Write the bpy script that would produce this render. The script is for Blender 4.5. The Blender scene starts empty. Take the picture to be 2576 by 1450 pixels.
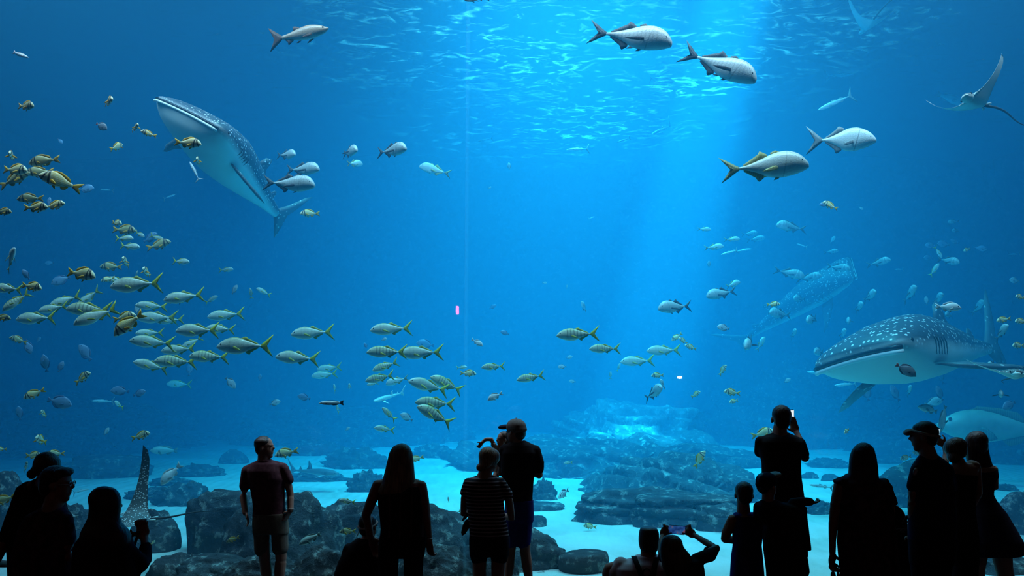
import bpy, bmesh, math, random
import numpy as np
from mathutils import Vector, Matrix, noise as mnoise

SC = bpy.context.scene
COL = SC.collection
R = math.radians
random.seed(7)

# ------------------------------------------------------------------ camera
W, H = 2576, 1450
FPX = 2000.0                      # focal length in pixels of a 2576 wide frame
EYE = Vector((0.0, 0.0, 2.3))     # photographer on the upper step of the gallery
PITCH = math.atan((950 - H / 2) / FPX)
FWD = Vector((0, math.cos(PITCH), math.sin(PITCH)))
UPV = Vector((0, -math.sin(PITCH), math.cos(PITCH)))
cam_d = bpy.data.cameras.new('camera')
cam_d.sensor_width = 36.0
cam_d.lens = 36.0 * FPX / W
cam_d.clip_end = 200
cam = bpy.data.objects.new('camera', cam_d)
cam.location = EYE
cam.rotation_euler = (R(90) + PITCH, 0, 0)
COL.objects.link(cam)
SC.camera = cam
SC.view_settings.view_transform = 'Standard'
SC.view_settings.look = 'None'
SC.view_settings.gamma = 1.0
SC.view_settings.exposure = 0.0
SC.view_settings.use_curve_mapping = False
cy_ = SC.cycles
cy_.max_bounces = 3
cy_.diffuse_bounces = 1
cy_.glossy_bounces = 2
cy_.transmission_bounces = 2
cy_.transparent_max_bounces = 12
cy_.volume_bounces = 2
cy_.use_denoising = True
cy_.use_adaptive_sampling = True
cy_.adaptive_threshold = 0.06
cy_.adaptive_min_samples = 12
cy_.sample_clamp_indirect = 4.0
cy_.caustics_reflective = False
cy_.caustics_refractive = False


def at(px, py, Y):
    """The point at depth Y along the line of sight through a spot of the photograph."""
    d = FWD + Vector((1, 0, 0)) * ((px - W / 2) / FPX) + UPV * ((H / 2 - py) / FPX)
    return EYE + d * (Y / d.y)


def mpp(px, py, Y):
    """Metres that one pixel spans at depth Y."""
    return (at(px + 1, py, Y) - at(px, py, Y)).length


# ------------------------------------------------------------------ objects
def tag(o, label=None, cat=None, group=None, kind=None):
    if label: o['label'] = label
    if cat: o['category'] = cat
    if group: o['group'] = group
    if kind: o['kind'] = kind
    return o


def empty(name, loc, label=None, cat=None, group=None):
    o = bpy.data.objects.new(name, None)
    o.empty_display_size = 0.1
    o.location = loc
    COL.objects.link(o)
    return tag(o, label, cat, group)


def make_mesh(name, verts, faces, mat=None, smooth=True):
    me = bpy.data.meshes.new(name)
    me.from_pydata([tuple(v) for v in verts], [], faces)
    me.validate()
    if smooth:
        me.shade_smooth()
    if mat is not None:
        me.materials.append(mat)
    return me


def link(name, me, parent=None, world=True):
    """Link mesh ME as an object; WORLD: its vertices are world coordinates, kept in place under PARENT."""
    o = bpy.data.objects.new(name, me)
    COL.objects.link(o)
    if parent is not None:
        o.parent = parent
        if world:
            o.matrix_parent_inverse = parent.matrix_basis.inverted()
    return o


def mesh_obj(name, verts, faces, mat=None, parent=None, smooth=True, world=True):
    return link(name, make_mesh(name, verts, faces, mat, smooth), parent, world)


def box(name, lo, hi, mat, parent=None):
    x0, y0, z0 = lo; x1, y1, z1 = hi
    v = [(x0, y0, z0), (x1, y0, z0), (x1, y1, z0), (x0, y1, z0), (x0, y0, z1), (x1, y0, z1), (x1, y1, z1), (x0, y1, z1)]
    f = [(3, 2, 1, 0), (4, 5, 6, 7), (0, 1, 5, 4), (1, 2, 6, 5), (2, 3, 7, 6), (3, 0, 4, 7)]
    return mesh_obj(name, v, f, mat, parent, smooth=False)


# ------------------------------------------------------------------ materials
class NT:
    def __init__(s, name):
        s.m = bpy.data.materials.new(name)
        s.m.use_nodes = True
        s.t = s.m.node_tree
        s.t.nodes.clear()
        s.out = s.n('ShaderNodeOutputMaterial')

    def n(s, typ, **kw):
        nd = s.t.nodes.new(typ)
        for k, v in kw.items():
            if k.startswith('_'):
                setattr(nd, k[1:], v)
            else:
                key = k.replace('__', ' ')
                nd.inputs[key].default_value = v
        return nd

    def l(s, a, b):
        s.t.links.new(a, b)

    def ramp(s, fac, stops, interp='LINEAR'):
        r = s.n('ShaderNodeValToRGB')
        e = r.color_ramp.elements
        r.color_ramp.interpolation = interp
        while len(e) < len(stops):
            e.new(0.5)
        for i, (p, c) in enumerate(stops):
            e[i].position = p
            e[i].color = (*c, 1) if len(c) == 3 else c
        if fac is not None:
            s.l(fac, r.inputs[0])
        return r


def mat_plain(name, col, rough=0.7, var=0.12, scale=9.0, spec=0.3, sheen=0.0):
    """A plain material with a faint woven or mottled variation."""
    k = NT(name)
    tc = k.n('ShaderNodeTexCoord')
    nz = k.n('ShaderNodeTexNoise', Scale=scale, Detail=3.0)
    k.l(tc.outputs['Object'], nz.inputs['Vector'])
    a = tuple(max(0, c * (1 - var)) for c in col)
    b = tuple(min(1, c * (1 + var)) for c in col)
    r = k.ramp(nz.outputs['Fac'], [(0.3, a), (0.7, b)])
    p = k.n('ShaderNodeBsdfPrincipled', Roughness=rough)
    p.inputs['Specular IOR Level'].default_value = spec
    if sheen:
        p.inputs['Sheen Weight'].default_value = sheen
    k.l(r.outputs[0], p.inputs['Base Color'])
    k.l(p.outputs[0], k.out.inputs['Surface'])
    return k.m
# ------------------------------------------------------------------ the tank and the gallery
GLASS_Y = 10.0
BACK_Y = 40.0
SURF_Z = 11.0
SAND_Z = -0.28
GAL_Z = -0.36                    # sunken front of the gallery where the visitors stand

# water: light is scattered (blue most) and absorbed (red most)
SIG_S = (0.003, 0.0235, 0.0400)
SIG_A = (0.155, 0.0355, 0.0080)
k = NT('sea_water')
vs = k.n('ShaderNodeVolumeScatter', Density=1.0)
va = k.n('ShaderNodeVolumeAbsorption', Density=1.0)
ds = max(SIG_S); da = max(SIG_A)
vs.inputs['Color'].default_value = (*[c / ds for c in SIG_S], 1)
vs.inputs['Density'].default_value = ds
# the scatter node only scatters Color*Density; the absorption node absorbs (1-Color)*Density
va.inputs['Color'].default_value = (*[1 - c / da for c in SIG_A], 1)
va.inputs['Density'].default_value = da
ad = k.n('ShaderNodeAddShader')
k.l(vs.outputs[0], ad.inputs[0]); k.l(va.outputs[0], ad.inputs[1])
k.l(ad.outputs[0], k.out.inputs['Volume'])
water = box('water', (-40, GLASS_Y + 0.16, -2.5), (40, BACK_Y + 4, SURF_Z + 5), k.m)
tag(water, kind='structure')

# acrylic window of two panes joined at a seam
k = NT('clear_acrylic')
tr = k.n('ShaderNodeBsdfTransparent'); tr.inputs[0].default_value = (0.97, 0.99, 0.99, 1)
gl = k.n('ShaderNodeBsdfGlossy', Roughness=0.01)
mx = k.n('ShaderNodeMixShader'); mx.inputs[0].default_value = 0.025
k.l(tr.outputs[0], mx.inputs[1]); k.l(gl.outputs[0], mx.inputs[2]); k.l(mx.outputs[0], k.out.inputs['Surface'])
M_GLASS = k.m
sx = at(1173, 725, GLASS_Y).x
g1 = box('window_1', (-14, GLASS_Y, GAL_Z), (sx - 0.02, GLASS_Y + 0.12, 9.5), M_GLASS); tag(g1, kind='structure')
g2 = box('window_2', (sx + 0.02, GLASS_Y, GAL_Z), (16, GLASS_Y + 0.12, 9.5), M_GLASS); tag(g2, kind='structure')
k = NT('acrylic_joint')
tr = k.n('ShaderNodeBsdfTransparent'); tr.inputs[0].default_value = (0.97, 0.99, 0.99, 1)
df = k.n('ShaderNodeBsdfTranslucent'); df.inputs[0].default_value = (0.8, 0.85, 0.85, 1)
mx = k.n('ShaderNodeMixShader'); mx.inputs[0].default_value = 0.03
k.l(tr.outputs[0], mx.inputs[1]); k.l(df.outputs[0], mx.inputs[2]); k.l(mx.outputs[0], k.out.inputs['Surface'])
sm = box('trim_1', (sx - 0.02, GLASS_Y, GAL_Z), (sx + 0.02, GLASS_Y + 0.12, 9.5), k.m); tag(sm, kind='structure')

# the gallery floor: a landing for the photographer, the main floor, and two low steps down to the window
M_CARPET = mat_plain('dark_carpet', (0.02, 0.022, 0.03), 0.95, 0.3, 40)
STEPS = [(-4.0, 1.6, 0.7), (1.6, 8.3, 0.1), (8.3, 9.4, -0.15), (9.4, GLASS_Y - 0.01, GAL_Z)]
for q, (ya, yb, zt) in enumerate(STEPS):
    tag(box('floor' if q == 1 else 'floor_step', (-15, ya, GAL_Z - 0.3), (17, yb, zt), M_CARPET), kind='structure')


def floor_z(Y):
    for ya, yb, zt in STEPS:
        if ya <= Y < yb:
            return zt
    return GAL_Z


M_DARKWALL = mat_plain('dark_wall_paint', (0.015, 0.017, 0.022), 0.9)
for nm, lo, hi in (('wall_left', (-15.2, -4, GAL_Z), (-15, GLASS_Y, 9.8)), ('wall_right', (17, -4, GAL_Z), (17.2, GLASS_Y, 9.8)),
                   ('wall_rear', (-15, -4.2, GAL_Z), (17, -4, 9.8)), ('ceiling', (-15.2, -4.2, 9.8), (17.2, GLASS_Y, 10.0))):
    tag(box(nm, lo, hi, M_DARKWALL), kind='structure')


def fbm(x, y, z=0.0, oct=4):
    return mnoise.fractal(Vector((x, y, z)), 1.0, 2.0, oct)


def sand_h(x, y):
    return SAND_Z + 0.10 * fbm(x * 0.16, y * 0.16, 3.1, 3) + 0.02 * fbm(x * 0.9, y * 0.9, 1.0, 2)


# sand bed
k = NT('pale_sand')
tc = k.n('ShaderNodeTexCoord')
n1 = k.n('ShaderNodeTexNoise', Scale=0.9, Detail=5.0); k.l(tc.outputs['Object'], n1.inputs['Vector'])
n2 = k.n('ShaderNodeTexNoise', Scale=38.0, Detail=4.0); k.l(tc.outputs['Object'], n2.inputs['Vector'])
r1 = k.ramp(n1.outputs['Fac'], [(0.3, (0.50, 0.50, 0.44)), (0.65, (0.66, 0.67, 0.63))])
r2 = k.ramp(n2.outputs['Fac'], [(0.24, (0.25, 0.23, 0.20)), (0.36, (1, 1, 1))])
mm = k.n('ShaderNodeMix', _data_type='RGBA', _blend_type='MULTIPLY'); mm.inputs[0].default_value = 0.8
k.l(r1.outputs[0], mm.inputs[6]); k.l(r2.outputs[0], mm.inputs[7])
p = k.n('ShaderNodeBsdfPrincipled', Roughness=0.9); p.inputs['Specular IOR Level'].default_value = 0.1
bp = k.n('ShaderNodeBump', Strength=0.35, Distance=0.05)
wv = k.n('ShaderNodeTexWave', Scale=1.1, Distortion=6.0, Detail=3.0); k.l(tc.outputs['Object'], wv.inputs['Vector'])
k.l(wv.outputs['Fac'], bp.inputs['Height']); k.l(bp.outputs[0], p.inputs['Normal'])
k.l(mm.outputs[2], p.inputs['Base Color']); k.l(p.outputs[0], k.out.inputs['Surface'])
NX, NY = 150, 120
V = []; F = []
for j in range(NY + 1):
    y = GLASS_Y + 0.17 + (BACK_Y + 1 - GLASS_Y) * (j / NY) ** 1.2
    for i in range(NX + 1):
        x = -22 + 46 * i / NX
        V.append((x, y, sand_h(x, y)))
for j in range(NY):
    for i in range(NX):
        a = j * (NX + 1) + i
        F.append((a, a + 1, a + NX + 2, a + NX + 1))
sand = mesh_obj('sand_bed', V, F, k.m); tag(sand, kind='structure')

# rock of the reef, shared by the boulders and the tank's rockwork wall
def rock_mat(name, dark, light, crust, sc=1.0):
    k = NT(name)
    tc = k.n('ShaderNodeTexCoord')
    n1 = k.n('ShaderNodeTexNoise', Scale=1.4 * sc, Detail=8.0, Roughness=0.62); k.l(tc.outputs['Object'], n1.inputs['Vector'])
    n2 = k.n('ShaderNodeTexNoise', Scale=5.5 * sc, Detail=7.0, Roughness=0.7); k.l(tc.outputs['Object'], n2.inputs['Vector'])
    vo = k.n('ShaderNodeTexVoronoi', Scale=7.0 * sc); k.l(tc.outputs['Object'], vo.inputs['Vector'])
    r1 = k.ramp(n1.outputs['Fac'], [(0.3, dark), (0.7, light)])
    r2 = k.ramp(n2.outputs['Fac'], [(0.54, (0, 0, 0)), (0.66, (1, 1, 1))])
    mm = k.n('ShaderNodeMix', _data_type='RGBA', _blend_type='MIX')
    k.l(r2.outputs[0], mm.inputs[0]); k.l(r1.outputs[0], mm.inputs[6]); mm.inputs[7].default_value = (*crust, 1)
    p = k.n('ShaderNodeBsdfPrincipled', Roughness=0.95); p.inputs['Specular IOR Level'].default_value = 0.1
    b1 = k.n('ShaderNodeBump', Strength=0.8, Distance=0.12); k.l(n2.outputs['Fac'], b1.inputs['Height'])
    b2 = k.n('ShaderNodeBump', Strength=0.4, Distance=0.05); k.l(vo.outputs['Distance'], b2.inputs['Height'])
    k.l(b1.outputs[0], b2.inputs['Normal']); k.l(b2.outputs[0], p.inputs['Normal'])
    k.l(mm.outputs[2], p.inputs['Base Color']); k.l(p.outputs[0], k.out.inputs['Surface'])
    return k.m


M_ROCK = rock_mat('reef_rock', (0.03, 0.03, 0.036), (0.12, 0.115, 0.12), (0.42, 0.42, 0.38))
M_CREST = rock_mat('painted_sunlit_rock', (0.10, 0.10, 0.10), (0.34, 0.35, 0.33), (0.80, 0.82, 0.78))  # crest rock lightened in colour to paint in the shaft's pool of light
M_FARROCK = rock_mat('far_reef_rock', (0.05, 0.05, 0.055), (0.12, 0.12, 0.12), (0.22, 0.22, 0.20), 0.7)

# rockwork wall that closes the tank behind the reef
NX, NY = 160, 50
V = []; F = []
for j in range(NY + 1):
    z = -2.0 + 15.5 * j / NY
    for i in range(NX + 1):
        x = -23 + 48 * i / NX
        y = BACK_Y - 1.2 + 1.6 * fbm(x * 0.13, z * 0.3, 7.7, 5) + 0.5 * fbm(x * 0.5, z * 1.4, 2.0, 4) + 0.10 * z
        V.append((x, y, z))
for j in range(NY):
    for i in range(NX):
        a = j * (NX + 1) + i
        F.append((a, a + NX + 1, a + NX + 2, a + 1))
bw = mesh_obj('wall_back', V, F, M_FARROCK); tag(bw, kind='structure')
for nm, xw, s in (('wall_tank_left', -23, 1), ('wall_tank_right', 25, -1)):
    V = []; F = []
    for j in range(31):
        z = -2.0 + 15.5 * j / 30
        for i in range(61):
            y = GLASS_Y + 0.2 + 30 * i / 60
            V.append((xw + 0.9 * fbm(y * 0.2, z * 0.3, 4.2 + s, 5), y, z))
    for j in range(30):
        for i in range(60):
            a = j * 61 + i
            q = (a, a + 1, a + 62, a + 61)
            F.append(q if s > 0 else q[::-1])
    tag(mesh_obj(nm, V, F, M_FARROCK), kind='structure')

# rippled water surface seen from below
k = NT('rippled_surface')
tc = k.n('ShaderNodeTexCoord')
mp = k.n('ShaderNodeMapping'); mp.inputs['Scale'].default_value = (0.55, 0.95, 1); k.l(tc.outputs['Object'], mp.inputs['Vector'])
n1 = k.n('ShaderNodeTexNoise', Scale=2.6, Detail=6.0, Roughness=0.6, Distortion=1.4); k.l(mp.outputs[0], n1.inputs['Vector'])
n0 = k.n('ShaderNodeTexNoise', Scale=0.16, Detail=2.0); k.l(tc.outputs['Object'], n0.inputs['Vector'])
r1 = k.ramp(n1.outputs['Fac'], [(0.53, (0, 0, 0)), (0.60, (0.25, 0.25, 0.25)), (0.70, (1, 1, 1))])  # streak mask painted in as a stand-in for refracted ripple glints
r0 = k.ramp(n0.outputs['Fac'], [(0.35, (0.15, 0.15, 0.15)), (0.7, (1, 1, 1))])
mu = k.n('ShaderNodeMath', _operation='MULTIPLY'); k.l(r1.outputs[0], mu.inputs[0]); k.l(r0.outputs[0], mu.inputs[1])
m2 = k.n('ShaderNodeMath', _operation='MULTIPLY'); k.l(mu.outputs[0], m2.inputs[0]); m2.inputs[1].default_value = 0.45
tr = k.n('ShaderNodeBsdfTransparent')
df = k.n('ShaderNodeBsdfTranslucent'); df.inputs[0].default_value = (0.9, 0.95, 0.95, 1)
mx = k.n('ShaderNodeMixShader')
k.l(m2.outputs[0], mx.inputs[0]); k.l(tr.outputs[0], mx.inputs[1]); k.l(df.outputs[0], mx.inputs[2]); k.l(mx.outputs[0], k.out.inputs['Surface'])
NX, NY = 130, 110
V = []; F = []
for j in range(NY + 1):
    y = GLASS_Y + 0.3 + 29.0 * j / NY
    for i in range(NX + 1):
        x = -22.5 + 47 * i / NX
        V.append((x, y, SURF_Z + 0.10 * fbm(x * 0.9, y * 1.5, 0.3, 3)))
for j in range(NY):
    for i in range(NX):
        a = j * (NX + 1) + i
        F.append((a, a + 1, a + NX + 2, a + NX + 1))
sf = mesh_obj('water_surface', V, F, k.m); tag(sf, kind='structure')

# ------------------------------------------------------------------ light
def area(name, loc, size, power, col, aim=None, spread=180):
    d = bpy.data.lights.new(name, 'AREA')
    d.shape = 'RECTANGLE'; d.size, d.size_y = size
    d.energy = power; d.color = col; d.spread = R(spread)
    o = bpy.data.objects.new(name, d)
    o.location = loc
    if aim is not None:
        o.rotation_euler = (Vector(aim) - Vector(loc)).to_track_quat('-Z', 'Y').to_euler()
    COL.objects.link(o)
    return o


def spot(name, loc, aim, power, col, cone, blend, radius):
    d = bpy.data.lights.new(name, 'SPOT')
    d.energy = power; d.color = col; d.spot_size = R(cone); d.spot_blend = blend; d.shadow_soft_size = radius
    o = bpy.data.objects.new(name, d)
    o.location = loc
    o.rotation_euler = (Vector(aim) - Vector(loc)).to_track_quat('-Z', 'Y').to_euler()
    COL.objects.link(o)
    return o


DAY = (0.40, 0.98, 1.0)
area('daylight_over_tank', (2.2, 23, SURF_Z + 10), (8, 14), 4500, DAY, spread=64)
area('front_lamps', (0.0, 10.5, SURF_Z + 0.8), (22, 1.2), 2200, (0.95, 0.84, 1.0), (0.0, 16.0, 0.0), spread=130)
tip = at(1590, 1085, 26.5)
top = at(1850, 0, 22.0)
spot('sun_shaft', tip + (top - tip) * 2.6, tip, 800000, (0.35, 1.0, 1.0), 6.6, 0.6, 0.3)
for sx_ in (-14.0, 15.0):  # unseen fill lights added at both sides to lift the visitors' backs
    area('gallery_fill', (sx_, 0.5, 6.5), (1.0, 1.0), 5, (1.0, 0.85, 0.7), (0, 8, 1.0))
wd = bpy.data.worlds.new('gallery_dark'); SC.world = wd
wd.use_nodes = True
wd.node_tree.nodes['Background'].inputs[0].default_value = (0.2, 0.4, 0.8, 1)
wd.node_tree.nodes['Background'].inputs[1].default_value = 0.0

# small lamps on the rear wall of the gallery, mirrored in the acrylic
for nm, px_, py_, w_, h_, colr, st_, lab in (('wall_lamp', 1150, 780, 0.075, 0.25, (1.0, 0.08, 0.25), 60, 'narrow pink lamp on the rear wall, mirrored in the window beside the joint'),
                                             ('spot_lamp', 1712, 950, 0.09, 0.07, (1.0, 0.85, 0.8), 90, 'tiny white lamp on the rear wall, mirrored in the window at the light shaft')):
    q_ = at(px_, py_, 2 * GLASS_Y + 3.97)
    o = empty(nm, (q_.x, -3.98, q_.z), lab, 'lamp')
    kk = NT(nm + '_glow'); em = kk.n('ShaderNodeEmission', Strength=st_); em.inputs[0].default_value = (*colr, 1); kk.l(em.outputs[0], kk.out.inputs['Surface'])
    box('housing', (q_.x - w_ * 0.7, -4.0, q_.z - h_ * 0.6), (q_.x + w_ * 0.7, -3.975, q_.z + h_ * 0.6), M_DARKWALL, o)
    box('lens', (q_.x - w_ / 2, -3.975, q_.z - h_ / 2), (q_.x + w_ / 2, -3.965, q_.z + h_ / 2), kk.m, o)
# ------------------------------------------------------------------ reef: boulders, ledges and mounds on the sand
def ground(px, py, zz=SAND_Z):
    """Where the line of sight through a spot of the photograph meets the sand."""
    a = at(px, py, 10.0)
    d = (a - EYE) / 10.0
    if d.z > -0.02:
        return EYE + d * 38.0
    return EYE + d * ((zz - EYE.z) / d.z)


ICO = {}


def ico(n):
    if n not in ICO:
        b = bmesh.new()
        bmesh.ops.create_icosphere(b, subdivisions=n, radius=1.0)
        ICO[n] = ([v.co.copy() for v in b.verts], [tuple(v.index for v in f.verts) for f in b.faces])
        b.free()
    return ICO[n]


def rock_mesh(name, sx, sy, sz, seed, style, mat, sub=4):
    vs, fs = ico(sub)
    rr = random.Random(seed)
    off = Vector((rr.uniform(-50, 50), rr.uniform(-50, 50), rr.uniform(-50, 50)))
    rad = (sx * sy * sz) ** (1 / 3)
    out = []
    tilt = rr.uniform(-0.12, 0.12)
    for v in vs:
        p = v.copy()
        if style in ('block', 'ledge'):            # push the sphere towards a rounded block
            e = 0.55 if style == 'block' else 0.62
            p = Vector([math.copysign(abs(c) ** e, c) for c in p]) * (0.80 if style == 'block' else 0.84)
        q = v * 1.25 + off
        a = {'boulder': 0.20, 'block': 0.17, 'ledge': 0.18, 'coral': 0.16, 'stump': 0.08}[style]
        d = 1 + a * mnoise.fractal(q, 1.0, 2.0, 4) + (0.035 * mnoise.fractal(q * 5, 1.0, 2.0, 3) if sub > 4 else 0) + 0.11 * (abs(mnoise.noise(q * 2.1)) - 0.25)
        if style == 'coral':                        # knobbly heads
            d += 0.42 * (0.42 - mnoise.voronoi(q * 2.6)[0][0]) + 0.10 * mnoise.noise(q * 6.0)
        p = p * d
        x, y, z = p.x * sx, p.y * sy, p.z * sz
        if style == 'stump':
            h = max(0.0, z / sz)
            w = 1.0 + 0.12 * math.sin(h * 3.1) - 0.10 * h
            m = math.hypot(v.x, v.y) or 1
            k = w / max(m, 0.35) if h > 0.05 else 1.0
            k = min(k, 1.6) * (1 if abs(v.z) < 0.86 else 0.0 + (1 - (abs(v.z) - 0.86) / 0.14))
            x, y = v.x * sx * k, v.y * sy * k
            z = sz * min(h, 0.86) * 1.1 if h > 0 else z
            z += 0.03 * sz * mnoise.noise(q * 3)
        if style == 'ledge':                        # bedding planes: stepped plates with overhangs
            st = 0.17 + 0.05 * math.sin(off.x)
            zz = z + 0.10 * x + 0.07 * mnoise.noise(Vector((x * 0.6, y * 0.6, 0)) + off)
            u = zz / st
            fr = u - math.floor(u)
            k = 1.0 + 0.11 * (math.floor(u) % 3 - 1) * 0.55 + 0.10 * (0.5 - fr)
            x *= k; y *= k
            z += st * (0.32 * math.sin(2 * math.pi * fr) / 2)
        z += tilt * x * 0.6
        out.append((x, y, z))
    return make_mesh(name, out, fs, mat)


ROCKS = []


def rock(x0, x1, ytop, ybase, style, label, seed, dep=0.8, sub=4, mat=None, name='rock', Y=None, group='reef rocks on the sand', yaw=0.0, sinkz=0.0):
    xm = (x0 + x1) / 2
    if Y is None:
        g = ground(xm, ybase)
        Y = g.y
    m = mpp(xm, ybase, Y)
    hw = (x1 - x0) / 2 * m
    sy = hw * dep
    Yc = Y + sy * 0.75
    c = at(xm, ybase, Yc)
    hw = (x1 - x0) / 2 * mpp(xm, ybase, Yc)
    top = at(xm, ytop, Yc).z
    base = sand_h(c.x, Yc) - sinkz
    sz = max(0.12, top - base)
    me = rock_mesh(name, hw * 1.08, sy, sz * 1.10, seed, style, mat or M_ROCK, sub)
    o = link(name, me)
    o.location = (c.x, Yc, base)
    o.rotation_euler = (0, 0, yaw)
    tag(o, label, 'rock', group)
    ROCKS.append(o)
    return o


# the near reef under the visitors' feet
rock(452, 668, 1222, 1520, 'block', 'tall square-shouldered boulder beside the man in the checked shirt', 3, 0.7, 5, Y=11.9, name='boulder')
rock(560, 850, 1262, 1560, 'boulder', 'broad dark boulder behind the legs of the man in shorts', 8, 0.7, 5, Y=11.2, name='boulder')
rock(440, 640, 1400, 1590, 'boulder', 'crusted low boulder at the foot of the tall square boulder', 12, 0.7, 5, Y=10.75, name='boulder')
rock(790, 1010, 1250, 1560, 'block', 'peaked boulder behind the crouching visitor', 21, 0.7, 5, Y=11.8, name='boulder')
rock(960, 1195, 1276, 1560, 'boulder', 'rounded boulder between the blonde woman and the striped shirt', 17, 0.7, 5, Y=11.4, name='boulder')
rock(1170, 1425, 1335, 1570, 'boulder', 'sloping boulder behind the legs of the man in the cap', 33, 0.6, 5, Y=11.0, name='boulder')
rock(1412, 1524, 1392, 1500, 'stump', 'barrel shaped rock with a flat top beside the seated man', 5, 0.9, 5, Y=10.8, name='boulder')
rock(320, 442, 1288, 1420, 'boulder', 'smooth dark boulder behind the spotted ray', 41, 0.8, 4, Y=12.1, name='boulder')
rock(372, 478, 1398, 1540, 'boulder', 'small crusted boulder beside the woman holding up her hand', 43, 0.8, 4, Y=10.8, name='boulder')
rock(130, 240, 1262, 1400, 'ledge', 'dark ledge between the bespectacled man and the long-haired woman', 47, 0.8, 4, Y=12.2, name='boulder')
rock(-60, 60, 1200, 1400, 'boulder', 'shadowy boulder at the lower left edge', 49, 0.8, 4, Y=12.6, name='boulder')

rock(560, 770, 1402, 1500, 'boulder', 'low rock with pale crust right under the knees of the man in shorts', 63, 0.55, 5, Y=10.36, name='boulder')
rock(740, 900, 1385, 1500, 'boulder', 'low crusted rock left of the crouching visitor', 67, 0.6, 5, Y=10.4, name='boulder')
rock(980, 1190, 1378, 1500, 'boulder', 'low crusted rock behind the legs of the blonde woman', 71, 0.5, 5, Y=10.36, name='boulder')
rock(1190, 1300, 1400, 1500, 'boulder', 'low crusted rock between the legs of the woman in stripes', 73, 0.7, 5, Y=10.36, name='boulder')

# the layered ledge in the middle
rock(1428, 1760, 1228, 1322, 'ledge', 'large layered ledge with plate-like beds in the middle of the sand', 51, 0.75, 5, name='ledge')
rock(1570, 1870, 1238, 1335, 'ledge', 'layered ledge joined to the right end of the plate-like ledge', 55, 0.7, 5, name='ledge')
rock(1462, 1560, 1222, 1262, 'block', 'squared block lying on the upper left of the layered ledge', 58, 0.8, 4, name='ledge', Y=19.0)
rock(1740, 1900, 1270, 1345, 'ledge', 'low flat ledge behind the boy in the sleeveless top', 59, 0.7, 4, name='ledge')

# rocks and coral heads strewn over the sand, from the left
SM = [
    (140, 375, 1148, 1208, 'ledge', 'wide low rock shelf left of the white drifting fish'),
    (375, 470, 1203, 1226, 'coral', 'small dark coral rock below the white drifting fish'),
    (448, 562, 1172, 1200, 'coral', 'jagged coral rock to the right of the white drifting fish'),
    (318, 440, 1228, 1262, 'coral', 'knobbly coral row above the spotted ray'),
    (398, 545, 1222, 1278, 'coral', 'dark clump of coral left of the tall square boulder'),
    (552, 622, 1138, 1168, 'boulder', 'lone dark rock left of the head of the man in shorts'),
    (715, 860, 1112, 1150, 'coral', 'coral rock behind the yellow fish at the man\'s shoulder'),
    (868, 962, 1086, 1128, 'boulder', 'high rock at the far end of the pale sand channel'),
    (822, 978, 1132, 1176, 'coral', 'coral mound between the reef shark and the blonde woman'),
    (715, 862, 1190, 1212, 'coral', 'low dark rock under the reef shark'),
    (876, 968, 1194, 1240, 'coral', 'coral rock at the elbow of the blonde woman'),
    (1036, 1138, 1120, 1154, 'coral', 'coral mound behind the blonde woman\'s shoulder'),
    (1334, 1402, 1216, 1262, 'coral', 'round coral head at the elbow of the man in the cap'),
    (1290, 1345, 1238, 1272, 'coral', 'coral head half hidden by the man in the cap'),
    (1330, 1374, 1300, 1330, 'boulder', 'small loose rock by the blue shorts'),
    (1290, 1432, 1262, 1290, 'ledge', 'flat dark rock below the striped fish'),
    (2038, 2135, 1156, 1178, 'coral', 'long low coral beyond the man taking a photo'),
    (2018, 2058, 1190, 1204, 'boulder', 'tiny dark rock to the right of the photographing man'),
    (2068, 2112, 1194, 1216, 'boulder', 'round dark rock left of the ruffled dress'),
    (2032, 2100, 1262, 1302, 'coral', 'lumpy coral rock behind the boy\'s outstretched arm'),
    (2186, 2265, 1146, 1164, 'boulder', 'flat grey rock behind the woman in the ruffled dress'),
    (2195, 2400, 1172, 1285, 'boulder', 'big smooth rock between the ruffled dress and the man in the visor'),
    (2508, 2560, 1224, 1242, 'coral', 'small coral head near the right edge'),
    (2505, 2640, 1250, 1345, 'boulder', 'heavy boulder behind the long-haired woman at the right edge'),
    (2395, 2470, 1380, 1420, 'boulder', 'rock between the legs at the right side'),
    (2440, 2620, 1395, 1440, 'ledge', 'dark ledge at the lower right corner'),
]
for i, (a, b, c, d, s, lab) in enumerate(SM):
    rock(a, b, c, d, s, lab, 100 + i * 7, 0.7, 5 if s == 'coral' else 4)


# broad mounds of the reef that rise to the tank wall: strata and caves, one continuous bed
def mound(x0, x1, ytop, ybase, Yf, Yb, seed, label, sub=6, mat=None):
    xm = (x0 + x1) / 2
    Yc = (Yf + Yb) / 2
    m = mpp(xm, ybase, Yc)
    sx = (x1 - x0) / 2 * m
    sy = (Yb - Yf) / 2
    c = at(xm, ytop, Yc)
    base = SAND_Z - 0.3
    sz = c.z - base
    rr = random.Random(seed); off = Vector((rr.uniform(-50, 50), rr.uniform(-50, 50), 0))
    vs, fs = ico(sub)
    out = []
    for v in vs:
        q = v * 2.2 + off
        d = 1 + 0.20 * mnoise.fractal(q, 1.0, 2.0, 5)
        x, y, z = v.x * sx * d, v.y * sy * d, v.z * sz * d
        w = Vector((x * 0.35, y * 0.35, z * 0.2)) + off
        zz = z + 0.16 * x + 0.5 * mnoise.noise(w)
        st = 0.34
        u = zz / st; fr = u - math.floor(u)
        z += st * 0.42 * math.sin(2 * math.pi * fr) + 0.05 * mnoise.fractal(w * 5, 1.0, 2.0, 3)
        k = 1 + 0.035 * (math.floor(u) % 3 - 1) + 0.05 * (0.5 - fr)
        out.append((x * k, y * k, z))
    o = link('reef_mound', make_mesh('reef_mound', out, fs, mat or M_ROCK))
    o.location = (c.x, Yc, base)
    tag(o, kind='structure')
    return o


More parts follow.
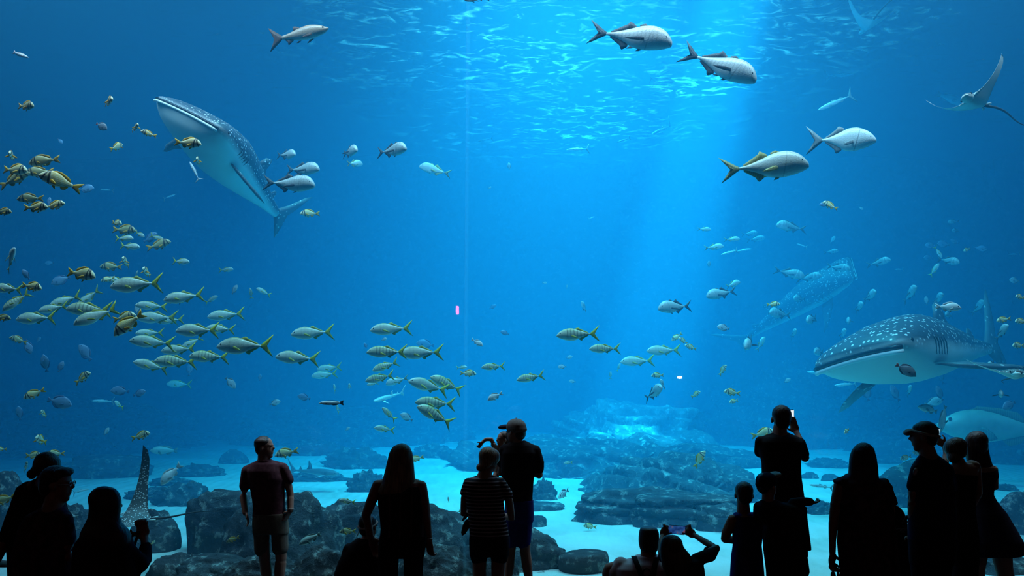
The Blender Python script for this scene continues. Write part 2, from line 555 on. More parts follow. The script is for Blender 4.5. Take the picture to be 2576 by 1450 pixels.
mound(1085, 1900, 1108, 1200, 21.5, 29.0, 5, 'broad layered reef slope behind the plate-like ledge')
mound(1470, 1930, 1160, 1250, 16.5, 22.0, 77, 'middle tier of layered reef between the ledge and the slope')
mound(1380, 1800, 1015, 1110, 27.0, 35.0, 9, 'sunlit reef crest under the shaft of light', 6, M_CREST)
mound(560, 1180, 1030, 1095, 30.0, 37.0, 15, 'dim reef slope beyond the pale sand channel')
mound(-150, 500, 1010, 1130, 26.0, 34.0, 19, 'dark reef slope at the left behind the porkfish')
mound(1780, 2250, 930, 1100, 29.0, 36.0, 27, 'deep blue reef slope below the steep whale shark')
mound(2180, 2800, 1062, 1165, 24.0, 32.0, 31, 'dark reef slope behind the man in the visor')
# ------------------------------------------------------------------ fish
def smooth_interp(ts, pts, it=2):
    v = np.interp(ts, [p[0] for p in pts], [p[1] for p in pts])
    for _ in range(it):
        w = v.copy(); w[1:-1] = 0.25 * v[:-2] + 0.5 * v[1:-1] + 0.25 * v[2:]; v = w
    return v


def fish_body(sp, bend, nt=26, na=16):
    """Closed body surface, nose at +x, tail base at sp['tb'], length 1 with the tail fin."""
    ts = np.linspace(0, 1, nt) ** 1.25
    up = smooth_interp(ts, sp['up']); lo = smooth_interp(ts, sp['lo']); wd = smooth_interp(ts, sp['w'])
    x = 0.5 + (sp['tb'] - 0.5) * ts
    V = []; F = []
    for i in range(nt):
        zc = (up[i] + lo[i]) / 2; hz = max((up[i] - lo[i]) / 2, 0.004); hy = max(wd[i], 0.003)
        yb = bend * ts[i] ** 2
        for j in range(na):
            a = 2 * math.pi * j / na
            ca, sa = math.cos(a), math.sin(a)
            # keeled back and belly: the section narrows towards the edges
            V.append((x[i], yb + hy * ca * abs(ca) ** 0.15, zc + hz * sa))
    for i in range(nt - 1):
        for j in range(na):
            b = (j + 1) % na
            F.append((i * na + j, (i + 1) * na + j, (i + 1) * na + b, i * na + b))
    V.append((0.5 + 0.004, 0, (up[0] + lo[0]) / 2)); c = len(V) - 1
    for j in range(na):
        F.append((c, j, (j + 1) % na))
    V.append((sp['tb'] - 0.004, bend, (up[-1] + lo[-1]) / 2)); c = len(V) - 1
    for j in range(na):
        F.append((c, (nt - 1) * na + (j + 1) % na, (nt - 1) * na + j))
    return V, [f[::-1] for f in F]


def fin_sheet(pts, th, place):
    """A fin: outline PTS in its own plane, TH thick along the root thinning to the rim, put in place by PLACE(u, v, w)."""
    n = len(pts)
    cu = sum(p[0] for p in pts) / n; cv = sum(p[1] for p in pts) / n
    V = [place(u, v, 0.0) for u, v in pts]
    inn = [(cu + (u - cu) * 0.55, cv + (v - cv) * 0.55) for u, v in pts]
    V += [place(u, v, th) for u, v in inn] + [place(u, v, -th) for u, v in inn]
    V += [place(cu, cv, th), place(cu, cv, -th)]
    F = []
    for i in range(n):
        j = (i + 1) % n
        F += [(i, j, n + j, n + i), (j, i, 2 * n + i, 2 * n + j), (n + i, n + j, 3 * n), (2 * n + j, 2 * n + i, 3 * n + 1)]
    return V, F


def join(parts):
    V = []; F = []; I = []
    for (v, f), mi in parts:
        b = len(V)
        V += list(v); F += [tuple(b + i for i in q) for q in f]; I += [mi] * len(f)
    return V, F, I


def ball(c, r, n=8, sq=(1, 1, 1)):
    V = []; F = []
    for i in range(n + 1):
        t = math.pi * i / n
        for j in range(2 * n):
            p = math.pi * j / n
            V.append((c[0] + r * sq[0] * math.sin(t) * math.cos(p), c[1] + r * sq[1] * math.sin(t) * math.sin(p), c[2] + r * sq[2] * math.cos(t)))
    m = 2 * n
    for i in range(n):
        for j in range(m):
            F.append((i * m + j, (i + 1) * m + j, (i + 1) * m + (j + 1) % m, i * m + (j + 1) % m))
    return V, F


def fish_parts(sp, bend, splay):
    tb = sp['tb']
    P = {}
    P['body'] = [fish_body(sp, bend)]
    zt = (sp['up'][-1][1] + sp['lo'][-1][1]) / 2
    tl = sp['tail']                       # outline, u from 0 (base) to 1 (tip), v height
    ln = 0.5 + tb
    P['tail_fin'] = [fin_sheet([(tb + 0.015 - u * ln, zt + v) for u, v in tl], 0.006,
                               lambda u, v, w: (u, bend * (1 + 1.3 * (tb - u)) + w, v))]

    tS = np.linspace(0, 1, 26) ** 1.25
    UP = smooth_interp(tS, sp['up']); LO = smooth_interp(tS, sp['lo'])

    def med(pts):
        # a fin along the back or belly: its root follows the body, its rim the outline PTS
        xs_ = [p[0] for p in pts]; x0, x1 = min(xs_), max(xs_)
        top = sum(p[1] for p in pts) > 0
        n = 15; V = []; F = []
        for i in range(n):
            x = x0 + (x1 - x0) * i / (n - 1)
            t = min(1, max(0, (0.5 - x) / (0.5 - tb)))
            edge = float(np.interp(t, tS, UP if top else LO))
            zs = []
            for (xa, za), (xb, zb) in zip(pts, pts[1:] + pts[:1]):
                if min(xa, xb) - 1e-6 <= x <= max(xa, xb) + 1e-6:
                    k_ = 0 if abs(xb - xa) < 1e-6 else (x - xa) / (xb - xa)
                    zs.append(za + (zb - za) * k_)
            rim = (max(zs) if top else min(zs)) if zs else edge
            sg = 1 if top else -1
            rim = edge + (rim - edge) * 0.8
            root = edge - sg * 0.022
            rim = max(rim, edge + 0.004) if top else min(rim, edge - 0.004)
            y = bend * t * t
            for z_, w_ in ((root, 0.007), (root + (rim - root) * 0.6, 0.004), (rim, 0.0008)):
                V.append((x - 0.10 * abs(rim - z_) * 0, y + w_, z_)); V.append((x, y - w_, z_))
        for i in range(n - 1):
            q = i * 6; r_ = q + 6
            F += [(q, r_, r_ + 2, q + 2), (q + 2, r_ + 2, r_ + 4, q + 4), (q + 1, q + 3, r_ + 3, r_ + 1), (q + 3, q + 5, r_ + 5, r_ + 3), (q + 4, r_ + 4, r_ + 5, q + 5), (q, q + 1, r_ + 1, r_)]
        for q in (0, (n - 1) * 6):
            F += [(q, q + 2, q + 3, q + 1), (q + 2, q + 4, q + 5, q + 3)]
        return V, F
    P['dorsal_fin'] = [med(p) for p in sp['dorsal']]
    P['anal_fin'] = [med(p) for p in sp['anal']]
    if sp.get('pelvic'):
        P['pelvic_fin'] = [fin_sheet(sp['pelvic'], 0.006, lambda u, v, w: (u, bend * min(1, max(0, (0.5 - u) / (0.5 - tb))) ** 2 + w, v))]
    px, pz, pl_, pw = sp['pec']
    ts = np.linspace(0, 1, 26) ** 1.25
    wx = float(np.interp((0.5 - px) / (0.5 - tb), ts, smooth_interp(ts, sp['w'])))
    a = R(splay)
    P['pectoral_fin'] = []
    for s in (1, -1):
        out = [(0, pw * 0.35), (0.35, pw * 0.55), (0.8, pw * 0.25), (1.0, -pw * 0.1), (0.7, -pw * 0.45), (0.3, -pw * 0.5), (0, -pw * 0.35)]
        def place(u, v, w, s=s):
            return (px - u * pl_ * math.cos(a) + w * math.sin(a), s * (wx * 0.9 + u * pl_ * math.sin(a) + w * math.cos(a)), pz + v - u * pl_ * sp.get('droop', 0.3))
        P['pectoral_fin'].append(fin_sheet(out, 0.004, place))
    ex, ez, er = sp['eye']
    we = float(np.interp((0.5 - ex) / (0.5 - tb), ts, smooth_interp(ts, sp['w'])))
    P['eye'] = [ball((ex, s * we * 0.80, ez), er, 6, (1, 0.55, 1)) for s in (1, -1)]
    return P


FORK = [(0, 0.022), (0.35, 0.09), (0.75, 0.165), (1.0, 0.205), (0.80, 0.10), (0.62, 0.0), (0.80, -0.10), (1.0, -0.205), (0.75, -0.165), (0.35, -0.09), (0, -0.022)]
LUNATE = [(0, 0.018), (0.25, 0.07), (0.6, 0.15), (1.0, 0.23), (0.66, 0.11), (0.42, 0.03), (0.40, 0.0), (0.42, -0.03), (0.66, -0.11), (1.0, -0.23), (0.6, -0.15), (0.25, -0.07), (0, -0.018)]
JACKTAIL = [(u, v * 0.66) for u, v in LUNATE]
FAN = [(0, 0.035), (0.5, 0.085), (1.0, 0.11), (0.9, 0.04), (0.86, 0), (0.9, -0.04), (1.0, -0.11), (0.5, -0.085), (0, -0.035)]
SHORTFORK = [(0, 0.03), (0.4, 0.085), (1.0, 0.145), (0.85, 0.07), (0.62, 0.0), (0.85, -0.07), (1.0, -0.145), (0.4, -0.085), (0, -0.03)]
SPEC = {
    'porkfish': dict(tb=-0.27, up=[(0, -0.01), (0.06, 0.06), (0.16, 0.135), (0.30, 0.195), (0.45, 0.20), (0.62, 0.16), (0.82, 0.075), (1, 0.038)],
                     lo=[(0, -0.045), (0.08, -0.085), (0.22, -0.125), (0.42, -0.155), (0.60, -0.145), (0.76, -0.095), (0.88, -0.055), (1, -0.038)],
                     w=[(0, 0.015), (0.10, 0.05), (0.28, 0.078), (0.5, 0.072), (0.75, 0.04), (1, 0.014)], tail=SHORTFORK,
                     dorsal=[[(0.24, 0.165), (0.19, 0.225), (0.06, 0.245), (-0.08, 0.205), (-0.17, 0.155), (-0.20, 0.085), (-0.10, 0.13), (0.08, 0.185)]],
                     anal=[[(-0.03, -0.14), (-0.07, -0.195), (-0.15, -0.17), (-0.19, -0.085), (-0.12, -0.10)]],
                     pelvic=[(0.17, -0.13), (0.10, -0.20), (0.05, -0.215), (0.08, -0.145)], pec=(0.20, -0.05, 0.20, 0.085), eye=(0.365, 0.045, 0.026)),
    'trevally': dict(tb=-0.27, up=[(0, 0.0), (0.06, 0.05), (0.16, 0.095), (0.32, 0.130), (0.50, 0.122), (0.72, 0.072), (0.9, 0.026), (1, 0.015)],
                     lo=[(0, -0.03), (0.07, -0.06), (0.2, -0.095), (0.4, -0.125), (0.56, -0.115), (0.75, -0.06), (0.9, -0.024), (1, -0.015)],
                     w=[(0, 0.015), (0.12, 0.05), (0.3, 0.07), (0.55, 0.058), (0.8, 0.025), (1, 0.01)], tail=LUNATE,
                     dorsal=[[(0.10, 0.118), (0.03, 0.165), (-0.01, 0.175), (-0.03, 0.145), (-0.12, 0.098), (-0.22, 0.045), (-0.20, 0.03), (-0.05, 0.10)], [(0.22, 0.115), (0.19, 0.148), (0.12, 0.122), (0.14, 0.11)]],
                     anal=[[(0.0, -0.11), (-0.06, -0.165), (-0.08, -0.16), (-0.09, -0.12), (-0.22, -0.045), (-0.20, -0.028), (-0.08, -0.085)]],
                     pelvic=[(0.20, -0.095), (0.14, -0.135), (0.10, -0.14), (0.13, -0.105)], pec=(0.20, -0.02, 0.20, 0.05), eye=(0.415, 0.03, 0.017)),
    'jack_fish': dict(tb=-0.27, up=[(0, 0.0), (0.05, 0.065), (0.13, 0.125), (0.28, 0.165), (0.46, 0.152), (0.70, 0.08), (0.9, 0.026), (1, 0.016)],
                      lo=[(0, -0.06), (0.07, -0.092), (0.2, -0.122), (0.4, -0.145), (0.55, -0.135), (0.75, -0.065), (0.9, -0.024), (1, -0.016)],
                      w=[(0, 0.025), (0.10, 0.065), (0.28, 0.088), (0.5, 0.075), (0.8, 0.028), (1, 0.012)], tail=JACKTAIL,
                      dorsal=[[(0.06, 0.145), (0.0, 0.195), (-0.035, 0.215), (-0.04, 0.165), (-0.13, 0.105), (-0.22, 0.045), (-0.20, 0.03), (-0.06, 0.115)], [(0.20, 0.155), (0.16, 0.185), (0.10, 0.16), (0.12, 0.145)]],
                      anal=[[(0.0, -0.13), (-0.05, -0.185), (-0.075, -0.195), (-0.085, -0.14), (-0.22, -0.045), (-0.20, -0.028), (-0.08, -0.095)]],
                      pelvic=[(0.20, -0.122), (0.14, -0.16), (0.10, -0.165), (0.13, -0.13)], pec=(0.185, -0.03, 0.24, 0.05), eye=(0.42, 0.025, 0.018), droop=0.2),
    'permit': dict(tb=-0.25, up=[(0, 0.0), (0.06, 0.07), (0.16, 0.135), (0.34, 0.19), (0.52, 0.175), (0.74, 0.085), (0.9, 0.028), (1, 0.016)],
                   lo=[(0, -0.05), (0.08, -0.09), (0.22, -0.14), (0.42, -0.185), (0.58, -0.175), (0.78, -0.075), (0.92, -0.026), (1, -0.016)],
                   w=[(0, 0.02), (0.12, 0.06), (0.3, 0.082), (0.55, 0.065), (0.8, 0.028), (1, 0.012)], tail=LUNATE,
                   dorsal=[[(0.06, 0.178), (0.0, 0.225), (-0.03, 0.235), (-0.045, 0.19), (-0.14, 0.10), (-0.21, 0.045), (-0.19, 0.03), (-0.05, 0.14)]],
                   anal=[[(0.02, -0.17), (-0.04, -0.235), (-0.06, -0.24), (-0.075, -0.17), (-0.21, -0.045), (-0.19, -0.028), (-0.07, -0.12)]],
                   pelvic=[(0.20, -0.14), (0.14, -0.17), (0.10, -0.172), (0.13, -0.15)], pec=(0.18, -0.05, 0.16, 0.06), eye=(0.41, 0.02, 0.017)),
    'surgeonfish': dict(tb=-0.34, up=[(0, -0.02), (0.06, 0.06), (0.18, 0.17), (0.38, 0.245), (0.6, 0.225), (0.82, 0.11), (0.93, 0.045), (1, 0.032)],
                        lo=[(0, -0.06), (0.08, -0.10), (0.2, -0.18), (0.4, -0.235), (0.6, -0.215), (0.82, -0.10), (0.93, -0.042), (1, -0.03)],
                        w=[(0, 0.015), (0.12, 0.045), (0.35, 0.072), (0.6, 0.06), (0.85, 0.025), (1, 0.012)], tail=FAN,
                        dorsal=[[(0.20, 0.19), (0.10, 0.27), (-0.10, 0.275), (-0.24, 0.20), (-0.28, 0.10), (-0.15, 0.16), (0.0, 0.225)]],
                        anal=[[(0.10, -0.20), (0.0, -0.27), (-0.15, -0.255), (-0.25, -0.17), (-0.28, -0.09), (-0.12, -0.17)]],
                        pec=(0.22, -0.03, 0.15, 0.07), eye=(0.38, 0.06, 0.02)),
    'wrasse': dict(tb=-0.34, up=[(0, 0.0), (0.08, 0.04), (0.25, 0.075), (0.5, 0.085), (0.8, 0.055), (1, 0.04)],
                   lo=[(0, -0.02), (0.08, -0.045), (0.25, -0.085), (0.5, -0.095), (0.8, -0.06), (1, -0.04)],
                   w=[(0, 0.012), (0.12, 0.04), (0.35, 0.055), (0.6, 0.048), (1, 0.015)], tail=FAN,
                   dorsal=[[(0.25, 0.075), (0.15, 0.105), (-0.10, 0.11), (-0.28, 0.075), (-0.28, 0.05), (0.0, 0.08)]],
                   anal=[[(0.0, -0.09), (-0.08, -0.12), (-0.25, -0.095), (-0.28, -0.05), (-0.12, -0.08)]],
                   pec=(0.24, -0.02, 0.12, 0.05), eye=(0.40, 0.015, 0.014)),
    'tarpon': dict(tb=-0.27, up=[(0, 0.03), (0.08, 0.06), (0.22, 0.11), (0.42, 0.135), (0.62, 0.105), (0.85, 0.05), (1, 0.03)],
                   lo=[(0, 0.01), (0.07, -0.045), (0.2, -0.08), (0.4, -0.11), (0.6, -0.095), (0.85, -0.05), (1, -0.03)],
                   w=[(0, 0.015), (0.12, 0.048), (0.35, 0.065), (0.6, 0.055), (1, 0.014)], tail=FORK,
                   dorsal=[[(0.03, 0.12), (-0.04, 0.165), (-0.08, 0.165), (-0.06, 0.125), (-0.08, 0.095)]],
                   anal=[[(-0.08, -0.085), (-0.15, -0.155), (-0.17, -0.165), (-0.18, -0.10), (-0.22, -0.05), (-0.15, -0.07)]],
                   pelvic=[(0.05, -0.10), (0.0, -0.135), (-0.04, -0.13), (0.0, -0.10)], pec=(0.24, -0.055, 0.16, 0.045), eye=(0.42, 0.035, 0.017)),
    'mackerel': dict(tb=-0.34, up=[(0, 0.0), (0.1, 0.035), (0.35, 0.065), (0.6, 0.055), (0.85, 0.02), (1, 0.012)],
                     lo=[(0, -0.015), (0.1, -0.045), (0.35, -0.07), (0.6, -0.055), (0.85, -0.02), (1, -0.012)],
                     w=[(0, 0.01), (0.15, 0.038), (0.4, 0.05), (0.7, 0.03), (1, 0.01)], tail=LUNATE,
                     dorsal=[[(0.12, 0.06), (0.08, 0.10), (-0.02, 0.075), (0.0, 0.055)], [(-0.08, 0.05), (-0.12, 0.08), (-0.2, 0.045), (-0.16, 0.03)]],
                     anal=[[(-0.08, -0.05), (-0.13, -0.08), (-0.2, -0.045), (-0.16, -0.03)]],
                     pec=(0.24, -0.01, 0.12, 0.035), eye=(0.42, 0.01, 0.012)),
    'grouper': dict(tb=-0.34, up=[(0, 0.0), (0.08, 0.06), (0.22, 0.13), (0.42, 0.16), (0.65, 0.13), (0.88, 0.065), (1, 0.05)],
                    lo=[(0, -0.05), (0.08, -0.085), (0.25, -0.14), (0.48, -0.155), (0.7, -0.11), (0.9, -0.06), (1, -0.05)],
                    w=[(0, 0.03), (0.12, 0.08), (0.32, 0.10), (0.6, 0.08), (1, 0.02)], tail=FAN,
                    dorsal=[[(0.22, 0.13), (0.15, 0.19), (-0.05, 0.195), (-0.22, 0.17), (-0.28, 0.085), (-0.1, 0.13), (0.05, 0.155)]],
                    anal=[[(-0.08, -0.12), (-0.13, -0.18), (-0.24, -0.15), (-0.28, -0.07), (-0.18, -0.09)]],
                    pelvic=[(0.18, -0.13), (0.10, -0.19), (0.05, -0.18), (0.10, -0.14)], pec=(0.18, -0.04, 0.16, 0.11), eye=(0.41, 0.05, 0.018)),
}


# skins: colour patterns that belong to the fish, laid out in the fish's own coordinates
def skin(name, back, flank, belly, zr=(-0.12, 0.12), bars=None, band=None, rough=0.35, metal=0.0, mott=0.15, spec=0.5, lines=None):
    k = NT(name)
    tc = k.n('ShaderNodeTexCoord')
    sp = k.n('ShaderNodeSeparateXYZ'); k.l(tc.outputs['Object'], sp.inputs[0])
    mr = k.n('ShaderNodeMapRange'); mr.inputs[1].default_value = zr[0]; mr.inputs[2].default_value = zr[1]
    k.l(sp.outputs[2], mr.inputs[0])
    r = k.ramp(mr.outputs[0], [(0.0, belly), (0.45, flank), (0.75, flank), (1.0, back)])
    c = r.outputs[0]

    def over(mask, col, fac=1.0):
        nonlocal c
        m = k.n('ShaderNodeMix', _data_type='RGBA', _blend_type='MIX')
        mm = k.n('ShaderNodeMath', _operation='MULTIPLY'); mm.inputs[1].default_value = fac
        k.l(mask, mm.inputs[0]); k.l(mm.outputs[0], m.inputs[0]); k.l(c, m.inputs[6]); m.inputs[7].default_value = (*col, 1)
        c = m.outputs[2]
    nz = k.n('ShaderNodeTexNoise', Scale=14.0, Detail=4.0); k.l(tc.outputs['Object'], nz.inputs['Vector'])
    rn = k.ramp(nz.outputs['Fac'], [(0.4, (0, 0, 0)), (0.75, (1, 1, 1))])
    over(rn.outputs[0], tuple(x * 0.5 for x in flank), mott)
    if bars:                                   # vertical bars along the flank: (count per length, width, colour, strength, x from, x to)
        n, wdt, col, st, xa, xb = bars
        nb = k.n('ShaderNodeTexNoise', Scale=5.0); k.l(tc.outputs['Object'], nb.inputs['Vector'])
        a1 = k.n('ShaderNodeMath', _operation='MULTIPLY_ADD'); a1.inputs[1].default_value = 0.03; k.l(nb.outputs['Fac'], a1.inputs[0]); k.l(sp.outputs[0], a1.inputs[2])
        a2 = k.n('ShaderNodeMath', _operation='MULTIPLY'); a2.inputs[1].default_value = n; k.l(a1.outputs[0], a2.inputs[0])
        a3 = k.n('ShaderNodeMath', _operation='FRACT'); k.l(a2.outputs[0], a3.inputs[0])
        rb = k.ramp(a3.outputs[0], [(0.0, (0, 0, 0)), (0.5 - wdt, (0, 0, 0)), (0.5, (1, 1, 1)), (0.5 + wdt, (0, 0, 0)), (1.0, (0, 0, 0))])
        gx = k.n('ShaderNodeMapRange'); gx.inputs[1].default_value = -0.5; gx.inputs[2].default_value = 0.5; k.l(sp.outputs[0], gx.inputs[0])
        ga, gb = xa + 0.5, xb + 0.5
        rg = k.ramp(gx.outputs[0], [(max(0, ga - 0.03), (0, 0, 0)), (ga + 0.03, (1, 1, 1)), (gb - 0.03, (1, 1, 1)), (min(1, gb + 0.03), (0, 0, 0))])
        gz = k.n('ShaderNodeMapRange'); gz.inputs[1].default_value = -0.09; gz.inputs[2].default_value = -0.02; k.l(sp.outputs[2], gz.inputs[0])
        b1 = k.n('ShaderNodeMath', _operation='MULTIPLY'); k.l(rb.outputs[0], b1.inputs[0]); k.l(rg.outputs[0], b1.inputs[1])
        b2 = k.n('ShaderNodeMath', _operation='MULTIPLY'); k.l(b1.outputs[0], b2.inputs[0]); k.l(gz.outputs[0], b2.inputs[1])
        over(b2.outputs[0], col, st)
    if lines:                                  # yellow stripes along the body
        n, col, st = lines
        a2 = k.n('ShaderNodeMath', _operation='MULTIPLY'); a2.inputs[1].default_value = n; k.l(sp.outputs[2], a2.inputs[0])
        a3 = k.n('ShaderNodeMath', _operation='FRACT'); k.l(a2.outputs[0], a3.inputs[0])
        rb = k.ramp(a3.outputs[0], [(0.2, (0, 0, 0)), (0.45, (1, 1, 1)), (0.55, (1, 1, 1)), (0.8, (0, 0, 0))])
        gx = k.n('ShaderNodeMapRange'); gx.inputs[1].default_value = 0.24; gx.inputs[2].default_value = 0.20; k.l(sp.outputs[0], gx.inputs[0])
        b1 = k.n('ShaderNodeMath', _operation='MULTIPLY'); k.l(rb.outputs[0], b1.inputs[0]); k.l(gx.outputs[0], b1.inputs[1])
        over(b1.outputs[0], col, st)
    for (x0, slant, wdt, col, st) in band or ():   # a single dark band across head or shoulder
        a1 = k.n('ShaderNodeMath', _operation='MULTIPLY_ADD'); a1.inputs[1].default_value = -slant; k.l(sp.outputs[2], a1.inputs[0]); k.l(sp.outputs[0], a1.inputs[2])
        a2 = k.n('ShaderNodeMath', _operation='SUBTRACT'); a2.inputs[1].default_value = x0; k.l(a1.outputs[0], a2.inputs[0])
        a3 = k.n('ShaderNodeMath', _operation='ABSOLUTE'); k.l(a2.outputs[0], a3.inputs[0])
        m3 = k.n('ShaderNodeMapRange'); m3.inputs[1].default_value = wdt; m3.inputs[2].default_value = wdt * 0.5; k.l(a3.outputs[0], m3.inputs[0])
        over(m3.outputs[0], col, st)
    p = k.n('ShaderNodeBsdfPrincipled', Roughness=rough, Metallic=metal)
    p.inputs['Specular IOR Level'].default_value = spec
    vo = k.n('ShaderNodeTexVoronoi', Scale=60.0); k.l(tc.outputs['Object'], vo.inputs['Vector'])
    bp = k.n('ShaderNodeBump', Strength=0.15, Distance=0.01); k.l(vo.outputs['Distance'], bp.inputs['Height']); k.l(bp.outputs[0], p.inputs['Normal'])
    k.l(c, p.inputs['Base Color']); k.l(p.outputs[0], k.out.inputs['Surface'])
    return k.m


def fin_mat(name, col, tipcol=None):
    k = NT(name)
    tc = k.n('ShaderNodeTexCoord')
    w = k.n('ShaderNodeTexWave', Scale=16.0, Distortion=1.0); k.l(tc.outputs['Object'], w.inputs['Vector'])
    r = k.ramp(w.outputs['Fac'], [(0.2, tuple(c * 0.75 for c in col)), (0.8, col)])
    p = k.n('ShaderNodeBsdfPrincipled', Roughness=0.5); p.inputs['Specular IOR Level'].default_value = 0.3
    t = k.n('ShaderNodeBsdfTranslucent')
    k.l(r.outputs[0], p.inputs['Base Color']); k.l(r.outputs[0], t.inputs[0])
    m = k.n('ShaderNodeMixShader'); m.inputs[0].default_value = 0.35
    k.l(p.outputs[0], m.inputs[1]); k.l(t.outputs[0], m.inputs[2]); k.l(m.outputs[0], k.out.inputs['Surface'])
    return k.m


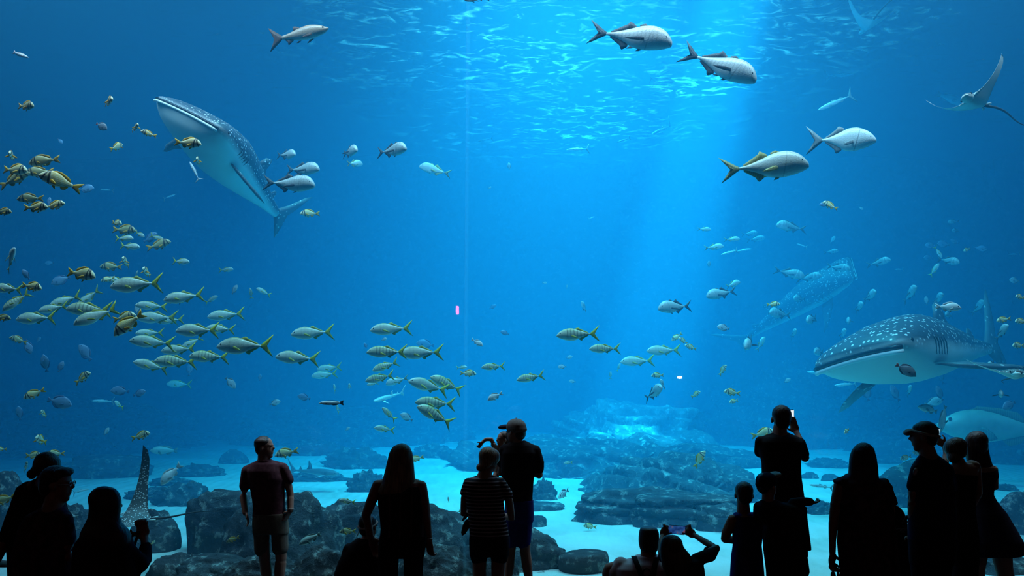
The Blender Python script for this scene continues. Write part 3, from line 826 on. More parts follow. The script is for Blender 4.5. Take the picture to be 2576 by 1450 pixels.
for k_ in ('up', 'lo'):
    SPEC['trevally'][k_] = [(t, z * (1.14 if t < 0.85 else 1.0)) for t, z in SPEC['trevally'][k_]]
SPEC['trevally']['tail'] = [(u, v * 0.86) for u, v in LUNATE]
M_EYE = mat_plain('fish_eye', (0.012, 0.012, 0.014), 0.15, 0.1, 5, 0.6)
YEL = (0.95, 0.52, 0.03)
SKINS = {   # variant: (species profile, body skin, fin material, tail material)
    'pork': ('porkfish', skin('porkfish_skin', (0.80, 0.52, 0.12), (0.90, 0.78, 0.46), (0.95, 0.88, 0.70), (-0.14, 0.18), lines=(24, (0.95, 0.55, 0.05), 0.75),
                              band=[(0.375, -0.35, 0.030, (0.02, 0.02, 0.02), 0.9), (0.255, 0.15, 0.032, (0.02, 0.02, 0.02), 0.9)]), fin_mat('yellow_fin', YEL), None),
    'darkpork': ('porkfish', skin('olive_porkfish_skin', (0.26, 0.20, 0.06), (0.48, 0.40, 0.20), (0.62, 0.54, 0.34), (-0.14, 0.18), lines=(24, (0.6, 0.42, 0.06), 0.5),
                                  band=[(0.375, -0.35, 0.030, (0.02, 0.02, 0.02), 0.9), (0.255, 0.15, 0.032, (0.02, 0.02, 0.02), 0.9)]), fin_mat('amber_fin', (0.75, 0.40, 0.03)), None),
    'trev': ('trevally', skin('trevally_skin', (0.36, 0.40, 0.22), (0.62, 0.66, 0.55), (0.85, 0.85, 0.74), (-0.12, 0.13), bars=(13, 0.28, (0.10, 0.11, 0.10), 0.16, -0.22, 0.3), rough=0.3), fin_mat('olive_yellow_fin', (0.62, 0.58, 0.10)), fin_mat('trevally_tail', (0.75, 0.68, 0.05))),
    'bartrev': ('trevally', skin('barred_trevally_skin', (0.40, 0.40, 0.12), (0.60, 0.60, 0.42), (0.82, 0.80, 0.62), (-0.12, 0.13), bars=(13, 0.26, (0.03, 0.03, 0.03), 0.62, -0.22, 0.3), rough=0.35), fin_mat('gold_fin', (0.70, 0.60, 0.06)), fin_mat('gold_tail', (0.75, 0.66, 0.04))),
    'jack': ('jack_fish', skin('silver_jack_skin', (0.52, 0.53, 0.49), (0.46, 0.48, 0.46), (0.55, 0.56, 0.53), (-0.12, 0.16), bars=(22, 0.3, (0.20, 0.20, 0.19), 0.35, -0.22, 0.34), rough=0.33,
                              band=[(0.24, 0.25, 0.010, (0.15, 0.15, 0.15), 0.4), (0.43, -0.9, 0.008, (0.12, 0.12, 0.12), 0.35)]), fin_mat('dark_grey_fin', (0.10, 0.10, 0.11)), None),
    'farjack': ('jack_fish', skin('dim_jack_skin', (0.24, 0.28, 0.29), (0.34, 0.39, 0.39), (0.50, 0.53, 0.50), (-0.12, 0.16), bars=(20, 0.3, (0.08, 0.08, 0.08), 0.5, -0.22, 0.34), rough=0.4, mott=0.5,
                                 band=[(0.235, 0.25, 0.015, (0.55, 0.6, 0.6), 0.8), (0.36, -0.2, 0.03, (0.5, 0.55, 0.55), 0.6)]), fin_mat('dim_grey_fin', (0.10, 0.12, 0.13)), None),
    'yjack': ('jack_fish', skin('bright_jack_skin', (0.66, 0.67, 0.58), (0.58, 0.60, 0.54), (0.68, 0.68, 0.62), (-0.12, 0.16), rough=0.3,
                                band=[(0.24, 0.25, 0.010, (0.25, 0.24, 0.2), 0.4), (0.43, -0.9, 0.008, (0.2, 0.2, 0.18), 0.35)]), fin_mat('pale_yellow_fin', (0.60, 0.52, 0.18)), fin_mat('dusky_yellow_tail', (0.42, 0.38, 0.16))),
    'permit': ('permit', skin('permit_skin', (0.55, 0.58, 0.56), (0.74, 0.77, 0.74), (0.86, 0.86, 0.82), (-0.16, 0.19), rough=0.3, band=[(0.235, 0.25, 0.01, (0.25, 0.25, 0.25), 0.6)]), fin_mat('grey_fin', (0.36, 0.38, 0.38)), None),
    'surg': ('surgeonfish', skin('blue_surgeonfish_skin', (0.10, 0.16, 0.28), (0.16, 0.24, 0.36), (0.22, 0.30, 0.40), (-0.2, 0.22)), fin_mat('blue_fin', (0.10, 0.18, 0.34)), None),
    'grey': ('surgeonfish', skin('grey_disc_skin', (0.30, 0.31, 0.32), (0.52, 0.53, 0.53), (0.68, 0.68, 0.66), (-0.2, 0.22)), fin_mat('ash_fin', (0.28, 0.29, 0.30)), None),
    'white': ('porkfish', skin('white_bream_skin', (0.62, 0.60, 0.58), (0.82, 0.81, 0.79), (0.88, 0.86, 0.85), (-0.14, 0.18), rough=0.4), fin_mat('white_fin', (0.70, 0.68, 0.66)), None),
    'redtail': ('surgeonfish', skin('dusky_disc_skin', (0.12, 0.12, 0.14), (0.20, 0.20, 0.22), (0.28, 0.28, 0.28), (-0.2, 0.22)), fin_mat('dusky_fin', (0.10, 0.10, 0.12)), fin_mat('rust_tail', (0.45, 0.10, 0.06))),
    'wrasse': ('wrasse', skin('grey_wrasse_skin', (0.35, 0.33, 0.34), (0.52, 0.50, 0.50), (0.66, 0.62, 0.62), (-0.09, 0.09)), fin_mat('pinkish_fin', (0.5, 0.38, 0.38)), None),
    'cleaner': ('wrasse', skin('cleaner_wrasse_skin', (0.05, 0.02, 0.04), (0.85, 0.85, 0.85), (0.06, 0.02, 0.05), (-0.085, 0.085), mott=0.0, lines=None), fin_mat('black_fin', (0.03, 0.015, 0.03)), None),
    'tarpon': ('tarpon', skin('brown_tarpon_skin', (0.32, 0.20, 0.11), (0.30, 0.22, 0.15), (0.62, 0.58, 0.50), (-0.11, 0.13)), fin_mat('dark_brown_fin', (0.12, 0.06, 0.04)), None),
    'mack': ('mackerel', skin('pale_mackerel_skin', (0.45, 0.52, 0.52), (0.70, 0.74, 0.72), (0.82, 0.82, 0.80), (-0.07, 0.07)), fin_mat('silver_fin', (0.5, 0.55, 0.55)), None),
    'dim': ('mackerel', skin('dark_slender_skin', (0.03, 0.05, 0.07), (0.05, 0.07, 0.09), (0.10, 0.12, 0.13), (-0.07, 0.07)), fin_mat('slate_fin', (0.04, 0.05, 0.07)), None),
    'group': ('grouper', skin('pale_grouper_skin', (0.36, 0.36, 0.30), (0.50, 0.50, 0.42), (0.66, 0.64, 0.55), (-0.15, 0.16), mott=0.4), fin_mat('grouper_fin', (0.32, 0.33, 0.26)), None),
    'stripe': ('porkfish', skin('striped_fish_skin', (0.70, 0.70, 0.66), (0.78, 0.78, 0.74), (0.8, 0.8, 0.76), (-0.14, 0.18), bars=(9, 0.25, (0.03, 0.03, 0.04), 0.95, -0.3, 0.45)), fin_mat('striped_fin', (0.3, 0.32, 0.32)), None),
}
FISHNAME = {'pork': 'porkfish', 'darkpork': 'porkfish', 'trev': 'trevally', 'bartrev': 'trevally', 'jack': 'jack_fish', 'farjack': 'jack_fish', 'yjack': 'jack_fish', 'permit': 'permit_fish', 'surg': 'surgeonfish',
            'grey': 'surgeonfish', 'white': 'sea_bream', 'redtail': 'surgeonfish', 'wrasse': 'wrasse', 'cleaner': 'cleaner_wrasse', 'tarpon': 'tarpon', 'mack': 'mackerel', 'dim': 'mackerel', 'group': 'grouper', 'stripe': 'angelfish'}
GROUPS = {'pork': 'yellow striped porkfish', 'darkpork': 'yellow striped porkfish', 'trev': 'school of golden trevally', 'bartrev': 'school of golden trevally', 'jack': 'silver jacks', 'farjack': 'dim jacks around the far whale sharks', 'yjack': 'silver jacks',
          'surg': 'blue and grey disc-shaped fish', 'grey': 'blue and grey disc-shaped fish', 'mack': 'slender open-water fish', 'dim': 'slender open-water fish', 'white': 'pale sea bream', 'group': 'groupers'}
PART_ORDER = ('body', 'tail_fin', 'dorsal_fin', 'anal_fin', 'pelvic_fin', 'pectoral_fin', 'eye')
MESHES = {}


def fish_proto(var, bk, spread):
    """Meshes of one kind of fish (with a bend of the body and folded or spread side fins), made once and shared."""
    key = (var, bk, spread)
    if key not in MESHES:
        spn, bm_, fm, tm = SKINS[var]
        P = fish_parts(SPEC[spn], bk * 0.075, 72 if spread else 22)
        lst = []
        for pn in PART_ORDER:
            for geo in P.get(pn, ()):
                m = bm_ if pn == 'body' else M_EYE if pn == 'eye' else (tm or fm) if pn == 'tail_fin' else fm
                lst.append((pn, geo, m))
        full = [(pn, make_mesh(pn, geo[0], geo[1], m)) for pn, geo, m in lst]
        mats = []
        js = []
        for pn, geo, m in lst:
            if m not in mats: mats.append(m)
            js.append((geo, mats.index(m)))
        V, F, I = join(js)
        one = make_mesh(FISHNAME[var], V, F)
        for m in mats: one.materials.append(m)
        one.polygons.foreach_set('material_index', I)
        MESHES[key] = (full, one)
    return MESHES[key]


FISH_AT = []


def fish(var, px, py, size, ang, yaw, Y, label, bend=0, spread=False, roll=0.0, group=None, small=None):
    """SIZE: full length in pixels of the photograph if seen side-on; ANG: where the nose points in the picture (0 right, 90 up);
    YAW: degrees the nose is turned towards the window (negative: away from it)."""
    for _ in range(14):                  # keep neighbours from swimming into each other
        c = at(px, py, Y); L = size * mpp(px, py, Y)
        tk = 0.13 + 0.37 * abs(math.sin(R(yaw)))
        hit = any(abs(c.y - c2.y) < tk * L + tk2 * L2 and math.hypot(c.x - c2.x, c.z - c2.z) < 0.42 * (L * max(0.5, math.cos(R(yaw))) + L2) for c2, L2, tk2 in FISH_AT)
        if not hit: break
        Y += 0.12
    FISH_AT.append((c, L, tk))
    a, b = R(ang), R(yaw)
    h = Vector((math.cos(a) * math.cos(b), -math.sin(b), math.sin(a) * math.cos(b)))
    u = Vector((0, 0, 1))
    if abs(h.z) > 0.93:
        u = Vector((-1, 0, 0)) if math.cos(a) >= 0 else Vector((1, 0, 0))
    s = u.cross(h).normalized()          # the fish's own left side
    u = h.cross(s)
    M = Matrix((h, s, u)).transposed().to_4x4()
    M = Matrix.Translation(c) @ M @ Matrix.Rotation(R(roll), 4, 'X') @ Matrix.Scale(L, 4)
    full, one = fish_proto(var, bend, spread)
    nm = FISHNAME[var]
    grp = group or GROUPS.get(var)
    if small if small is not None else size < 34:
        o = link(nm, one)
        o.matrix_world = M
        return tag(o, label, 'fish', grp)
    o = empty(nm, c, label, 'fish', grp)
    o.matrix_world = M
    for pn, me in full:
        ch = bpy.data.objects.new(pn, me)
        COL.objects.link(ch)
        ch.parent = o
    return o
# ------------------------------------------------------------------ the fish, each where the photograph shows it
FL = [
 # --- upper left
 ('wrasse', 52, 138, 50, -22, 10, 11.5, 'small grey wrasse nosing downward in the upper left corner'),
 ('darkpork', 65, 267, 64, -8, 25, 11.2, 'dark olive porkfish alone above the left school'),
 ('pork', 271, 255, 58, 0, 40, 11.0, 'orange finned porkfish between the grey wrasse and the upper whale shark'),
 ('redtail', 257, 318, 40, -28, 20, 12.0, 'dusky disc-shaped fish with a rust coloured tail'),
 ('surg', 152, 355, 18, -40, 0, 15.0, 'tiny blue fish above the left porkfish school'),
 ('pork', 342, 322, 44, 18, 50, 11.0, 'porkfish turned towards the window beside the whale shark\'s mouth', -1, True),
 ('pork', 374, 337, 40, 165, 45, 11.2, 'porkfish with its tail to the whale shark\'s lower jaw', 1, True),
 ('pork', 294, 370, 46, 70, -55, 11.6, 'porkfish swimming steeply away below the dusky disc-shaped fish', 1, True),
 ('pork', 474, 361, 74, -6, 12, 11.0, 'golden porkfish in front of the upper whale shark\'s belly'),
 ('pork', 499, 405, 44, 10, 80, 11.4, 'head-on porkfish with spread fins in front of the whale shark\'s belly', 0, True),
 ('tarpon', 750, 88, 160, 7, 8, 12.0, 'brown tarpon high up between the two clusters of surface ripples'),
 ('tarpon', 1200, -6, 70, 205, 20, 11.8, 'dark fish cut off by the top edge'),
 ('jack', 1583, 92, 216, -12, 10, 11.8, 'largest silver jack, near the surface with a dark tail', 0),
 ('jack', 1806, 163, 206, -27, 12, 12.0, 'steeply diving silver jack behind the largest one', 0),
 ('permit', 2113, 352, 168, -3, 15, 12.5, 'deep-bodied silver permit with a wide forked tail'),
 ('yjack', 1918, 422, 222, 5, 8, 11.6, 'bright jack with a long sickle tail, below the permit'),
 ('mack', 2102, 258, 98, 203, 0, 18.0, 'pale slender fish curving downward below the far ray', 1),
 ('mack', 2108, 191, 70, 5, 0, 25.0, 'faint pale fish between the far ray and the curving slender fish'),
 ('group', 2392, 248, 70, -30, 10, 23.0, 'faint large fish behind the spotted eagle ray\'s head'),
 ('dim', 1660, 196, 56, 0, 0, 26.0, 'dark slender fish, uppermost of the faint shoal under the largest jack'),
 ('dim', 1668, 207, 60, 4, 0, 26.0, 'dark slender fish in the middle of the faint shoal under the largest jack'),
 ('dim', 1655, 218, 48, -3, 0, 26.5, 'dark slender fish, lowest of the faint shoal under the largest jack'),
 ('dim', 1570, 352, 40, 200, 0, 26.0, 'dim fish left of the far reef shark'),
 ('dim', 1222, 352, 40, 190, 0, 28.0, 'barely visible slender fish right of the pane joint'),
 ('mack', 1455, 375, 60, 184, 0, 21.0, 'pale needle-like fish in open water above the middle'),
 # --- jacks right of the upper whale shark
 ('jack', 722, 390, 76, -8, 42, 14.0, 'silver jack, rearmost of the trio by the whale shark\'s tail'),
 ('jack', 760, 426, 108, -4, 25, 13.4, 'silver jack in the middle of the trio by the whale shark\'s tail'),
 ('jack', 728, 463, 142, -4, 15, 12.4, 'silver jack in front of the whale shark\'s tail, lowest of the trio'),
 ('jack', 876, 382, 92, -8, 50, 13.4, 'silver jack turning towards the window left of the single fat jack'),
 ('yjack', 890, 412, 58, 20, -50, 15.5, 'cyan lit fish swimming off under the turning jack'),
 ('jack', 984, 379, 112, -4, 40, 12.8, 'fat silver jack facing the window alone above the middle'),
 ('yjack', 1096, 429, 84, 165, 10, 16.5, 'greenish jack gliding left of the pane joint', 1),
 ('pork', 780, 537, 50, 182, 10, 13.6, 'yellowish porkfish alone below the trio of jacks'),
 ('grey', 1281, 418, 18, 95, 0, 20.0, 'tiny oval fish right of the pane joint, above the middle'),
 ('grey', 1232, 473, 10, 45, 0, 20.0, 'speck of a fish below the tiny oval one'),
 ('mack', 1488, 548, 16, 20, 0, 22.0, 'speck of a fish beside the shaft of light'),
 # --- left school of porkfish
 ('pork', 30, 393, 56, 12, 70, 10.9, 'head-on porkfish with level fins on top of the left school', 0, True),
 ('pork', 38, 428, 78, -6, 15, 10.8, 'bright porkfish in the thick of the left school by the photo\'s edge'),
 ('darkpork', 110, 404, 80, 188, -5, 11.2, 'shaded porkfish facing the edge, uppermost of the left school'),
 ('darkpork', 36, 452, 84, 28, 0, 11.1, 'dark porkfish slanting upward below the bright one at the edge'),
 ('darkpork', 100, 433, 70, 186, 10, 11.3, 'shaded porkfish overlapped by the uppermost one'),
 ('pork', 152, 457, 104, 162, 15, 10.7, 'big porkfish nosing up beside the small blue-grey fish'),
 ('surg', 217, 475, 44, 5, 10, 14.0, 'small blue-grey fish at the tail of the big porkfish'),
 ('darkpork', 77, 500, 66, 182, 5, 11.3, 'olive porkfish just above the facing pair'),
 ('pork', 92, 523, 70, 0, 15, 10.8, 'yellow porkfish, hind one of the facing pair'),
 ('pork', 138, 518, 58, 12, 10, 11.0, 'pale porkfish, leading one of the facing pair'),
 ('surg', 124, 507, 22, 90, 0, 13.0, 'blue fish glimpsed between the facing pair'),
 ('darkpork', 8, 533, 50, -4, 10, 11.0, 'olive porkfish cut by the left edge under the school'),
 ('mack', 202, 1236, 46, 14, 0, 15.5, 'thin fish over the sand right of the bespectacled face'),
 ('mack', 2066, 1224, 62, 172, 0, 15.0, 'thin fish resting on the sand left of the ruffled dress'),
 ('mack', 270, 478, 36, 175, 0, 20.0, 'faint pale fish to the right of the small blue-grey fish'),
 ('mack', 425, 495, 34, 20, 0, 20.0, 'faint pale fish below the whale shark\'s body'),
 # --- second cluster
 ('pork', 292, 561, 42, -12, 25, 12.4, 'yellow-tailed porkfish on top of the second cluster'),
 ('darkpork', 312, 579, 68, -4, 10, 12.6, 'grey porkfish just under the yellow-tailed one'),
 ('trev', 352, 590, 42, -25, 30, 13.6, 'greenish round fish in the second cluster'),
 ('surg', 378, 598, 44, 30, 10, 14.5, 'bluish disc in the second cluster'),
 ('trev', 312, 600, 56, -2, 15, 13.0, 'green fish in the left half of the second cluster'),
 ('trev', 326, 620, 62, -6, 15, 13.0, 'green fish with a pale belly, lowest of the second cluster'),
 ('darkpork', 400, 617, 64, 18, 5, 13.0, 'brown-tailed fish slanting up at the right end of the second cluster'),
 ('trev', 394, 598, 44, -20, 10, 14.0, 'dark green fish behind the brown-tailed one'),
 ('pork', 316, 660, 50, 75, 70, 12.4, 'upright porkfish with spread fins below the second cluster', 0, True),
 ('darkpork', 281, 672, 58, 178, 5, 13.2, 'olive fish behind the upright porkfish'),
 ('pork', 204, 690, 90, -10, 15, 10.9, 'large striped porkfish above the trevally school'),
 ('trev', 453, 658, 56, -5, 15, 13.2, 'olive fish alone right of the upright porkfish'),
 ('trev', 568, 679, 44, 2, 15, 14.5, 'small green fish right of the olive loner'),
 ('pork', 369, 686, 52, 85, 72, 12.4, 'head-on porkfish directly above the leading trevally', 0, True),
 ('yjack', 24, 655, 76, 58, 20, 11.4, 'silvery fish climbing steeply at the left edge', 1),
 ('surg', 65, 691, 30, 125, 0, 12.5, 'vivid blue fish beside the climbing silvery one'),
 ('surg', 152, 705, 50, 200, 0, 14.0, 'pale blue disc under the large striped porkfish'),
 ('surg', 125, 662, 24, 180, 0, 18.0, 'faint blue fish left of the large striped porkfish'),
 ('pork', 272, 703, 36, 195, 10, 13.4, 'small porkfish at the nose of the leading trevally'),
 ('trev', 343, 690, 22, 60, 20, 13.5, 'small green fish beside the head-on porkfish'),
 # --- trevally school at the left
 ('trev', 345, 716, 142, 183, -5, 11.6, 'leading trevally above the school with a long forked tail'),
 ('trev', 296, 707, 62, 170, 0, 13.2, 'olive trevally hidden behind the leading one'),
 ('trev', 22, 727, 86, 175, 0, 11.6, 'blue-backed trevally cut by the left edge'),
 ('pork', 82, 722, 64, -10, 20, 11.0, 'porkfish crossing the blue-backed trevally'),
 ('bartrev', 40, 757, 82, 218, 0, 11.6, 'barred trevally diving at the left edge'),
 ('darkpork', 6, 800, 46, -4, 5, 11.2, 'dark brown fish head poking in from the left edge'),
 ('trev', 92, 801, 108, 182, -4, 11.8, 'trevally, first of the row going left below the barred one'),
 ('trev', 165, 757, 92, 198, -5, 12.8, 'shaded trevally in the upper row of the school'),
 ('trev', 137, 776, 78, 190, 5, 12.2, 'yellow-tailed trevally between two rows of the school'),
 ('trev', 226, 748, 74, 215, 0, 13.2, 'trevally nosing down at the top of the school'),
 ('bartrev', 222, 778, 118, 178, -5, 11.9, 'trevally with dark saddle bars in the heart of the school'),
 ('trev', 243, 794, 112, 205, 15, 11.3, 'silvery trevally in front of the saddle-barred one'),
 ('pork', 312, 799, 66, 12, 10, 11.4, 'yellow porkfish crossing behind the orange one'),
 ('pork', 326, 815, 92, 220, 10, 10.9, 'orange porkfish nosing down through the trevally school'),
 ('trev', 383, 770, 78, 178, 25, 12.6, 'round-bodied trevally above the orange porkfish\'s tail'),
 ('trev', 462, 747, 106, 188, -5, 12.2, 'pale trevally with raised tail at the top right of the school'),
 ('darkpork', 448, 757, 46, 5, 10, 12.9, 'dull porkfish under the raised-tail trevally'),
 ('trev', 530, 754, 42, 25, 10, 14.4, 'green fish behind the raised-tail trevally'),
 ('trev', 570, 793, 96, 185, 0, 13.2, 'dull trevally at the right rim of the school'),
 ('trev', 398, 800, 104, 180, 10, 13.0, 'trevally half hidden behind the orange porkfish'),
 ('trev', 428, 806, 72, 184, 10, 13.6, 'trevally with yellow tail tip right of the orange porkfish'),
 ('grey', 345, 778, 26, 90, 0, 14.0, 'small upright fish above the orange porkfish'),
 ('trev', 500, 832, 116, 180, 0, 11.9, 'trevally crossing the middle right of the school'),
 ('trev', 556, 828, 76, 176, 0, 12.8, 'trevally tailing the one in the middle right of the school'),
 ('trev', 378, 838, 68, 182, 25, 13.0, 'trevally seen behind the round silver one'),
 ('trev', 385, 861, 108, 176, 25, 11.9, 'round silver trevally under the orange porkfish'),
 ('trev', 452, 880, 90, 184, 5, 12.6, 'trevally between the round silver one and the long one'),
 ('trev', 482, 862, 60, 210, 0, 13.6, 'dim trevally above the gap in the school'),
 ('trev', 618, 871, 150, 180, -5, 11.4, 'longest trevally, leading the school\'s right flank'),
 ('bartrev', 528, 898, 102, 178, 5, 12.2, 'faintly barred trevally under the longest one'),
 ('bartrev', 444, 910, 106, 178, 10, 12.0, 'barred trevally at the bottom of the left school'),
 ('trev', 382, 921, 88, 165, 20, 12.2, 'lowest trevally of the left school with a drooping tail'),
 # --- scattered fish under the left school
 ('darkpork', 47, 856, 44, 160, 20, 13.0, 'dark olive fish near the left edge under the school'),
 ('surg', 70, 872, 42, -60, 0, 13.5, 'blue-green disc overlapping the dark olive fish'),
 ('surg', 97, 855, 18, 60, 0, 17.0, 'faint blue speck above the two discs at the left'),
 ('surg', 113, 915, 46, 95, 10, 13.5, 'upright blue oval fish'),
 ('surg', 153, 923, 30, 70, 0, 13.5, 'thin blue fish beside the upright oval one'),
 ('surg', 216, 888, 54, 130, 0, 14.0, 'deep blue disc fish nosing up left'),
 ('pork', 206, 952, 56, 32, 10, 12.0, 'banded porkfish pointing up, under the deep blue disc'),
 ('pork', 87, 991, 54, 205, 15, 11.6, 'porkfish with a bright yellow tail near the left edge'),
 ('surg', 150, 1012, 66, -12, 0, 13.0, 'blue fish with a long tail stalk below the yellow-tailed porkfish'),
 ('surg', 50, 1040, 36, 100, 10, 14.0, 'hazy blue oval near the left edge'),
 ('pork', 110, 1042, 36, 80, 60, 12.4, 'small porkfish seen from above with spread fins', 0, True),
 ('surg', 302, 984, 46, 175, 10, 14.0, 'blue fish left of the pale blue disc'),
 ('surg', 350, 990, 36, 20, 0, 14.0, 'pale blue disc under the left school'),
 ('mack', 260, 1010, 60, 178, 0, 18.0, 'faint long fish below the banded porkfish'),
 ('trev', 298, 1019, 40, 100, 60, 13.6, 'greenish fish turning, under the pair of discs'),
 ('grey', 580, 963, 40, -42, 10, 14.5, 'bright cyan fish alone in the dark gap'),
 ('trev', 452, 967, 66, 178, 0, 20.0, 'ghostly fish below the barred trevally'),
 ('surg', 478, 930, 34, 90, 0, 18.0, 'ghostly upright fish below the faintly barred trevally'),
 ('grey', 590, 729, 28, 60, 10, 14.5, 'small pale fish right of the raised-tail trevally'),
 ('trev', 631, 739, 30, 95, 20, 14.0, 'small upright green fish beside the green disc'),
 ('trev', 664, 735, 44, 150, 40, 14.0, 'green disc-like fish at the far right of the left school'),
 ('grey', 268, 1086, 22, 60, 0, 15.0, 'dim round fish above the low rock shelf'),
 # --- left bottom
 ('pork', 355, 1097, 54, 18, 15, 12.0, 'yellow porkfish above the pale sand left of the man in shorts'),
 ('pork', 104, 1108, 60, 80, 72, 11.6, 'porkfish seen from above just over the woman leaning left', 0, True),
 ('pork', 82, 1147, 52, 2, 10, 12.0, 'porkfish passing behind the leaning woman\'s hair'),
 ('pork', 140, 1142, 46, 180, 10, 12.4, 'porkfish tail showing over the leaning woman\'s head'),
 ('darkpork', 65, 1176, 40, 60, 30, 12.4, 'dull porkfish left of the leaning woman\'s head'),
 ('pork', 2, 1131, 30, 180, 10, 12.4, 'porkfish at the left edge above the shadowy boulder', 0, False),
 ('darkpork', 10, 1258, 62, 200, 10, 10.9, 'porkfish in the shadow at the left edge beside the leaning woman'),
 ('group', 412, 1134, 66, 178, 5, 18.5, 'grey fish hovering over the far sand above the white fish'),
 ('white', 431, 1193, 70, 228, 10, 12.4, 'white bream-like fish diving over the sand'),
 ('pork', 722, 1140, 62, 192, 5, 12.4, 'yellow fish behind the shoulder of the man in shorts'),
 ('pork', 1048, 1155, 40, 195, 5, 13.5, 'yellow tail beside the blonde woman\'s hair'),
 # --- centre trevally
 ('trev', 788, 838, 112, 183, 0, 12.6, 'trevally with a straight yellow tail, leftmost in the open middle'),
 ('trev', 750, 901, 114, 176, 0, 12.2, 'silver trevally with a bright yellow drooping tail lobe'),
 ('trev', 985, 828, 108, 183, 0, 12.6, 'silvery trevally, topmost of the central shoal'),
 ('bartrev', 975, 886, 104, 180, 5, 12.2, 'yellow headed barred trevally in the central shoal'),
 ('trev', 1062, 888, 116, 181, 0, 12.4, 'trevally following the yellow headed one'),
 ('trev', 830, 926, 64, 186, 5, 16.0, 'hazy trevally, upper of the dim pair'),
 ('trev', 818, 943, 68, 186, 5, 16.0, 'hazy trevally, lower of the dim pair'),
 ('bartrev', 970, 921, 70, 200, 20, 13.2, 'trevally dipping under the yellow headed one'),
 ('bartrev', 957, 951, 76, 192, 15, 12.8, 'strongly barred trevally facing down left'),
 ('yjack', 1000, 958, 60, 195, 10, 14.8, 'cyan fish right of the strongly barred trevally'),
 ('trev', 938, 966, 30, 190, 20, 14.5, 'small fish under the strongly barred trevally'),
 ('trev', 1080, 972, 108, 165, 8, 12.2, 'trevally nosing up, centre right of the central shoal'),
 ('bartrev', 1125, 967, 92, 155, 8, 12.6, 'barred trevally behind the nosing-up one'),
 ('bartrev', 1097, 1015, 104, 176, 5, 12.4, 'barred trevally, upper of the low pair'),
 ('bartrev', 1096, 1046, 104, 152, 8, 12.0, 'barred trevally with yellow fins, lower of the low pair'),
 ('bartrev', 978, 1043, 52, 130, 30, 13.2, 'trevally turned towards the window below the small reef shark'),
 ('trev', 968, 1080, 56, 170, 25, 13.0, 'round trevally low over the rocks'),
 ('grey', 1023, 1050, 36, 150, 10, 14.5, 'small green disc between the low pair and the turned trevally'),
 ('cleaner', 834, 1014, 62, 180, 8, 10.9, 'black and white cleaner wrasse'),
 ('trev', 843, 978, 34, 95, 50, 14.0, 'upright greenish fish left of the small yellow one'),
 ('pork', 880, 975, 34, 85, 60, 14.0, 'upright yellow fish above the cleaner wrasse'),
 ('trev', 851, 1030, 40, 100, 50, 13.5, 'upright fish behind the cleaner wrasse'),
 ('surg', 765, 1000, 34, 165, 0, 15.0, 'blue disc left of the cleaner wrasse'),
 ('grey', 692, 1014, 30, 20, 10, 15.0, 'greenish disc further left of the cleaner wrasse'),
 ('surg', 1270, 838, 24, 160, 10, 16.0, 'blue speck of a fish right of the silver bream'),
 ('surg', 1240, 772, 20, 30, 10, 19.0, 'faint blue round fish right of the pane joint'),
 ('surg', 1070, 866, 46, 170, 0, 17.5, 'blue oval behind the central shoal'),
 ('surg', 654, 950, 18, 90, 0, 17.0, 'faint blue dot under the silver trevally'),
 ('grey', 966, 854, 16, 20, 0, 15.0, 'pale dot under the topmost trevally'),
 ('surg', 920, 870, 16, 120, 0, 15.5, 'blue dot left of the yellow headed trevally'),
 ('white', 1200, 862, 36, -30, 15, 13.0, 'silvery bream right of the pane joint'),
 ('white', 1246, 998, 44, 205, 10, 12.0, 'white bream above the man in the cap'),
 ('pork', 1177, 940, 44, -2, 10, 13.4, 'green banded fish right of the central shoal'),
 ('trev', 1161, 925, 30, 5, 10, 15.0, 'small dim fish above the green banded one'),
 ('bartrev', 1242, 923, 62, 183, 5, 13.2, 'trevally alone between the shoal and the man in the cap'),
 ('grey', 875, 1079, 14, 40, 0, 16.0, 'dot of a fish above the far rocks'),
 # --- right of centre
 ('bartrev', 1455, 842, 110, 182, 0, 12.2, 'boldly barred golden trevally ahead of the others at the light shaft'),
 ('bartrev', 1522, 878, 80, 180, 5, 13.0, 'barred trevally behind the boldly barred one'),
 ('trev', 1670, 882, 88, 181, 5, 15.5, 'dim trevally at the foot of the light shaft'),
 ('trev', 1604, 909, 88, 182, 5, 15.5, 'dim trevally below and ahead of the one at the light shaft'),
 ('bartrev', 1336, 950, 74, 190, 5, 12.8, 'barred trevally above the man in the cap\'s shoulder'),
 ('jack', 1702, 772, 106, 185, 20, 14.5, 'grey jack with a white gill line beside the light shaft'),
 ('jack', 1816, 738, 88, 190, 15, 15.8, 'dark jack beside the steep whale shark'),
 ('yjack', 1842, 716, 50, 20, -20, 18.0, 'sunlit fish just above the dark jack'),
 ('grey', 1468, 771, 36, 120, 40, 18.0, 'ghostly disc fish above the barred trevally'),
 ('grey', 1414, 923, 22, 182, 0, 16.0, 'pale small fish above the rocks'),
 ('grey', 1370, 712, 12, 0, 0, 20.0, 'speck left of the light shaft'),
 ('trev', 1426, 723, 14, 90, 30, 18.0, 'tiny green fish left of the light shaft'),
 ('grey', 1432, 899, 18, 10, 0, 18.0, 'faint disc between two barred trevally'),
 ('grey', 1440, 960, 18, 170, 0, 18.0, 'faint disc over the far rocks'),
 ('grey', 1820, 825, 36, 170, 15, 15.0, 'pale fish above the dark far arch'),
 ('pork', 1703, 848, 34, 215, 0, 16.0, 'yellowish fish, upper of the string by the shaft'),
 ('pork', 1719, 858, 30, 150, 10, 15.5, 'yellowish fish, middle of the string by the shaft'),
 ('pork', 1738, 874, 34, 160, 10, 15.0, 'striped yellowish fish, lower of the string by the shaft'),
 ('pork', 1655, 945, 36, 182, 10, 15.0, 'yellowish fish above the dark head-on jack'),
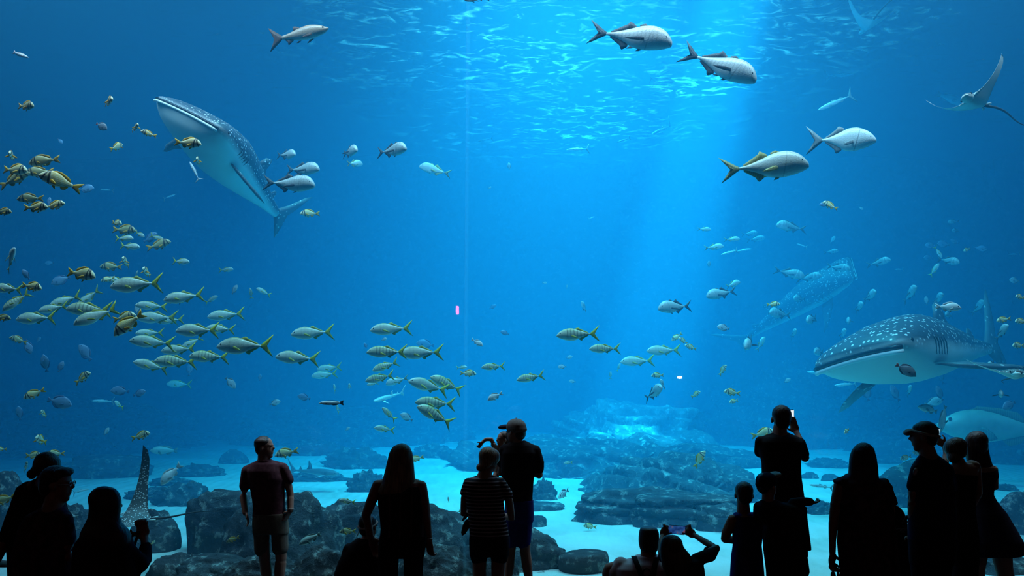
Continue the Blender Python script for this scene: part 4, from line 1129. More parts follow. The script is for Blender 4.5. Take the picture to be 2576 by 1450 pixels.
 ('stripe', 1667, 967, 34, 120, 30, 15.5, 'bright cyan banded disc beside the dark head-on jack'),
 ('jack', 1643, 990, 92, 50, 60, 14.5, 'dark jack coming head-on over the sunlit crest'),
 ('pork', 1818, 932, 34, 60, 20, 15.0, 'yellow fish pointing up above the far slope'),
 ('pork', 1842, 988, 46, 172, 10, 13.6, 'banded yellow fish left of the photographing man\'s head'),
 ('pork', 1750, 993, 32, 40, 40, 15.0, 'small banded fish in front of the far slope'),
 ('pork', 1846, 1010, 32, 190, 30, 14.6, 'small banded fish under the banded yellow one'),
 ('trev', 1556, 925, 26, 70, 20, 18.0, 'faint yellowish fish under the dim trevally'),
 ('trev', 1536, 945, 22, 90, 20, 18.0, 'faint fish over the sunlit crest'),
 # --- far shoal above the steep whale shark
 ('yjack', 1771, 577, 34, -3, 5, 18.5, 'cyan fish leading the far shoal at the light shaft'),
 ('yjack', 1841, 602, 40, 2, 5, 18.5, 'cyan fish second in the far shoal'),
 ('yjack', 1795, 622, 50, 6, 5, 18.0, 'bright cyan fish with a forked tail in the far shoal'),
 ('mack', 1836, 635, 46, 195, 0, 19.5, 'slim cyan fish under the far shoal'),
 ('mack', 1868, 630, 46, 10, 0, 20.5, 'slim dim fish under the far shoal, overlapping the slim cyan one'),
 ('jack', 1885, 588, 36, 5, 10, 21.0, 'dim round fish above the dim pair of the far shoal'),
 ('jack', 1900, 602, 42, 8, 10, 21.0, 'dim round fish at the right end of the far shoal'),
 ('grey', 1784, 665, 18, 95, 20, 20.0, 'speck of a fish below the far shoal'),
 ('jack', 1992, 572, 74, 172, 10, 16.5, 'dark jack alone above the steep whale shark'),
 ('pork', 2088, 518, 44, 155, 10, 13.6, 'yellow-green fish above the steep whale shark'),
 ('surg', 2071, 515, 22, 180, 10, 14.5, 'cyan disc at the nose of the yellow-green fish'),
 ('grey', 2166, 524, 14, -30, 0, 18.0, 'tiny cyan fish to the right of the yellow-green one'),
 ('grey', 2095, 603, 20, 60, 20, 21.0, 'faint small fish over the steep whale shark\'s snout'),
 ('jack', 2090, 633, 32, 5, 20, 20.0, 'small jack above the steep whale shark\'s snout'),
 ('mack', 2018, 618, 28, 160, 0, 20.0, 'small slim fish between the dark jack and the sunlit jack'),
 ('jack', 1984, 687, 68, -14, 10, 17.0, 'sunlit jack in front of the steep whale shark\'s back'),
 ('jack', 2034, 699, 58, 10, 45, 18.0, 'dim jack right of the sunlit jack'),
 ('jack', 2108, 673, 58, -18, 50, 18.0, 'dim jack crossing the steep whale shark\'s head'),
 ('jack', 2210, 661, 54, 15, 50, 17.5, 'jack turned to the window to the right of the steep whale shark\'s head'),
 ('pork', 1945, 766, 34, 2, 20, 14.5, 'bright green fish in front of the steep whale shark\'s body'),
 ('jack', 1960, 790, 74, 175, 40, 16.5, 'ghostly jack under the bright green fish'),
 ('jack', 2012, 752, 50, 180, 40, 18.5, 'ghostly jack above the steep whale shark\'s flank'),
 ('jack', 2042, 803, 64, 195, 50, 16.5, 'jack facing the window below the steep whale shark\'s flank'),
 ('jack', 2187, 746, 60, 80, 72, 16.5, 'head-on jack above the spotted whale shark, nearest the window'),
 ('jack', 2158, 774, 52, 88, 72, 16.5, 'head-on jack with a dark mouth left of the spotted whale shark\'s back'),
 ('jack', 2137, 806, 56, 200, 60, 17.0, 'ghostly jack above the spotted whale shark\'s snout'),
 ('jack', 2118, 842, 48, 90, 65, 17.0, 'ghostly upright jack at the spotted whale shark\'s snout'),
 ('jack', 1996, 841, 44, 95, 65, 17.5, 'upright pale jack left of the spotted whale shark'),
 ('jack', 2064, 886, 62, 180, 45, 16.5, 'jack facing the tip of the spotted whale shark\'s snout'),
 ('jack', 1888, 862, 100, 205, 55, 15.5, 'big ghostly jack coming towards the window over the far arch'),
 ('yjack', 1914, 866, 42, 60, 0, 17.0, 'sunlit fish behind the big ghostly jack'),
 ('jack', 2288, 742, 66, 88, 60, 16.5, 'dark jack nosing up behind the spotted whale shark'),
 ('jack', 2356, 755, 56, 85, 65, 17.0, 'dim jack behind the white-backed bream'),
 ('white', 2384, 773, 62, -5, 15, 12.2, 'white-backed bream over the spotted whale shark'),
 ('jack', 2385, 793, 44, 175, 50, 16.5, 'jack half hidden under the white-backed bream'),
 ('jack', 2458, 775, 56, 85, 60, 17.5, 'dim jack right of the white-backed bream'),
 ('grey', 2330, 757, 22, 90, 0, 17.0, 'greenish speck behind the spotted whale shark'),
 ('jack', 2516, 838, 68, 80, 55, 15.0, 'striped-looking jack rising at the tail of the spotted whale shark'),
 ('pork', 2524, 805, 40, 190, 10, 13.6, 'green fish above the rising jack'),
 ('pork', 2568, 809, 40, 180, 20, 13.4, 'green fish at the right edge, lower of two'),
 ('pork', 2568, 748, 36, 175, 20, 13.6, 'green fish at the right edge, upper of two'),
 ('pork', 2562, 870, 42, 180, 20, 13.6, 'dull green fish above the right-hand ray\'s wing'),
 ('jack', 2466, 880, 40, 180, 30, 17.0, 'ghostly jack under the spotted whale shark\'s fin'),
 ('jack', 2494, 917, 62, 195, 45, 14.5, 'dusky jack behind the right-hand ray'),
 ('jack', 2516, 992, 66, 175, 65, 14.0, 'olive jack head-on below the right-hand ray', 0, True),
 ('surg', 2540, 1019, 46, 200, 10, 15.5, 'dark disc-shaped fish below the olive jack'),
 ('redtail', 2279, 931, 56, -32, 10, 11.6, 'dusky disc-shaped fish in front of the spotted whale shark\'s belly'),
 ('surg', 2180, 989, 44, 100, 10, 16.0, 'dark round fish beneath the spotted whale shark\'s lower fin'),
 ('surg', 2252, 990, 48, 120, 10, 16.0, 'dark round fish beneath the spotted whale shark\'s belly'),
 ('jack', 2285, 985, 40, 90, 50, 16.5, 'dim jack touching the round fish beneath the belly'),
 ('surg', 2366, 945, 50, 110, 10, 19.5, 'dark fish behind the spotted whale shark\'s belly'),
 ('surg', 2364, 990, 44, 115, 10, 16.0, 'dark oval fish above the tangle of pale fish'),
 ('grey', 1980, 958, 20, 30, 0, 16.0, 'pale small fish left of the spotted whale shark\'s lower fin'),
 ('mack', 2130, 968, 62, 184, 0, 17.5, 'pale slender fish below the spotted whale shark\'s snout'),
 ('mack', 2060, 938, 60, 176, 0, 18.5, 'faint slender fish left of the spotted whale shark\'s chin'),
 ('group', 2336, 1030, 60, 165, 10, 15.0, 'pale fish in the tangle above the man in the visor'),
 ('group', 2372, 1052, 70, 250, 10, 15.5, 'grey fish diving in the tangle above the man in the visor'),
 ('grey', 2350, 1012, 46, 20, 10, 16.0, 'pale disc at the top of the tangle above the visor'),
 ('group', 2500, 1076, 270, 176, -6, 19.5, 'huge pale grouper behind the women at the right edge'),
 # --- upper right scatter
 ('jack', 2400, 558, 30, 185, 10, 19.0, 'dim fish, topmost of the right-hand scatter'),
 ('jack', 2405, 580, 30, 190, 30, 19.0, 'dim fish just under the topmost of the right-hand scatter'),
 ('surg', 2341, 618, 32, 178, 10, 18.0, 'pale disc heading the right-hand scatter'),
 ('surg', 2374, 614, 36, 175, 10, 18.0, 'dim disc behind the pale disc of the right-hand scatter'),
 ('surg', 2402, 608, 26, 160, 10, 18.5, 'dim disc at the rear of the row in the right-hand scatter'),
 ('surg', 2336, 649, 28, 178, 10, 18.5, 'faint disc below the row in the right-hand scatter'),
 ('jack', 2384, 656, 56, -30, 60, 16.0, 'large pale jack facing the window in the right-hand scatter', 0, True),
 ('trev', 2360, 634, 36, 300, 0, 16.5, 'slim yellowish fish diving past the large pale jack'),
 ('trev', 2350, 680, 40, 60, 20, 16.5, 'yellowish fish below the large pale jack'),
 ('pork', 2431, 629, 26, 200, 30, 16.0, 'small yellow fish of the right-hand scatter'),
 ('surg', 2466, 625, 32, -10, 10, 17.5, 'dim disc at the right of the small yellow fish'),
 ('grey', 2553, 706, 32, 175, 10, 16.5, 'pale fish near the right edge above the spotted whale shark'),
 ('mack', 2262, 678, 24, 180, 0, 21.0, 'faint slim fish left of the right-hand scatter'),
 ('mack', 2552, 640, 30, 180, 0, 22.0, 'faint slim fish at the right edge'),
 # --- low fish among the rocks
 ('pork', 1760, 1157, 52, 60, 5, 13.0, 'yellow banded porkfish in front of the layered reef slope'),
 ('pork', 1918, 1091, 60, 15, 5, 13.0, 'yellow fish at the photographing man\'s elbow'),
 ('pork', 2130, 1085, 30, 200, 40, 13.4, 'small yellow fish to the right of the raised phone'),
 ('stripe', 1420, 1242, 52, 205, 45, 13.6, 'black and white striped fish over the sand by the man in the cap'),
 ('group', 780, 1356, 60, 205, 5, 10.75, 'green grouper below the peaked boulder'),
 ('trev', 874, 1262, 44, 172, 5, 11.0, 'yellow-green fish on top of the peaked boulder'),
 ('darkpork', 875, 1338, 42, 180, 10, 10.75, 'olive fish in front of the peaked boulder'),
 ('pork', 1484, 1325, 36, 172, 5, 13.6, 'yellow fish at the base of the layered ledge'),
 ('trev', 1147, 1292, 28, 205, 5, 12.6, 'olive fish over the sand beside the striped shirt'),
 ('trev', 1128, 1258, 16, 95, 5, 13.6, 'tiny olive fish over the sand beside the striped shirt'),
 ('white', 1364, 1444, 34, 175, 10, 10.9, 'white rounded fish at the bottom by the cap man\'s legs'),
 ('darkpork', 586, 1358, 34, 200, 5, 10.7, 'brownish fish over the tall square boulder'),
 ('trev', 1430, 1165, 24, 182, 5, 15.0, 'faint fish in front of the reef slope'),
 ('pork', 2279, 1152, 34, 190, 10, 14.5, 'green fish between the ruffled dress and the visor'),
 ('pork', 2305, 1142, 26, 160, 20, 15.0, 'small green fish beside the visor man\'s neck'),
 ('pork', 385, 1366, 18, 40, 20, 12.0, 'tiny yellow fish by the raised hand'),
 ('stripe', 180, 1298, 34, 160, 30, 10.9, 'striped fish behind the bespectacled man\'s collar'),
 ('white', 322, 1296, 36, 170, 20, 12.4, 'pale fish at the left wing of the spotted ray'),
]
for r_ in FL:
    var, px, py, size, ang, yaw, Y, lab = r_[:8]
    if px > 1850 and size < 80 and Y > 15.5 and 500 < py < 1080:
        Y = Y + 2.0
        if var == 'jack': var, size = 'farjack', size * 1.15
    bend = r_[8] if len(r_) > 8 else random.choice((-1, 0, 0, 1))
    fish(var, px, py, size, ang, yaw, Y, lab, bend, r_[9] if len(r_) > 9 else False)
# ------------------------------------------------------------------ sharks and rays
def spotted_skin(name, back, belly, spot, sc=34.0, zcut=(-0.012, 0.012), size=0.24, squash=(1, 1, 1)):
    k = NT(name)
    tc = k.n('ShaderNodeTexCoord')
    sp = k.n('ShaderNodeSeparateXYZ'); k.l(tc.outputs['Object'], sp.inputs[0])
    mp = k.n('ShaderNodeMapping'); mp.inputs['Scale'].default_value = squash; k.l(tc.outputs['Object'], mp.inputs['Vector'])
    vo = k.n('ShaderNodeTexVoronoi', Scale=sc, Randomness=0.7); k.l(mp.outputs[0], vo.inputs['Vector'])
    rs = k.ramp(vo.outputs['Distance'], [(size - 0.05, (1, 1, 1)), (size + 0.05, (0, 0, 0))])
    m1 = k.n('ShaderNodeMix', _data_type='RGBA'); k.l(rs.outputs[0], m1.inputs[0]); m1.inputs[6].default_value = (*back, 1); m1.inputs[7].default_value = (*spot, 1)
    nz = k.n('ShaderNodeTexNoise', Scale=9.0, Detail=3.0); k.l(tc.outputs['Object'], nz.inputs['Vector'])
    ma = k.n('ShaderNodeMath', _operation='MULTIPLY_ADD'); ma.inputs[1].default_value = 0.02; k.l(nz.outputs['Fac'], ma.inputs[0]); k.l(sp.outputs[2], ma.inputs[2])
    mr = k.n('ShaderNodeMapRange'); mr.inputs[1].default_value = zcut[0] + 0.01; mr.inputs[2].default_value = zcut[1] + 0.01; k.l(ma.outputs[0], mr.inputs[0])
    m2 = k.n('ShaderNodeMix', _data_type='RGBA'); k.l(mr.outputs[0], m2.inputs[0]); m2.inputs[6].default_value = (*belly, 1); k.l(m1.outputs[2], m2.inputs[7])
    p = k.n('ShaderNodeBsdfPrincipled', Roughness=0.5); p.inputs['Specular IOR Level'].default_value = 0.35
    n2 = k.n('ShaderNodeTexNoise', Scale=90.0, Detail=3.0); k.l(tc.outputs['Object'], n2.inputs['Vector'])
    bp = k.n('ShaderNodeBump', Strength=0.2, Distance=0.01); k.l(n2.outputs['Fac'], bp.inputs['Height']); k.l(bp.outputs[0], p.inputs['Normal'])
    k.l(m2.outputs[2], p.inputs['Base Color']); k.l(p.outputs[0], k.out.inputs['Surface'])
    return k.m


def shark_rings(x, w, up, lo, nt=40, na=28, flat=0.8):
    ts = np.linspace(0, 1, nt) ** 1.5
    W_ = smooth_interp(ts, w, 1); U = smooth_interp(ts, up, 1); Lo = smooth_interp(ts, lo, 1)
    V = []; F = []
    for i in range(nt):
        xx = 0.5 + (x - 0.5) * ts[i]
        zc = 0.0
        for j in range(na):
            a = 2 * math.pi * j / na
            c, s = math.cos(a), math.sin(a)
            y = W_[i] * math.copysign(abs(c) ** flat, c)
            z = (U[i] if s > 0 else -Lo[i]) * math.copysign(abs(s) ** 0.95, s)
            V.append((xx, y, z))
    for i in range(nt - 1):
        for j in range(na):
            b = (j + 1) % na
            F.append((i * na + j, i * na + b, (i + 1) * na + b, (i + 1) * na + j))
    V.append((0.503, 0, 0)); c = len(V) - 1
    for j in range(na): F.append((c, (j + 1) % na, j))
    V.append((x - 0.004, 0, 0)); c = len(V) - 1
    for j in range(na): F.append((c, (nt - 1) * na + j, (nt - 1) * na + (j + 1) % na))
    return V, F


def tube(pts, rad, n=8):
    V = []; F = []
    P = [Vector(p) for p in pts]
    for i, p in enumerate(P):
        d = (P[min(i + 1, len(P) - 1)] - P[max(i - 1, 0)]).normalized()
        u = d.cross(Vector((0, 0, 1)))
        if u.length < 1e-3: u = d.cross(Vector((1, 0, 0)))
        u.normalize(); v = d.cross(u)
        r = rad[i] if isinstance(rad, (list, tuple)) else rad
        for j in range(n):
            a = 2 * math.pi * j / n
            V.append(p + u * r * math.cos(a) + v * r * math.sin(a))
    for i in range(len(P) - 1):
        for j in range(n):
            b = (j + 1) % n
            F.append((i * n + j, i * n + b, (i + 1) * n + b, (i + 1) * n + j))
    V.append(P[0]); c = len(V) - 1
    for j in range(n): F.append((c, (j + 1) % n, j))
    V.append(P[-1]); c = len(V) - 1
    for j in range(n): F.append((c, (len(P) - 1) * n + j, (len(P) - 1) * n + (j + 1) % n))
    return V, F


def basis(S, T, lat=None, up=None):
    """Object axes from the snout S and tail base T, and either a picture vector for the sideways axis or an upward hint."""
    h = (S - T).normalized()
    if lat is not None:
        ax, az = lat
        l = Vector((ax, -(ax * h.x + az * h.z) / h.y, az)).normalized()
        u = h.cross(l)
        if u.z < 0: l = -l; u = -u
    else:
        l = Vector(up).cross(h).normalized(); u = h.cross(l)
    l = u.cross(h)
    return h, l, u


def shark(name, S, T, label, cat, prof, skin_m, fin_m, lat=None, up=None, pect=(0.17, 0.075, -0.05), dors=1.0, mouth=True, bend=0.0, group=None, tail=1.0):
    h, l, u = basis(S, T, lat, up)
    L = (S - T).length / 0.84
    M = Matrix((h, l, u)).transposed().to_4x4()
    M = Matrix.Translation(S - h * 0.5 * L) @ M @ Matrix.Scale(L, 4)
    o = empty(name, S, label, cat, group)
    o.matrix_world = M

    def part(nm, geo, m):
        V, F = geo
        V = [(v[0], v[1] + bend * (0.5 - v[0]) ** 2, v[2]) for v in V]
        me = make_mesh(nm, V, F, m)
        c = bpy.data.objects.new(nm, me); COL.objects.link(c); c.parent = o
        return c
    w, upp, loo = prof
    b = part('body', shark_rings(-0.34, w, upp, loo), skin_m)
    pl_, pc, pz = pect
    wr = float(np.interp(0.24 / 0.84, [p[0] for p in w], [p[1] for p in w]))
    for s in (1, -1):
        outl = [(0, 0.5), (0.3, 0.36), (0.7, 0.0), (1.0, -0.55), (0.92, -0.62), (0.6, -0.45), (0.3, -0.45), (0, -0.5)]
        part('pectoral_fin', fin_sheet(outl, 0.10, lambda a, c, t, s=s: (0.26 + c * pc * 1.2 - a * 0.05, s * (wr * 0.85 + a * pl_), pz - a * pl_ * 0.35 + t * pc)), fin_m)
    uz = lambda x_: float(np.interp((0.5 - x_) / 0.84, [p[0] for p in upp], [p[1] for p in upp]))
    d = dors
    part('dorsal_fin', fin_sheet([(0.0, uz(0) - 0.012), (-0.035, uz(0) + 0.055 * d), (-0.075, uz(-.07) + 0.085 * d), (-0.085, uz(-.08) + 0.075 * d), (-0.085, uz(-.085) + 0.02), (-0.12, uz(-.12) - 0.01)], 0.007, lambda a, c, t: (a, t, c)), skin_m)
    part('second_dorsal_fin', fin_sheet([(-0.20, uz(-.20) - 0.006), (-0.225, uz(-.22) + 0.03 * d), (-0.245, uz(-.24) + 0.034 * d), (-0.26, uz(-.26) - 0.004)], 0.005, lambda a, c, t: (a, t, c)), skin_m)
    part('tail_fin', fin_sheet([(-0.32, 0.012), (-0.38, 0.07 * tail), (-0.46, 0.17 * tail), (-0.50, 0.20 * tail), (-0.455, 0.10 * tail), (-0.41, 0.02), (-0.43, -0.06 * tail), (-0.445, -0.10 * tail), (-0.38, -0.05 * tail), (-0.32, -0.014)], 0.008, lambda a, c, t: (a, t, c)), fin_m)
    for s in (1, -1):
        xe = 0.455; we = float(np.interp((0.5 - xe) / 0.84, [p[0] for p in w], [p[1] for p in w]))
        part('eye', ball((xe, s * we * 0.97, 0.004), 0.006, 6), M_EYE)
    if mouth:
        ys = np.linspace(-1, 1, 25)
        wm = 0.87
        tw = [p[0] for p in w]; ww = [p[1] for p in w]

        def front(y):
            y = abs(y)
            return 0.504 if y <= ww[0] else 0.502 - 0.84 * float(np.interp(y, ww[:3], tw[:3]))
        arc = [(front(y * ww[2] * wm), y * ww[2] * wm * 1.01, -0.004 - 0.006 * (y * y)) for y in ys]
        part('mouth', tube(arc, 0.0055), M_EYE)
        arc2 = [(a, b_, c - 0.010) for a, b_, c in arc]
        part('lower_lip', tube(arc2, 0.0055), fin_m if False else M_LIP)
    for s in (1, -1):
        for g in range(5):
            xg = 0.315 - 0.022 * g
            wg = float(np.interp((0.5 - xg) / 0.84, [p[0] for p in w], [p[1] for p in w]))
            part('gill_slit', tube([(xg, s * wg * 1.0, 0.02), (xg - 0.004, s * wg * 1.005, 0.0), (xg, s * wg * 0.96, -0.03)], [0.0008, 0.002, 0.0008], 6), M_EYE)
    return o


M_LIP = mat_plain('pale_lip', (0.72, 0.76, 0.74), 0.5)
M_WHALE = spotted_skin('whale_shark_skin', (0.05, 0.075, 0.10), (0.66, 0.70, 0.66), (0.62, 0.66, 0.66), 72.0, (-0.02, 0.010), 0.26, (0.8, 1.2, 1.0))
M_WHALEFIN = spotted_skin('whale_shark_fin', (0.08, 0.11, 0.13), (0.16, 0.20, 0.22), (0.5, 0.55, 0.55), 40.0, (-0.3, -0.2), 0.18)
WS = ([(0, 0.098), (0.015, 0.112), (0.07, 0.122), (0.2, 0.112), (0.35, 0.097), (0.5, 0.078), (0.7, 0.048), (0.85, 0.026), (1, 0.012)],
      [(0, 0.014), (0.03, 0.036), (0.08, 0.052), (0.2, 0.080), (0.35, 0.098), (0.5, 0.090), (0.7, 0.062), (0.85, 0.035), (1, 0.018)],
      [(0, -0.014), (0.03, -0.040), (0.08, -0.056), (0.2, -0.072), (0.35, -0.078), (0.5, -0.068), (0.7, -0.046), (0.85, -0.028), (1, -0.016)])
WA = ([(t, w_ * (1.62 - 0.45 * t)) for t, w_ in WS[0]], [(t, u_ * 1.05) for t, u_ in WS[1]], [(t, l_ * 1.5) for t, l_ in WS[2]])
shark('whale_shark', at(472, 279, 12.6), at(696, 536, 15.9), 'whale shark rising at the upper left with its pale belly and wide mouth showing', 'shark', WA, M_WHALE, M_WHALEFIN,
      lat=(193, -104), group='whale sharks')
shark('whale_shark', at(2150, 893, 13.6), at(2485, 878, 17.6), 'spotted whale shark with white belly, above the woman in the ruffled dress', 'shark', WS, M_WHALE, M_WHALEFIN,
      lat=(134, 50), group='whale sharks')
shark('whale_shark', at(2142, 672, 23.0), at(1880, 850, 25.5), 'dim whale shark pointing steeply upward behind a cloud of jacks', 'shark', WS, M_WHALE, M_WHALEFIN,
      up=(-0.75, -0.35, 0.5), group='whale sharks')
RS = ([(0, 0.018), (0.03, 0.035), (0.1, 0.052), (0.25, 0.062), (0.45, 0.06), (0.7, 0.036), (0.85, 0.02), (1, 0.010)],
      [(0, 0.010), (0.03, 0.020), (0.1, 0.038), (0.25, 0.055), (0.45, 0.058), (0.7, 0.036), (0.85, 0.022), (1, 0.014)],
      [(0, -0.008), (0.03, -0.018), (0.1, -0.036), (0.25, -0.05), (0.45, -0.052), (0.7, -0.032), (0.85, -0.02), (1, -0.012)])
M_REEFSH = skin('reef_shark_skin', (0.12, 0.14, 0.15), (0.18, 0.20, 0.21), (0.5, 0.52, 0.52), (-0.06, 0.05))
M_REEFSH2 = skin('pale_reef_shark_skin', (0.50, 0.54, 0.52), (0.62, 0.66, 0.64), (0.8, 0.8, 0.78), (-0.06, 0.05))
shark('reef_shark', at(852, 1192, 18.5), at(742, 1184, 18.9), 'dark reef shark with a tall back fin cruising over the sand', 'shark', RS, M_REEFSH, M_REEFSH, up=(0, 0, 1), pect=(0.13, 0.06, -0.03), dors=1.7, mouth=False, group='reef sharks')
shark('reef_shark', at(940, 1010, 17.0), at(1008, 990, 17.5), 'small bright cyan shark among the central trevally', 'shark', RS, M_REEFSH2, M_REEFSH2, up=(0.1, -0.3, 1), pect=(0.16, 0.06, -0.03), dors=1.3, mouth=False, group='reef sharks')
shark('reef_shark', at(1640, 338, 26.0), at(1683, 318, 26.5), 'distant dark shark with an upright tail, seen in the light shaft', 'shark', RS, M_REEFSH, M_REEFSH, up=(0, 0, 1), pect=(0.13, 0.06, -0.03), dors=0.7, mouth=False, group='reef sharks', tail=1.6)


def ray(px, py, Y, width, h, up, lifts, label, top_m, bot_m, tail_len=1.5, group='eagle rays'):
    """WIDTH: wing span in metres; LIFTS: how far each wing is raised (left, right)."""
    h = Vector(h).normalized(); l = Vector(up).cross(h).normalized(); u = h.cross(l)
    M = Matrix.Translation(at(px, py, Y)) @ Matrix((h, l, u)).transposed().to_4x4() @ Matrix.Scale(width, 4)
    o = empty('eagle_ray', at(px, py, Y), label, 'ray', group)
    o.matrix_world = M
    ns, nc = 41, 15

    def surf(s, t):                      # s -1..1 across, t 0..1 front to back
        a = abs(s)
        xl = 0.20 - 0.30 * a ** 1.35 - 0.05 * math.sin(math.pi * a)
        xt = -0.19 + 0.085 * math.sin(math.pi * min(1, a * 1.15)) * (1 - 0.3 * a) - 0.0 * a
        xt = xt + (-0.10 + 0.19) * a ** 3 * 0.6
        if a > 0.999: xt = xl - 0.004
        xx = xl + (min(xt, xl - 0.004) - xl) * t
        L_ = lifts[0] if s > 0 else lifts[1]
        z = L_ * (0.5 * a ** 1.6)
        y = 0.5 * (s if True else 0) * math.cos(min(1.0, abs(L_)) * 0.75 * a)
        return xx, y, z
    Vt = []; Vb = []
    for i in range(ns):
        s = -1 + 2 * i / (ns - 1)
        for j in range(nc):
            t = j / (nc - 1)
            x, y, z = surf(s, t)
            th = (0.055 * math.exp(-(s / 0.22) ** 2) + 0.014 * (1 - abs(s))) * math.sin(math.pi * min(1, t ** 0.7)) + 0.0008
            Vt.append((x, y, z + th)); Vb.append((x, y, z - th * 0.75))
    n = len(Vt)
    V = Vt + Vb; F = []; I = []
    for i in range(ns - 1):
        for j in range(nc - 1):
            a = i * nc + j
            F.append((a, a + nc, a + nc + 1, a + 1)[::-1]); I.append(0)
            F.append((n + a, n + a + nc, n + a + nc + 1, n + a + 1)); I.append(1)
    rim = [i * nc for i in range(ns)] + [(ns - 1) * nc + j for j in range(1, nc)] + [i * nc + nc - 1 for i in range(ns - 2, -1, -1)] + [j for j in range(nc - 2, 0, -1)]
    for q in range(len(rim)):
        a, b = rim[q], rim[(q + 1) % len(rim)]
        F.append((a, b, n + b, n + a)[::-1]); I.append(1)

    def part(nm, V, F, mats, I=None):
        me = make_mesh(nm, V, F)
        for m in mats: me.materials.append(m)
        if I: me.polygons.foreach_set('material_index', I)
        c = bpy.data.objects.new(nm, me); COL.objects.link(c); c.parent = o
        return c
    part('body', V, F, [top_m, bot_m], I)
    hv, hf = ball((0.205, 0, 0.012), 0.062, 12, (1.35, 0.95, 0.72))
    hi = [0 if sum(hv[i][2] for i in f) / len(f) > 0.006 else 1 for f in hf]
    part('head', hv, hf, [top_m, bot_m], hi)
    bv, bf = ball((0.285, 0, -0.002), 0.036, 8, (1.3, 1.2, 0.45))
    part('snout', bv, bf, [bot_m])
    for s in (1, -1):
        v, f = ball((0.225, s * 0.057, 0.02), 0.011, 6); part('eye', v, f, [M_EYE])
        v, f = fin_sheet([(-0.15, 0.0), (-0.21, 0.03), (-0.25, 0.035), (-0.235, 0.0)], 0.006, lambda a, c, t, s=s: (a, s * (0.02 + c), t)); part('pelvic_fin', v, f, [bot_m])
    tl = [(-0.18 - tail_len * q / 14, 0.03 * math.sin(q * 0.5), 0.01 * q / 14 - 0.03 * (q / 14) ** 2) for q in range(15)]
    v, f = tube(tl, [0.014 * (1 - q / 15) + 0.0015 for q in range(15)]); part('tail', v, f, [M_RAYTAIL])
    return o


M_RAYTAIL = mat_plain('ray_tail', (0.05, 0.05, 0.055), 0.6)
M_RAYTOP = spotted_skin('spotted_ray_back', (0.11, 0.12, 0.12), (0.11, 0.12, 0.12), (0.80, 0.82, 0.80), 40.0, (-9, -8), 0.30)
M_RAYBOT = mat_plain('ray_belly', (0.62, 0.66, 0.60), 0.55, 0.08, 6)
ray(2458, 258, 12.2, 1.5, (-0.80, -0.60, -0.02), (-0.42, 0.50, 1), (0.55, 1.0), 'spotted eagle ray with one wing raised at the upper right', M_RAYTOP, M_RAYBOT)
ray(2186, 62, 17.0, 1.25, (-0.06, 1.0, -0.10), (0.05, -0.05, 1), (0.8, 0.6), 'far eagle ray near the surface with both wing tips up', M_RAYTOP, M_RAYBOT)
ray(2552, 944, 11.8, 1.3, (-0.45, -0.88, 0.05), (0.18, 0.25, 1), (0.35, 0.35), 'pale-bellied eagle ray cut by the right edge', M_RAYTOP, M_RAYBOT)
ray(338, 1312, 11.0, 1.2, (-0.95, -0.1, -0.12), (0.1, -0.25, 1), (0.3, 1.5), 'spotted eagle ray gliding low beside the woman with the raised hand', M_RAYTOP, M_RAYBOT, 0.75)
# remora that hangs under the upper whale shark
fish('mack', 490, 432, 58, 118, 0, 12.6, 'white remora slanting beneath the upper whale shark')
# ------------------------------------------------------------------ visitors
def ell(c, ax, n=12):
    """Closed ellipsoid: centre C, three half-axis vectors AX."""
    V = []; F = []; m = 2 * n
    for i in range(n + 1):
        t = math.pi * i / n
        for j in range(m):
            p = 2 * math.pi * j / m
            V.append(c + ax[0] * (math.sin(t) * math.cos(p)) + ax[1] * (math.sin(t) * math.sin(p)) + ax[2] * math.cos(t))
    for i in range(n):
        for j in range(m):
            F.append((i * m + j, (i + 1) * m + j, (i + 1) * m + (j + 1) % m, i * m + (j + 1) % m))
    return V, F


def voxel(name, geos, mat, size, smooth=3, parent=None):
    """One continuous closed surface around overlapping closed shapes."""
    V, F, _ = join([(g, 0) for g in geos])
    me = make_mesh('tmp', V, F)
    o = bpy.data.objects.new('tmp', me); COL.objects.link(o)
    m = o.modifiers.new('r', 'REMESH'); m.mode = 'VOXEL'; m.voxel_size = size; m.adaptivity = 0.0
    if smooth:
        s = o.modifiers.new('s', 'SMOOTH'); s.factor = 0.5; s.iterations = smooth
    dg = bpy.context.evaluated_depsgraph_get()
    me2 = bpy.data.meshes.new_from_object(o.evaluated_get(dg), depsgraph=dg)
    bpy.data.objects.remove(o); bpy.data.meshes.remove(me)
    me2.name = name
    me2.materials.clear(); me2.materials.append(mat)
    me2.shade_smooth()
    return link(name, me2, parent)


SKIN_M = mat_plain('skin', (0.36, 0.22, 0.16), 0.55, 0.06, 30)


def hair_mat(name, col):
    k = NT(name)
    tc = k.n('ShaderNodeTexCoord')
    mp = k.n('ShaderNodeMapping'); mp.inputs['Scale'].default_value = (38, 38, 2.2); k.l(tc.outputs['Object'], mp.inputs['Vector'])
    nz = k.n('ShaderNodeTexNoise', Scale=2.2, Detail=4.0); k.l(mp.outputs[0], nz.inputs['Vector'])
    r = k.ramp(nz.outputs['Fac'], [(0.35, tuple(c * 0.45 for c in col)), (0.65, col)])
    p = k.n('ShaderNodeBsdfPrincipled', Roughness=0.45)
    b = k.n('ShaderNodeBump', Strength=0.6, Distance=0.01); k.l(nz.outputs['Fac'], b.inputs['Height']); k.l(b.outputs[0], p.inputs['Normal'])
    k.l(r.outputs[0], p.inputs['Base Color']); k.l(p.outputs[0], k.out.inputs['Surface'])
    return k.m


